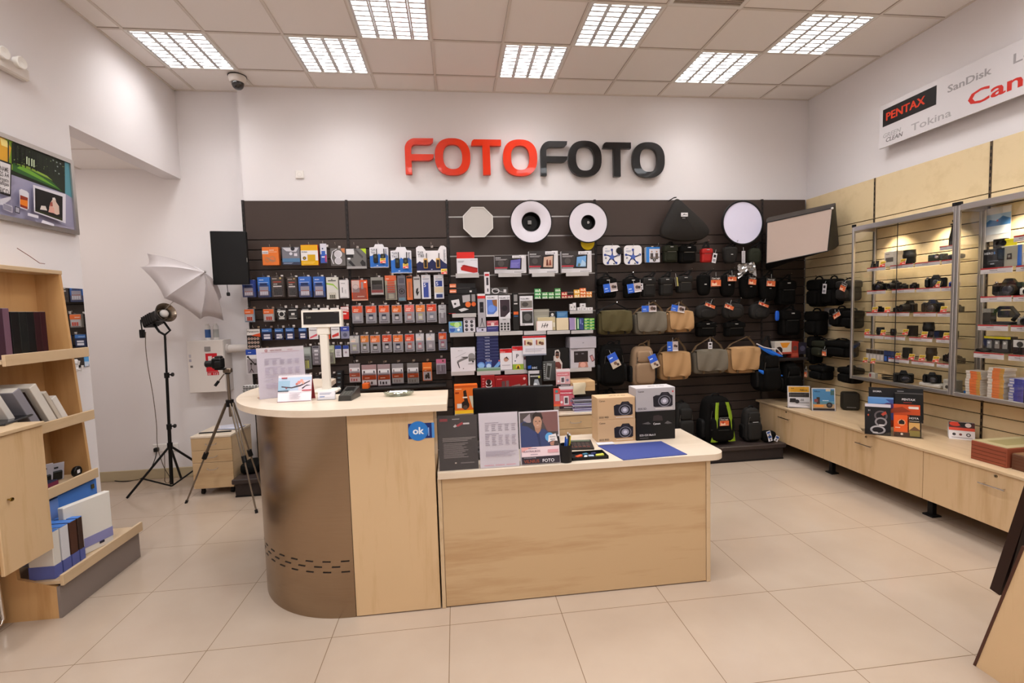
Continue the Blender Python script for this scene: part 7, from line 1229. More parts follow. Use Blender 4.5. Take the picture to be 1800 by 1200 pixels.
# bags hung on the beech wall: local builder turned to face the aisle
def wbag(desc, px, col, kind, tags=(), X=3.86, nm='camera_bag'):
    a = atX(px[0], (px[1]+px[3])/2, X); b = atX(px[2], (px[1]+px[3])/2, X); zt = atX((px[0]+px[2])/2, px[1], X).z; zb = atX((px[0]+px[2])/2, px[3], X).z; w_ = a.y-b.y; h = zt-zb; t = thing(nm, desc, 'bag', (X, (a.y+b.y)/2, zb), RZ, 'camera bags on the beech wall'); d = .15
    MB().sq((0, d/2, h*.46), w_*.47, d*.48, h*.45, col, .4, .4, .92).build('body', t); MB().sq((0, d*.45, h*.78), w_*.5, d*.54, h*.2, col, .45, .4).build('lid', t); MB().sq((0, .0, h*.35), w_*.33, .03, h*.24, col, .4, .4).build('front_pocket', t)
    m = MB(); m.tube([(w_*.25*math.cos(q), d/2, h*.95+h*.13*math.sin(q)) for q in [PI*i/10 for i in range(11)]], .008, STRAPB); m.build('carry_handle', t)
    m = MB(); m.tube([(0, SX-X, h*1.1), (0, d/2-.02, h*1.08), (0, d/2-.04, h*1.12)], .0035, CHROME); ho = m.build('bag_hook', loc=t.location, rz=RZ); tg(ho, 'chrome hook on the beech wall holding the '+' '.join(desc.split()[:7]), 'hook', 'chrome hooks on the beech wall')
    for (tx, tz, g, tw, th, ry) in tags: m = MB(); m.box(-tw/2, tw/2, 0, .002, -th, 0, '#e0d8d4'); m.draw(-tw/2, tw/2, -th, 0, 0, g); m.tube([(0, 0, 0), (0, .01, .03)], .001, '#ddd'); m.build('swing_tag', t, (tx*w_, -.045, tz*h), rot=(0, ry, 0))
    return t
wbag('black bag with a white-ended tag on the beech wall, top row', (1443,489,1466,538), FAB, 'cube', [(.1,.8,TAGW,.05,.1,.1)]); wbag('dark bag beside the showcase post, top row of the beech wall', (1467,492,1496,530), FAB2, 'cube', [(.35,.85,TAGO,.07,.08,.4)]); wbag('black bag closest to the corner on the beech wall, top row', (1416,490,1441,540), FAB, 'cube')
wbag('black bag hanging before a white sheet on the beech wall', (1456,541,1480,575), FAB, 'cube', [(.3,.8,TAGO,.09,.06,-.5)]); wbag('black bag next to the showcase, second row of the beech wall', (1479,545,1499,578), FAB, 'cube')
a = atX(1448, 541, 4.03); b = atX(1460, 574, 4.03); m = MB(); m.box(0, a.y-b.y, 0, .003, 0, a.z-b.z, '#c8c0b8'); tg(m.build('price_sheet', loc=(4.035, a.y, b.z), rz=RZ), 'white sheet hanging on the beech wall behind a black bag', 'sheet')
wbag('tapered black bag on the beech wall, third row near the corner', (1425,598,1449,628), FABG, 'cube'); wbag('wide black bag with an orange tag on the beech wall', (1447,598,1493,628), FAB, 'cube', [(-.3,.45,TAGO,.055,.07,0)])
wbag('small rounded black backpack with an orange printed side on the beech wall', (1420,642,1448,668), FAB, 'cube', [(-.4,.7,TAGO,.04,.09,0)], 3.84); wbag('black bag above the low cabinet beside the showcase', (1470,645,1500,674), FAB, 'cube')
wbag('black bag in the corner above the printed boxes', (1412,546,1438,590), FAB, 'cube'); wbag('black bag low in the corner beside the blue backpack', (1418,590,1428,640), FAB, 'cube')
# goods on the low cabinets
def fly(lab, px, base, g):
    c = atZ((px[0]+px[2])/2, px[3], BZ); rz = -.38; w_ = .105; h = .23; t = thing('acrylic_sign_stand', lab, 'sign', c, rz); R_ = Matrix.Rotation(-.1, 4, 'X')
    sc = 1.; m = MB(R_); m.box(-w_, w_, 0, .0015, 0, h, base); m.draw(-w_, w_, 0, h, 0, g); m.build('printed_sheet', t); m = MB(R_); m.box(-w_-.004, w_+.004, -.004, -.002, 0, h+.004, ACRY); m.build('front_pane', t); m = MB(); m.box(-w_-.004, w_+.004, -.004, .08, 0, .002, ACRY); m.build('foot', t); return t
fly('yellow and white camera leaflet in a clear stand on the low cabinet', (1385,668,1424,717), '#e4dfe0', [('r',.04,.72,.96,.97,'#dda02e'),('t',.55,.78,.09,'Nikon','#2a2418','l',.36,.15),('r',.15,.88,.3,.9,'#4a3a20'),('r',.06,.5,.96,.7,'#3a3532'),('l',.1,.55,.9,.65,3,'#6a6460'),('p',[(.08,.26),(.1,.44),(.36,.44),(.4,.26)],'#2e2a2a'),('c',.42,.3,.1,'#3a3636'),('t',.55,.33,.09,'-50','#4a4446','l',.28),('l',.5,.22,.95,.28,1,'#8a8486'),('r',.04,.02,.96,.12,'#4a4648'),('p',[(.04,.06),(.96,.02),(.96,.1),(.04,.18)],'#d8d2d4')])
fly('blue camera leaflet with a seaside picture in a clear stand', (1426,672,1470,722), '#e0dcdf', [('r',.04,.12,.96,.96,'#5c96c4'),('t',.1,.82,.07,'Nikon','#1c2a44','l',.36,.15),('r',.6,.86,.8,.96,'#e0cfae'),('r',.8,.7,.96,.9,'#5a7a74'),('r',.04,.3,.96,.42,'#7ab0c4'),('r',.2,.3,.34,.6,'#3a3430'),('r',.1,.38,.26,.52,'#8a4a48'),('r',.04,.12,.96,.3,'#b89a78'),('c',.74,.26,.13,'#2c2a28'),('c',.74,.26,.07,'#6a6a70'),('t',.45,.44,.05,'4K Wi-Fi','#e8f0f4','l',.45),('r',.1,.18,.5,.26,'#dc8a3a'),('r',.04,.03,.96,.11,'#2c2628')])
p = atZ(1487, 722, BZ); t = thing('camera_bag', 'dark square bag standing behind the blue leaflet', 'bag', p+Vector((.06, .0, 0)), -.5); MB().sq((0, .06, .09), .075, .06, .09, mat('#2e2a22', .8), .25, .3).build('body', t); m = MB(); m.box(-.04, .04, -.004, -.002, .03, .035, '#8a8480'); m.build('badge', t)
# brochure rack
c = atZ(1585, 770, BZ); rk = -.62; t = thing('brochure_rack', 'clear acrylic brochure rack with stepped pockets on the low cabinet', 'rack', c+Vector((0, .08, 0)), rk)
m = MB(); m.box(-.19, .19, -.03, .17, 0, .003, ACRY)
m.build('base', t)
for k, (x0, x1, y, h) in enumerate(((-.19, -.0, -.03, .05), (.005, .19, -.03, .05), (-.16, .10, .04, .12), (.0, .19, .04, .12), (-.12, .19, .11, .2))): m = MB(); m.box(x0, x1, y, y+.002, 0, h, ACRY); m.build('pocket', t)
def bro(lab, x, y, z, w_, h, base, g, th=.012): m = MB(Matrix.Rotation(-.14, 4, 'X')); m.box(-w_/2, w_/2, 0, th, 0, h, base); m.draw(-w_/2, w_/2, 0, h, 0, g); o = m.build('brochure', loc=t.location+Matrix.Rotation(rk, 4, 'Z')@Vector((x, y, z)), rz=rk); return tg(o, lab, 'brochure', 'brochures in the acrylic rack')
bro('black brochure printed with ring-shaped lenses, front pocket', -.10, -.024, .004, .17, .25, '#161314', [('r',0,.9,1,1,'#c8c0c8'),('c',.62,.62,.26,'#5a5254',.17),('c',.62,.62,.19,'#1a1618',.12),('c',.62,.42,.24,'#8a8486',.15),('c',.62,.42,.17,'#221c1e',.1),('c',.5,.16,.3,'#a8a2a4',.14),('c',.5,.16,.22,'#1e1a1c',.09),('p',[(.62,.68),(.8,.78),(.85,.7),(.7,.62)],'#a84030'),('t',.12,.76,.05,'21','#c8c0be','l',.16),('t',.1,.6,.06,'8','#d05a3a','l',.1),('r',.3,.04,.5,.09,'#d8d0cc'),('r',.55,.3,.75,.34,'#d8d2d0')])
bro('orange brochure with a black camera in a circle', .055, -.02, .004, .10, .17, '#d8561f', [('c',.5,.66,.24,'#e8b48a'),('c',.5,.66,.2,'#e08a4a'),('p',[(.32,.58),(.32,.72),(.5,.8),(.68,.72),(.68,.58)],'#1c1614'),('t',.1,.4,.06,'GUIDE','#f0d8c0','l',.7),('r',0,0,1,.2,'#3a1e14'),('c',.5,.12,.08,'#e8d8c8')])
bro('small black and gold filter brochure', .135, -.02, .004, .085, .175, '#1a1512', [('t',.12,.82,.09,'HOYA','#e0d8d4','l',.76),('r',.1,.3,.9,.66,'#c89a5a'),('p',[(.1,.3),(.5,.5),(.9,.34),(.9,.3)],'#6a4a34'),('r',.1,.04,.9,.3,'#8a7a3a'),('l',.15,.7,.85,.76,1,'#b8a890')])
bro('orange-red brochure with a white logo spot, second step', .09, .05, .06, .19, .19, '#c24a20', [('t',.6,.86,.06,'Carl','#e8d8cc','l',.3),('p',[(0,.8),(.4,.9),(.7,.7),(0,.6)],'#8a3418'),('r',.62,.82,.95,.92,'#e0d0c4'),('r',.0,.0,1,.3,'#a03c1c')])
bro('blue and violet brochure, second step', -.07, .05, .06, .17, .24, '#3a4a86', [('p',[(0,1),(.6,1),(.9,.8),(0,.75)],'#5a8ac0'),('c',.8,.7,.2,'#4a2a5a',.12),('r',0,.94,1,1,'#6a90c0')])
bro('black brochure headed PENTAX, back step', .12, .085, .10, .18, .24, '#14110f', [('t',.25,.74,.07,'PENTAX','#e4dede','l',.52),('r',.3,.66,.6,.68,'#a03a34'),('r',0,.96,1,1,'#4a4644')]); bro('black brochure headed SIGMA, back step', -.05, .12, .12, .18, .25, '#151213', [('t',.15,.84,.06,'SIGMA','#d4cece','l',.4)]); bro('plain black brochure at the back of the rack', .13, .125, .12, .18, .25, '#1a1716', [('l',.06,.88,.3,.92,1,'#a8a2a0')])
# promo stand and albums
c = atZ(1685, 773, BZ); t = thing('promo_stand', 'curved paper promo stand with a red product picture', 'promo stand', c+Vector((.03, .0, 0)), -.75); m = MB(Matrix.Rotation(-.35, 4, 'X')); m.box(-.075, .075, 0, .002, 0, .14, '#ddd4d0'); m.draw(-.075, .075, 0, .14, 0, [('r',0,.66,1,1,'#4a2420'),('c',.25,.86,.22,'#cf3a1c',.13),('p',[(.35,.95),(.9,.98),(.85,.7),(.5,.72)],'#1c1614'),('c',.75,.82,.12,'#d8c8c0',.12),('r',0,.5,1,.66,'#cf4a30'),('c',.2,.28,.07,'#3a3230'),('c',.45,.28,.06,'#6a3a34'),('c',.75,.28,.09,'#3a3230'),('c',.75,.28,.05,'#c8c0bc'),('l',.1,.08,.9,.14,1,'#9a908c')]); m.build('front_card', t)
m = MB(); G = [[(x, .045+.05*math.sin(PI*v), .13*(1-v)) for x in (-.075, 0, .075)] for v in [i/8 for i in range(9)]]; m.sheet(G, .002, '#d8d2cc'); m.build('curved_back', t)
def album(lab, x0, y0, w_, d_, h, c1, c2, rz=0.):
    t = thing('photo_album', lab, 'album', (x0, y0, BZ), rz, 'brown album boxes'); m = MB(); m.bbox(0, w_, 0, d_, 0, h, mat(c1, .5), .003); m.build('case', t); m = MB(); m.bbox(.004, w_-.004, .004, d_-.004, h, h+.004, mat(c2, .4), .001); m.build('cover', t)
    m = MB(); m.box(.06, w_-.06, .05, d_-.05, h+.004, h+.0046, '#8f8258' if 'wide' in lab else '#5a4028'); m.build('cover_picture', t); m = MB()
    for k in range(4): m.box(-.0006, .0, .004, d_-.004, h*(.15+.2*k), h*(.15+.2*k)+.003, '#5a2a18')
    m.build('page_edge', t); return t
album('wide reddish-brown album box beside the promo stand', 3.488, 2.605, .42, .215, .128, '#8a4630', '#a89a74')
album('darker brown album box at the frame edge', 3.510, 2.27, .42, .325, .10, '#5e3c2a', '#77583c')
# dark boards leaning on a wooden stand, close to the camera
t = thing('wood_display_stand', 'pale wood slanted display stand at the frame edge close to the camera', 'display stand', (2.25, 1.68, 0))
P_ = [atX(1800, 960, 2.25), atX(1760, 1096, 2.25), atX(1712, 1215, 2.25)]; y0 = P_[2].y; m = MB()
prof = [(0, -.0), (-.62, 0), (-.62, .95), (P_[0].y-y0-.10, .95), (P_[0].y-y0, P_[0].z), (0, .0)]
m.prism([(a, b) for a, b in [(-.7, 0), (0, 0), (P_[0].y-y0, P_[0].z), (P_[0].y-y0-.12, .98), (-.7, .98)]], 0, .03, WOODV, 'yz'); m.build('side_panel', t, (0, y0-1.68, 0)); m = MB(); m.prism([(-.004, .0), (.006, 0), (P_[0].y-y0+.006, P_[0].z), (P_[0].y-y0-.004, P_[0].z)], -.003, .6, mat('#4a2c20', .5), 'yz'); m.build('edge_band', t, (0, y0-1.68, 0))
m = MB(); m.box(.03, .6, -.7, -.68, 0, .9, WOODV); m.box(.03, .6, -.6, -.02, .02, .04, WOODV); m.build('shelf', t, (0, y0-1.68, 0))
for k, (pa, pb, xx, d_) in enumerate((((1806, 868), (1748, 1040), 2.62, 'dark brown board leaning at the frame edge, outer one'), ((1818, 880), (1768, 1056), 2.60, 'dark brown board leaning behind the outer one'))):
    a = atX(*pa, xx); b = atX(*pb, xx); u = (a-b).normalized(); nn = Vector((0, u.z, -u.y)); e = a+u*.25; b2 = b; m = MB(); w_ = .022-.009*k
    q = [b2, e]; m.hexa([(0, *(b2-nn*w_)[1:]), (.35, *(b2-nn*w_)[1:]), (.35, *(b2+nn*w_)[1:]), (0, *(b2+nn*w_)[1:]), (0, *(e-nn*w_)[1:]), (.35, *(e-nn*w_)[1:]), (.35, *(e+nn*w_)[1:]), (0, *(e+nn*w_)[1:])], mat('#2a1712' if k == 0 else '#1e1512', .35)); tg(m.build('wooden_board', loc=(xx, 0, 0)), d_, 'board')
# ================================================================ left-hand side
LZ_ = PI/2
# framed advert on the side wall
t = thing('framed_poster', 'aluminium framed advert with a forest picture on the side wall', 'poster', (LX, 0, 0)); y0, y1, z0, z1 = 2.83, 3.832, 2.275, 2.802
m = MB(); m.box(.002, .016, y0+.02, y1-.02, z0+.02, z1-.02, '#a8a0b4'); m.build('backing', t)
m = MB(); 
for a in ((y0, y1, z0, z0+.028), (y0, y1, z1-.028, z1), (y0, y0+.028, z0+.028, z1-.028), (y1-.028, y1, z0+.028, z1-.028)): m.box(0, .028, a[0], a[1], a[2], a[3], ALU)
m.build('frame', t)
m = MB(); XP = [LX+.0165]
def pp(pts, c, X0=None):
    XP[0] += .0003; m.add([(XP[0]-LX, atX(a/4, 200+b/4, XP[0]).y, atX(a/4, 200+b/4, XP[0]).z) for a, b in pts], [tuple(range(len(pts)))], c)
pp([(-400,-40),(-400,640),(520,800),(505,350),(-50,130)], '#9c98b0'); pp([(-400,0),(-400,300),(90,430),(460,562),(455,335),(0,150)], '#1d2414'); pp([(455,335),(458,560),(505,590),(503,348)], '#5a94a0')
pp([(-200,60),(-200,330),(90,395),(90,190),(0,150)], '#7a9a2a'); pp([(-200,60),(-200,260),(60,340),(80,240),(30,170)], '#d8a02c'); pp([(0,165),(10,220),(60,240),(50,190)], '#f4e08a'); pp([(90,400),(330,500),(440,548),(360,470),(180,370),(90,345)], '#2e5a24'); pp([(120,380),(420,530),(300,450),(150,360)], '#6aa02c'); pp([(100,345),(230,400),(370,470),(330,435),(200,370)], '#8aa83c')
for x in (55, 82, 110, 145, 175, 215, 250): pp([(x,165+x*.42),(x+8,168+x*.42),(x+8,330+x*.3),(x,326+x*.3)], '#14160c')
random.seed(11)
for i in range(46):
    x = random.uniform(95, 450); y = 165+x*.42+random.uniform(8, 150)*(1-x/900); r = random.uniform(2, 6); pp([(x,y),(x+r,y-r*.6),(x+r*2,y+1),(x+r,y+r)], random.choice(('#3c4c20','#566a2c','#7a8c4c','#0a0e06','#8a9a64','#4a5a34')))
for x in (130, 160, 196, 235, 268, 300, 335, 372, 415): pp([(x,170+x*.42),(x+3,171+x*.42),(x+4,300+x*.36),(x+1,299+x*.36)], '#0d0f08')
for x, y in ((185,330),(200,340),(220,345),(235,352)): pp([(x,y-30),(x+8,y-28),(x+8,y+25),(x,y+22)], '#c8d8b0')
for x, y in ((370,320),(395,335),(420,345),(385,395),(410,415),(400,365)): pp([(x,y),(x+9,y+3),(x+9,y+12),(x,y+9)], '#8a948c')
pp([(0,320),(82,350),(76,585),(0,560)], '#1c1818'); pp([(0,332),(74,358),(69,565),(0,543)], '#dcd6d6')
m2 = m
for s_, px, py, h in (('NAME', (2,60), 372, 24), ('2S A4', (0,62), 410, 24), ('rmato', (0,62), 442, 20), ('afijas', (0,62), 470, 20), ('EICO', (0,62), 528, 26)):
    a = atX(px[0]/4, 200+(py+14)/4, XP[0]+.001); b = atX(px[1]/4, 200+(py+26)/4, XP[0]+.001); vs, fs, wd = text_geo(s_); k = (b.y-a.y)/wd; hz = h/4/900*3.8*1.15
    m.add([(XP[0]+.0008-LX, a.y+x*k, a.z-.008+z/.73*hz) for x, z in vs], fs, '#4a4444')
pp([(0,600),(75,580),(78,600),(20,640),(0,640)], '#c8c4cc'); pp([(22,625),(88,650),(88,695),(22,670)], '#cfcad4'); pp([(24,630),(84,654),(84,690),(24,667)], '#8a8694'); pp([(105,648),(140,660),(140,705),(105,692)], '#3a3640'); pp([(110,655),(136,664),(136,696),(110,688)], '#a8a4b0')
pp([(135,535),(150,528),(190,545),(203,560),(203,665),(190,678),(140,660)], '#dad6dc'); pp([(142,570),(196,590),(194,672),(142,652)], '#8a2c14'); pp([(142,600),(194,610),(194,655),(142,635)], '#e07a1c')
pp([(232,498),(462,566),(462,770),(240,690)], '#ddd8e0'); pp([(246,520),(440,582),(440,752),(248,682)], '#15100e'); pp([(250,672),(440,735),(438,752),(248,684)], '#2c3018'); pp([(345,660),(355,625),(375,590),(390,596),(395,620),(415,650),(418,705),(400,710),(380,700)], '#d4b8a8'); pp([(340,690),(350,650),(380,660),(385,700)], '#d8a090'); pp([(282,672),(290,645),(320,648),(332,680)], '#dcd0c8'); pp([(368,590),(385,588),(392,605),(370,605)], '#e0d8d0'); pp([(352,625),(368,618),(372,650),(352,650)], '#a8584a')
pp([(195,695),(270,715),(270,735),(195,715)], '#e0dce6'); pp([(300,745),(380,775),(380,790),(290,765)], '#e4e0ea')
m.build('printed_advert', t)
# mirror strip on the wall by the alcove edge
a = atX(110, 505, LX); t = thing('wall_mirror', 'frameless mirror on the side wall next to the shelf unit', 'mirror', (LX, 3.60, 1.32)); zt = atX(152, 508, LX).z; MB().bbox(.001, .006, -.1, .245, 0, zt-1.32, MIRR, .001).build('glass', t)
a = atX(128, 643, LX); t = thing('wall_hook', 'small white plastic hook holder on the side wall under the mirror', 'hook', a); m = MB(); m.bbox(0, .02, -.03, .03, -.045, .045, WHT, .006); m.build('plate', t); m = MB(); m.tube([(.01, .01, -.02), (.05, .01, -.035), (.055, .01, .0)], .008, WHT, 8); m.tube([(.01, -.01, .02), (.045, -.01, .01), (.05, -.01, .035)], .007, WHT, 8); m.build('prong', t)
# shelf unit with slanted sides and lipped shelves
UX0, UY0, UY1 = LX+.004, 2.84, 3.46; t = thing('shelf_unit', 'pale wood shelf unit with lipped shelves against the side wall', 'shelving', (UX0, UY0, 0)); Wd = UY1-UY0
profile = [(0, 0), (.44, 0), (.44, .18), (.25, .24), (.22, .8), (.19, 1.3), (.15, 1.98), (0, 1.98)]
for y, nm in ((0, 'side_panel'), (Wd-.02, 'side_panel')): MB().prism(profile if True else [], y, y+.02, WOODD, 'xz').build(nm, t)
MB().box(0, .008, .02, Wd-.02, .06, 1.97, WOODD).build('back_panel', t); MB().bbox(0, .155, -.004, Wd+.004, 1.96, 1.985, WOODY, .002).build('top_panel', t)
def lipshelf(z, x1, zl, y0_=0., y1_=Wd):
    m = MB(); m.hexa([(.005, y0_+.02, z-.018), (x1, y0_+.0, z-.018-zl), (x1, y1_+.0, z-.018-zl), (.005, y1_-.02, z-.018), (.005, y0_+.02, z), (x1, y0_+.0, z-zl), (x1, y1_+.0, z-zl), (.005, y1_-.02, z)], WOODY); m.build('shelf', t)
    m = MB(); m.bbox(x1, x1+.018, y0_, y1_+.0, z-zl-.03, z-zl+.032, WOODY, .002); m.build('shelf_lip', t)
lipshelf(1.45, .28, .0, 0, Wd-.03); lipshelf(1.035, .28, .0, 0, Wd-.03); lipshelf(.645, .28, .0, 0, Wd-.04); lipshelf(.215, .46, .0, 0, Wd+.06)
MB().box(.44, .455, .0, Wd+.05, .0, .18, mat('#8a7e78', .35, .3, 'grey_laminate')).build('kick_board', t)
def book(lab, y, z, th, h, d, c, tilt=0., x=.03, grp='books on the shelf unit', g=None, cat='book', nm='book'):
    t2 = thing(nm, lab, cat, (UX0+x, UY0+y, z), 0, grp, rot=(tilt, 0, 0)); m = MB(); m.bbox(0, d, 0, th, 0, h, mat(c, .45), .002); m.build('cover', t2); m = MB(); m.box(.002, d-.004, .003, th-.003, h-.001, h+.001, '#d8d0c4'); m.build('page_block', t2); return t2
ZS = 1.4515
for k in range(4): book(('purple patterned album at the frame edge, top shelf','purple patterned album, second on the top shelf','purple patterned album touching the dark books','mauve album among the purple ones')[k], .022+.040*k, ZS, .038, .285, .16, ('#4a2c3a','#5a3a4a','#3e2430','#6a4c5a')[k], grp='albums on the top shelf')
for k, (c, l, th) in enumerate((('#100e0c','black book after the purple albums',.05),('#151715','black-green book on the top shelf',.046),('#0e0d0c','second black-green book on the top shelf',.05),('#2c0e12','maroon book with gilt lines on the top shelf',.04),('#330f13','maroon book closest to the shelf side panel',.04))): book(l, .187+(0,.052,.10,.153,.195)[k], ZS, th, .265, .16, c, grp='books on the top shelf')
for k, (y, th, h, c, l) in enumerate(((.06,.035,.25,'#cfc8c0','white album leaning on the second shelf, at the frame edge'),(.17,.05,.26,'#8a868c','grey album leaning on the second shelf'),(.235,.006,.25,'#2a1c18','thin dark album between grey and white ones'),(.28,.05,.27,'#d8d0c4','large white album leaning on the second shelf'),(.345,.025,.22,'#c4b8a8','beige thin album leaning on the second shelf'),(.375,.04,.17,'#dcd4ca','small white album leaning at the shelf end'))): book(l, y+.02, 1.0365+.035*math.sin(.5)*0, th, h, .20, c, .48, x=.06, grp='albums leaning on the second shelf')
# third shelf: packs and a tin
for k in range(3):
    p = (UX0+.12, UY0+.24+.085*k, .647); m = MB(Matrix.Rotation(.25, 4, 'X')); m.bbox(0, .08, 0, .004, 0, .16-.02*k, '#b8b4bc', .001); m.bbox(.012, .068, -.016, .0, .01, .07, '#1a1816', .004); m.box(.03, .05, -.002, 0, .125-.02*k, .135-.02*k, '#2a2a2a'); o = m.build('card_reader_pack', loc=p, rz=PI/2-.6); tg(o, ('grey carded black gadget pack at the back of the third shelf','grey carded black gadget pack in the middle of the third shelf','smallest grey carded black gadget pack on the third shelf')[k], 'pack', 'carded packs on the third shelf')
m = MB(); m.lathe([(0, 0), (.032, 0), (.035, .005), (.035, .018), (.03, .022), (0, .022)], mat('#151210', .4), n=20, axis='x'); m.box(.021, .0225, -.012, .012, -.01, .012, '#e0dcdc'); tg(m.build('film_tin', loc=(UX0+.215, UY0+.50, .682)), 'round black tin with a white label on the third shelf', 'tin')
m = MB(); m.bbox(0, .2, 0, .16, 0, .035, '#2c3048', .003); m.box(.2, .2015, .05, .16, .004, .03, '#7a3048'); tg(m.build('box_set', loc=(UX0+.02, UY0+.2, .647)), 'flat dark blue box lying on the third shelf', 'box')
# bottom shelf: blue boxes and white albums
def abox(lab, y, z, th, h, d, c1, c2, x=.03, tilt=0., rz=0., band=True, cat='box', nm='photo_box'):
    t2 = thing(nm, lab, cat, (UX0+x, UY0+y, z), 0, 'album boxes on the bottom shelf', rot=(tilt, 0, rz)); m = MB(); m.bbox(0, d, 0, th, 0, h, mat(c1, .5), .003); m.build('case', t2)
    if band: m = MB(); m.box(-.001, d+.001, -.001, th+.001, .0, h*.28, mat(c2, .5)); m.build('lower_band', t2)
    return t2
ZB = .2165
abox('large light blue storage box standing at the back of the bottom shelf', .285, ZB, .31, .385, .24, '#4a7cc8', '#c8c8d4', .03, band=False); m = MB(); m.bbox(0, .01, 0, .02, 0, .03, mat('#8a7a4a', .3, .8), .002); tg(m.build('box_clasp', loc=(UX0+.2705, UY0+.54, ZB+.33)), 'small brass clasp on the light blue box', 'clasp')
abox('lilac and blue storage box beside the light blue one', .20, ZB, .085, .375, .24, '#6a8ac8', '#b8b4c4', .03, nm='photo_box')
for k, (y, th, c, l) in enumerate(((.025,.05,'#d4cec4','white upright album with a lilac foot, at the cabinet side'),(.085,.055,'#cfcdd0','second white upright album with a blue foot'),(.15,.05,'#4a2c20','brown upright album among the white ones'),(.21,.035,'#3e2a22','dark brown upright album beside the large white one'))):
    o = abox(l, y, ZB, th, .265, .13, c, '#5a62a0', .29, nm='photo_album', cat='album'); m = MB(); m.box(0, .13, .001, th-.001, .265, .267, mat('#4a7cc8', .5)); m.build('top_edge', o)
t2 = abox('large white album with a lilac band at the front of the bottom shelf', .27, ZB, .04, .335, .28, '#dcd6cc', '#8a88b4', .20, 0, 0, False, 'album', 'photo_album'); t2.rotation_euler = (0, 0, 1.30); t2.location = (UX0+.355, UY0+.20, ZB)
m = MB(); m.box(.10, .28, -.0015, .0, .04, .10, '#8a88b4'); m.box(.19, .22, -.0025, -.001, .025, .04, '#2a2a3a'); m.build('label_band', t2, (0, 0, 0))
for q in (): pass
# cabinet in front of the shelf unit
t = thing('door_cabinet', 'pale wood wall cabinet with a small brass knob at the frame edge', 'cabinet', (LX+.004, 2.2, 0)); X1 = -2.25-LX
pt = atX(92, 964, -2.25); pb = atX(6.7, 1009, -2.25); zb = pt.z; ztp = atX(72, 740, -2.25).z
MB().bbox(X1-.018, X1, pb.y-2.2, 2.836-2.2, zb, ztp-.022, WOODV, .002).build('door', t); MB().box(0, X1-.02, pb.y-2.2-.02, 2.834-2.2, zb+.01, ztp-.022, WOODD).build('body', t)
MB().bbox(0, X1+.012, pb.y-2.2-.03, 2.838-2.2, ztp-.02, ztp, WOODY, .002).build('cabinet_top', t)
k = atX(12, 878, -2.25); m = MB(); m.lathe([(.004, 0), (.005, .012), (.010, .016), (.009, .022), (0, .024)], mat('#9a8040', .25, 1), (X1, k.y-2.2, k.z), 16, 'x'); m.build('knob', t)
m = MB(); m.bbox(-.11, .11, -.15, .15, 0, .012, mat('#16181c', .15), .003); m.box(-.1, .1, -.14, .14, .012, .0125, mat('#0d0e12', .08)); p = atZ(14, 738, ztp); tg(m.build('tablet', loc=(p.x-.02, p.y-.06, ztp), rz=.3), 'dark tablet lying on the cabinet at the frame edge', 'tablet')
p = atX(38, 465, LX+.1); m = MB(); m.tube([atX(30, 436, LX+.06), atX(52, 450, LX+.07), atX(70, 462.5, LX+.08), atX(79, 463.5, LX+.09)], .0022, '#7a4a44'); tg(m.build('wire'), 'thin reddish wire sticking up from the shelf unit top', 'wire')
# low stool on chrome runners below the cabinet, only its curved foot shows
p = atZ(6, 1092, .03); t = thing('footstool', 'curved chrome foot of a low stool at the frame edge', 'stool', (p.x, p.y, 0))
for q in (0, -.13):
    m = MB(); P_ = [(-.0, -.36, .26), (-.0, -.36, .05), (-.0, -.34, .022), (-.0, -.05, .016), (-.0, -.02, .02), (-.0, -.0, .045), (-.0, -.01, .26)]; m.tube([(a_+q, b_, c_) for a_, b_, c_ in P_], .012, CHROME, 10); m.build('leg', t)
m = MB(); m.sq((-.065, -.18, .285), .08, .2, .03, WOODD, .3, .3); m.build('seat', t)
# ---------------------------------------------------------------- alcove side: fire cabinet, TV, lights
x0, x1, z0, z1 = wr((330, 598, 395, 690), RECY-.17); t = thing('fire_hose_cabinet', 'white fire hose cabinet with a red sign on the recessed wall', 'fire cabinet', ((x0+x1)/2, RECY-.17, z0)); w_ = (x1-x0)/2; h = z1-z0
MB().bbox(-w_, w_, .012, .17, 0, h, mat('#d4cbc4', .4), .004).build('body', t); d = MB().bbox(-w_+.004, w_-.004, 0, .012, .004, h-.004, mat('#dad0c8', .4), .002).build('door', t)
m = MB(); m.box(-.0, w_*.62, -.002, 0, h*.40, h*.75, '#c4202a'); m.draw(0, w_*.62, h*.40, h*.75, -.002, [('r',.22,.3,.55,.85,'#e8d8d4'),('r',.6,.3,.85,.6,'#e8d8d4'),('c',.7,.75,.08,'#e8d8d4')]); m.build('fire_sign', d); m = MB(); m.box(w_*.04, w_*.66, -.002, 0, h*.33, h*.395, '#b81c26'); m.text('01', w_*.08, h*.335, h*.045, -.0025, mat('#f0e0dc')); m.text('112', w_*.38, h*.335, h*.045, -.0025, mat('#f0e0dc')); m.build('fire_sign', d)
m = MB(); m.bbox(w_*.12-.025, w_*.12+.03, -.006, 0, h*.79, h*.88, '#8a8480', .002); m.build('handle', d); m = MB(); m.box(-w_*.9, -w_*.78, -.002, 0, h*.68, h*.74, '#b8b0b4'); m.box(-w_*.9, -w_*.78, -.002, 0, h*.6, h*.65, '#a8a0a8'); m.box(-w_*.85, -w_*.72, -.003, 0, h*.49, h*.53, '#6a6460'); m.build('sticker', d)
p = atY(418, 612, RECY-.08); m = MB(); m.cyl((x1-.01, RECY-.085, p.z), (-2.062, RECY-.085, p.z), .042, mat('#d8cfc8', .4), n=20); m.cyl((x1-.0, RECY-.085, p.z), (x1+.02, RECY-.085, p.z), .05, mat('#cfc5be', .4), n=20); tg(m.build('water_pipe'), 'thick white pipe between the fire cabinet and the pillar', 'pipe')
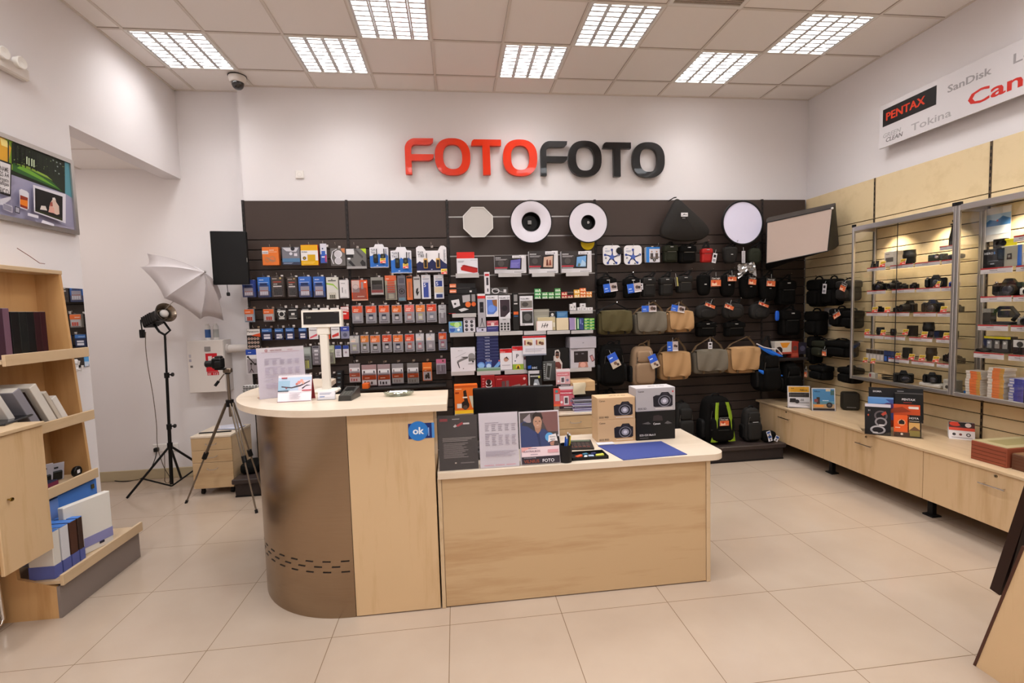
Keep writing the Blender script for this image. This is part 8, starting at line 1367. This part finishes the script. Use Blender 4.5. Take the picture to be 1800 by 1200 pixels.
for k, (px, c, l) in enumerate((((358,566,370,593),'#3a5a90','white spray can with a blue label on the fire cabinet'),((371,567,386,596),'#a8a8a4','white spray can with grey print on the fire cabinet'))):
    a0, a1, b0, b1 = wr(px, RECY-.12); r = .026; hh = .165; t2 = thing('spray_can', l, 'spray can', ((a0+a1)/2, RECY-.11, z0+h)); MB().lathe([(0, 0), (r, 0), (r, hh*.84), (r*.7, hh*.9), (0, hh*.9)], mat('#d8d4d0', .3), n=20).build('can', t2); MB().lathe([(r*.55, hh*.9), (r*.55, hh), (0, hh)], mat('#e8e4e0', .4), n=14).build('cap', t2); MB().lathe([(r*1.01, hh*.15), (r*1.01, hh*.65)], mat(c, .4), n=20).build('label', t2)
# television on the pillar
x0, x1, z0, z1 = wr((373, 406, 434, 500), 4.86); t = thing('television', 'black flat television mounted sideways on the end of the display wall', 'television', ((x0+x1)/2, 4.86, (z0+z1)/2)); t.rotation_euler[2] = .12; w_ = (x1-x0)/2; h = (z1-z0)/2
MB().bbox(-w_, w_, 0, .04, -h, h, mat('#070606', .4, spec=.25), .005).build('casing', t); m = MB(); m.box(-w_+.012, w_-.012, -.001, .001, -h+.012, h-.012, mat('#050505', .3, spec=.3)); m.build('screen', t); m = MB(); m.box(w_-.008, w_-.004, -.002, 0, -.04, .0, '#b8b4b0'); m.build('logo', t)
m = MB(); m.box(-.05, .05, .04, .39, -.05, .05, BLKM); m.build('wall_bracket', t); m = MB(); q = atY(400, 501, 4.88)-t.location; m.tube([(q.x, .02, -h+.01), (q.x+.002, .02, -h-.05), (q.x+.004, .02, -h-.075)], .003, BLK); m.sq((q.x+.006, .02, -h-.09), .014, .014, .018, BLK, .5, .5); m.build('cable_plug', t)
# wall sockets near the floor
p = atY(292, 786, RECY); socket('triple white socket strip low on the recessed wall behind the light stand', p, 3)
t = None
# studio light on a stand with umbrella
B = atZ(301, 860, 0); ST = Vector((B.x, 4.90, 0)); top_ = atY(290, 592, 4.90)
t = thing('studio_light', 'black studio lamp with reflector on a tall tripod stand', 'studio light', ST); h = top_.z; dx = top_.x-ST.x
Pz = lambda z: (dx*z/h, 0, z)
m = MB(); m.cyl(Pz(.05), Pz(.62), .016, BLKM); m.cyl(Pz(.62), Pz(1.12), .013, BLKM); m.cyl(Pz(1.12), Pz(h), .010, BLKM); m.build('pole', t)
for z in (.62, 1.12): m = MB(); p_ = Pz(z); m.cyl((p_[0], 0, z-.03), (p_[0], 0, z+.02), .022, BLKM); m.cyl((p_[0], 0, z), (p_[0]+.045, -.0, z), .008, BLKM); m.lathe([(0, .0), (.018, 0), (.02, .006), (.018, .014), (0, .014)], BLKM, (p_[0]+.045, 0, z), 12, 'x'); m.build('clamp_collar', t)
hub = atY(301, 783, 4.9); hz = hub.z
feet = [atZ(224, 877, 0), Vector((ST.x-.06, ST.y-.30, 0)), Vector((ST.x+.42, ST.y+.12, 0))]
feet = [atZ(223, 877, 0), atZ(370, 800, .0)]
fl = [(feet[0]-ST), Vector((.27, .31, 0)), Vector((.08, -.02, .0))]
for k, f_ in enumerate(fl[:2]+[Vector((-.05, .26, 0))]): m = MB(); m.box(0, 0, 0, 0, 0, 0, BLKM) if False else m.cyl((Pz(hz)[0], 0, hz), (f_.x, f_.y, .01), .011, BLKM, n=8); m.build('leg', t)
for k, f_ in enumerate(fl[:2]): m = MB(); q = Vector((Pz(hz)[0], 0, hz)).lerp(Vector((f_.x, f_.y, .01)), .64); m.cyl((Pz(.03)[0], 0, .03), q, .008, BLKM, n=8); m.build('brace', t)
m = MB(); m.cyl(Pz(hz-.03), Pz(hz+.03), .024, BLKM); m.build('hub_collar', t)
# lamp head
hd = Vector((dx, 0, h)); c = atY(273, 560, 4.92)-ST; tip = atY(306, 541, 4.80)-ST; ax = (tip-c).normalized()
yk = MB(); yk.tube([hd+Vector((0, 0, -.03)), hd+Vector((0, 0, .02)), hd+Vector((.05, 0, .06)), c+Vector((.055, 0, -.0))], .011, BLKM); yk.tube([hd+Vector((0, 0, .02)), hd+Vector((-.045, 0, .05)), c+Vector((-.03, 0, -.03))], .011, BLKM); yk.build('yoke', t)
M_ = Matrix.Translation(c)@ax.to_track_quat('Z', 'Y').to_matrix().to_4x4()
m = MB(M_); m.bbox(-.058, .058, -.05, .05, -.12, .09, mat('#171412', .45), .012)
for k in range(5): m.box(-.06, .06, -.052, .052, -.10+k*.03, -.09+k*.03, mat('#0e0c0b', .5))
m.build('lamp_housing', t); m = MB(M_); m.lathe([(.05, .09), (.056, .10), (.088, .17), (.092, .175), (.086, .172), (.05, .11), (.0, .105)], mat('#8a7c6c', .25, .9), n=28); m.build('reflector_bowl', t); m = MB(M_); m.sq((0, 0, .135), .038, .038, .035, mat('#f4ece4', .4), 1, 1); m.build('bulb_dome', t); m = MB(M_); m.lathe([(.05, .085), (.062, .09), (.094, .165), (.091, .17)], mat('#1a1614', .4), n=28); m.build('reflector_shell', t)
m = MB(); a = c-ax*.12; m.tube([a, a+Vector((-.03, 0, .05)), a+Vector((-.06, 0, .03)), a+Vector((-.055, -.0, -.06))], .006, BLK, 8); m.bbox(a.x-.072, a.x-.038, a.y-.02, a.y+.02, a.z-.14, a.z-.06, BLK, .004); m.build('power_plug', t)
pts = [(256,583),(256,610),(261,650),(269,695),(275,745),(277,785),(288,820),(298,838),(297,848),(290,846),(290,832),(289,800)]; m = MB(); P_ = [atY(a_, b_, 4.88 if i < 7 else 5.05) for i, (a_, b_) in enumerate(pts)]; P_[-1] = atY(289, 792, RECY-.012)
def smooth(P_, n=5):
    o = []
    for i in range(len(P_)-1):
        p0, p1, p2, p3 = P_[max(i-1, 0)], P_[i], P_[i+1], P_[min(i+2, len(P_)-1)]
        for k in range(n): u = k/n; o.append(.5*((2*p1)+(p2-p0)*u+(2*p0-5*p1+4*p2-p3)*u*u+(3*p1-p0-3*p2+p3)*u**3))
    return o+[P_[-1]]
m.tube([p_-ST for p_ in smooth(P_)], .0032, mat('#5a4a3c', .5)); m.build('power_cable', t)
m = MB(); P_ = [atY(275, 790, RECY-.03), atY(273, 805, RECY-.06), atY(262, 828, 5.2), atZ(245, 842, .006), atZ(215, 846, .006), atZ(185, 842, .006), atZ(168, 838, .006)]; m.tube(smooth(P_), .004, BLK); m.bbox(P_[0].x-.018, P_[0].x+.018, RECY-.055, RECY-.012, P_[0].z-.02, P_[0].z+.02, BLK, .005); tg(m.build('floor_cable'), 'black cable running from the low sockets along the floor', 'cable')
# white umbrella on the light
SH_ = atY(250, 468, 4.9)
apex = atY(359, 478.5, 4.70)-ST; lft = atY(247, 469, 4.92)-ST; upc = atY(259, 445.5, 5.08)-ST; mid = atY(289, 524, 4.80)-ST; low = atY(352, 561, 4.80)-ST; low2 = atY(393, 563, 4.98)-ST
rim = [upc, lft, mid, low, low2, atY(389, 522, 5.20)-ST, atY(322, 468, 5.24)-ST]
cen = Vector((0, 0, 0))
for r_ in rim: cen += r_/len(rim)
t2 = thing('photo_umbrella', 'white translucent photo umbrella above the studio lamp', 'umbrella', ST)
G_v = []; n = len(rim)
vs = [tuple(apex)]; fs = []; NR, NS = 6, 4; ring_idx = []
for r in range(1, NR+1):
    u = r/NR; row = []
    for i in range(n):
        for s_ in range(NS):
            w2 = s_/NS; a, b = rim[i], rim[(i+1) % n]; e = a.lerp(b, w2); e = e+(cen-e)*(.22*4*w2*(1-w2)*.55); p_ = apex.lerp(e, u); bul = (apex-cen)*(.17*math.sin(PI*u)*(1-.35*4*w2*(1-w2))); p_ = p_+bul*.8; row.append(len(vs)); vs.append(tuple(p_))
    ring_idx.append(row)
k_ = n*NS
for i in range(k_): fs.append((0, ring_idx[0][i], ring_idx[0][(i+1) % k_]))
for r in range(NR-1):
    for i in range(k_): j = (i+1) % k_; fs.append((ring_idx[r][i], ring_idx[r+1][i], ring_idx[r+1][j], ring_idx[r][j]))
um, unt, ub = nodes('umbrella_cloth'); ub.inputs['Base Color'].default_value = (*lin('#f6f2f3'), 1); ub.inputs['Roughness'].default_value = .7
tl_ = unt.nodes.new('ShaderNodeBsdfTranslucent'); tl_.inputs[0].default_value = (*lin('#ece6e6'), 1); mxs = unt.nodes.new('ShaderNodeMixShader'); mxs.inputs[0].default_value = .5; out = unt.nodes['Material Output']; unt.links.new(ub.outputs[0], mxs.inputs[1]); unt.links.new(tl_.outputs[0], mxs.inputs[2]); unt.links.new(mxs.outputs[0], out.inputs[0])
m = MB(); m.add(vs, fs, um, True); o = m.build('canopy', t2); md = o.modifiers.new('thickness', 'SOLIDIFY'); md.thickness = .0015
for r_ in rim:
    m = MB(); pts = [apex.lerp(r_, u)+(apex-cen)*(.17*math.sin(PI*u))*.8-(apex-cen).normalized()*.004 for u in [i/8 for i in range(9)]]; m.tube(pts, .0022, '#cfc8c8'); m.build('rib', t2)
m = MB(); sd = (apex-cen).normalized(); m.cyl(apex+sd*.03, Vector(c)+Vector((0.03, 0, .03)), .004, ALU); m.build('shaft', t2); m = MB(); m.sq(tuple(apex+sd*.02), .008, .008, .012, '#8a8480', 1, 1); m.build('tip', t2)
# video tripod with camera
TB = Vector((-2.148, 4.72, 0)); T0 = atY(404, 708, 4.40); TT = atY(400, 655, 4.40); t = thing('camera_tripod', 'grey metal camera tripod with spread legs in front of the drawer unit', 'tripod', (T0.x, 4.40, 0)); B0 = Vector((T0.x, 4.40, 0)); hz = T0.z
GM = mat('#7d6f60', .3, .7, 'bronze_metal')
m = MB(); m.cyl((0, 0, hz-.12), (TT.x-T0.x, 0, TT.z), .013, GM); m.build('center_column', t); m = MB(); m.cyl((0, 0, hz-.03), (0, 0, hz+.03), .032, BLKM); m.build('shoulder', t)
F_ = [atZ(327, 884, 0)-B0, Vector((.27, -.26, 0)), Vector((.20, .09, 0))]
for f_ in F_:
    a = Vector((f_.x, f_.y, 0)).normalized()*.03+Vector((0, 0, hz)); k1 = a.lerp(Vector(f_), .52); d_ = (Vector(f_)-a).normalized(); sdv = d_.cross(Vector((0, 0, 1))).normalized()*.011
    lg = MB(); lg.cyl(a+sdv, k1+sdv, .007, GM); lg.cyl(a-sdv, k1-sdv, .007, GM); lg.cyl(k1-d_*.02, Vector(f_), .0075, GM); l_o = lg.build('leg', t); c_ = MB(); c_.cyl(k1-d_*.03, k1+d_*.03, .02, BLKM); c_.build('leg_clamp', l_o); c_ = MB(); c_.cyl(Vector(f_)-d_*.03, Vector(f_), .012, BLKM); c_.build('rubber_foot', l_o)
f2 = atZ(306, 858, 0)
m = MB(); hd = TT-B0; m.bbox(hd.x-.03, hd.x+.035, -.025, .025, hd.z, hd.z+.04, GM, .006); m.cyl((hd.x, 0, hd.z-.01), (hd.x, 0, hd.z+.03), .022, BLKM); m.build('pan_head', t); m = MB(); a = atY(394, 657, 4.40)-B0; b = atY(378, 678, 4.38)-B0; m.cyl(a, b, .005, GM); m.cyl(a.lerp(b, .6), b, .012, BLK); m.build('pan_handle', t)
cc_ = atY(381, 638, 4.39); t = thing('camera', 'black video camera on the tripod pointing towards the lamp', 'camera', cc_, -.15); m = MB(); m.bbox(-.03, .055, -.035, .035, -.045, .045, DKB, .01); m.build('body', t); m = MB(); m.bbox(-.01, .045, -.02, .03, .04, .062, DKB, .008); m.build('viewfinder', t); m = MB(); m.lathe([(0, .0), (.028, 0), (.03, -.02), (.026, -.045), (.03, -.05), (.03, -.062), (.0, -.058)], DKG, (-.03, 0, -.005), 18, 'x'); m.build('lens', t); m = MB(); m.bbox(.01, .06, -.05, -.035, -.03, .02, BLK, .006); m.build('grip_strap', t); m = MB(); m.bbox(-.015, .075, -.02, .02, -.06, -.044, BLK, .004); m.build('mounting_plate', t)
# drawer pedestal
t = thing('drawer_pedestal', 'low pale wood drawer pedestal on castors beside the tripod', 'drawer unit', (-2.285, 4.64, 0)); w_ = .175; z0, z1 = .07, .565
MB().box(-w_, w_, .02, .43, z0, z1-.02, WOODY).build('body', t); MB().bbox(-w_-.003, w_+.003, -.002, .435, z1-.02, z1, WOODT, .002).build('pedestal_top', t)
for k, (a, b) in enumerate(((z1-.135, z1-.022), (z1-.25, z1-.138), (z0, z1-.253))):
    d = MB().bbox(-w_, w_, 0, .018, a, b, WOODH, .002).build('drawer', t); zc = b-.055; MB().tube([(-.045, 0, zc+.004), (-.043, -.02, zc), (-.02, -.026, zc-.006), (.02, -.026, zc-.006), (.043, -.02, zc), (.045, 0, zc+.004)], .003, ALU).build('handle', d)
for x in (-w_+.05, w_-.04):
    for y in (.06, .38): m = MB(); m.lathe([(0, -.012), (.022, -.012), (.024, 0), (.022, .012), (0, .012)], BLK, (x, y, .024), 14, 'x'); m.box(x-.014, x+.014, y-.01, y+.01, .035, .07, BLK); m.build('castor', t)
for k, (x, y, r) in enumerate(((.0, .3, .2), (.02, .27, -.15), (-.01, .33, .45))):
    m = MB(); m.box(-.1, .1, -.07, .07, 0, .004, '#dcd6dc' if k != 1 else '#8a90a8'); m.box(-.09, .09, -.06, .06, .004, .0045, '#c8c8d4'); tg(m.build('paper_sheet', loc=(-2.24+x, 4.64+y, z1+.0005+.005*k), rz=r), ('white papers at the bottom of the loose pile on the pedestal','blue-grey leaflet in the loose pile on the pedestal','white paper askew on top of the pedestal pile')[k], 'paper', 'loose papers on the drawer pedestal')
m = MB(); m.bbox(-.14, .14, -.015, .015, 0, .008, BLK, .003); tg(m.build('cable_strap', loc=(-2.30, 4.76, z1+.0005), rz=.05), 'flat black strap on the pedestal edge', 'strap')
p = atZ(426, 850, .0); m = MB(); m.box(0, 0, 0, 0, 0, 0, BLK) if False else None
t = thing('stand_bag', 'black cloth bundle lying on the platform beside the pedestal', 'bag', (-1.98, 4.78, BASE)); MB().sq((0, 0, .05), .09, .14, .05, FAB, .5, .5).build('body', t)
# bottles and papers on the ledge seen through the tripod legs are omitted: too dark to tell
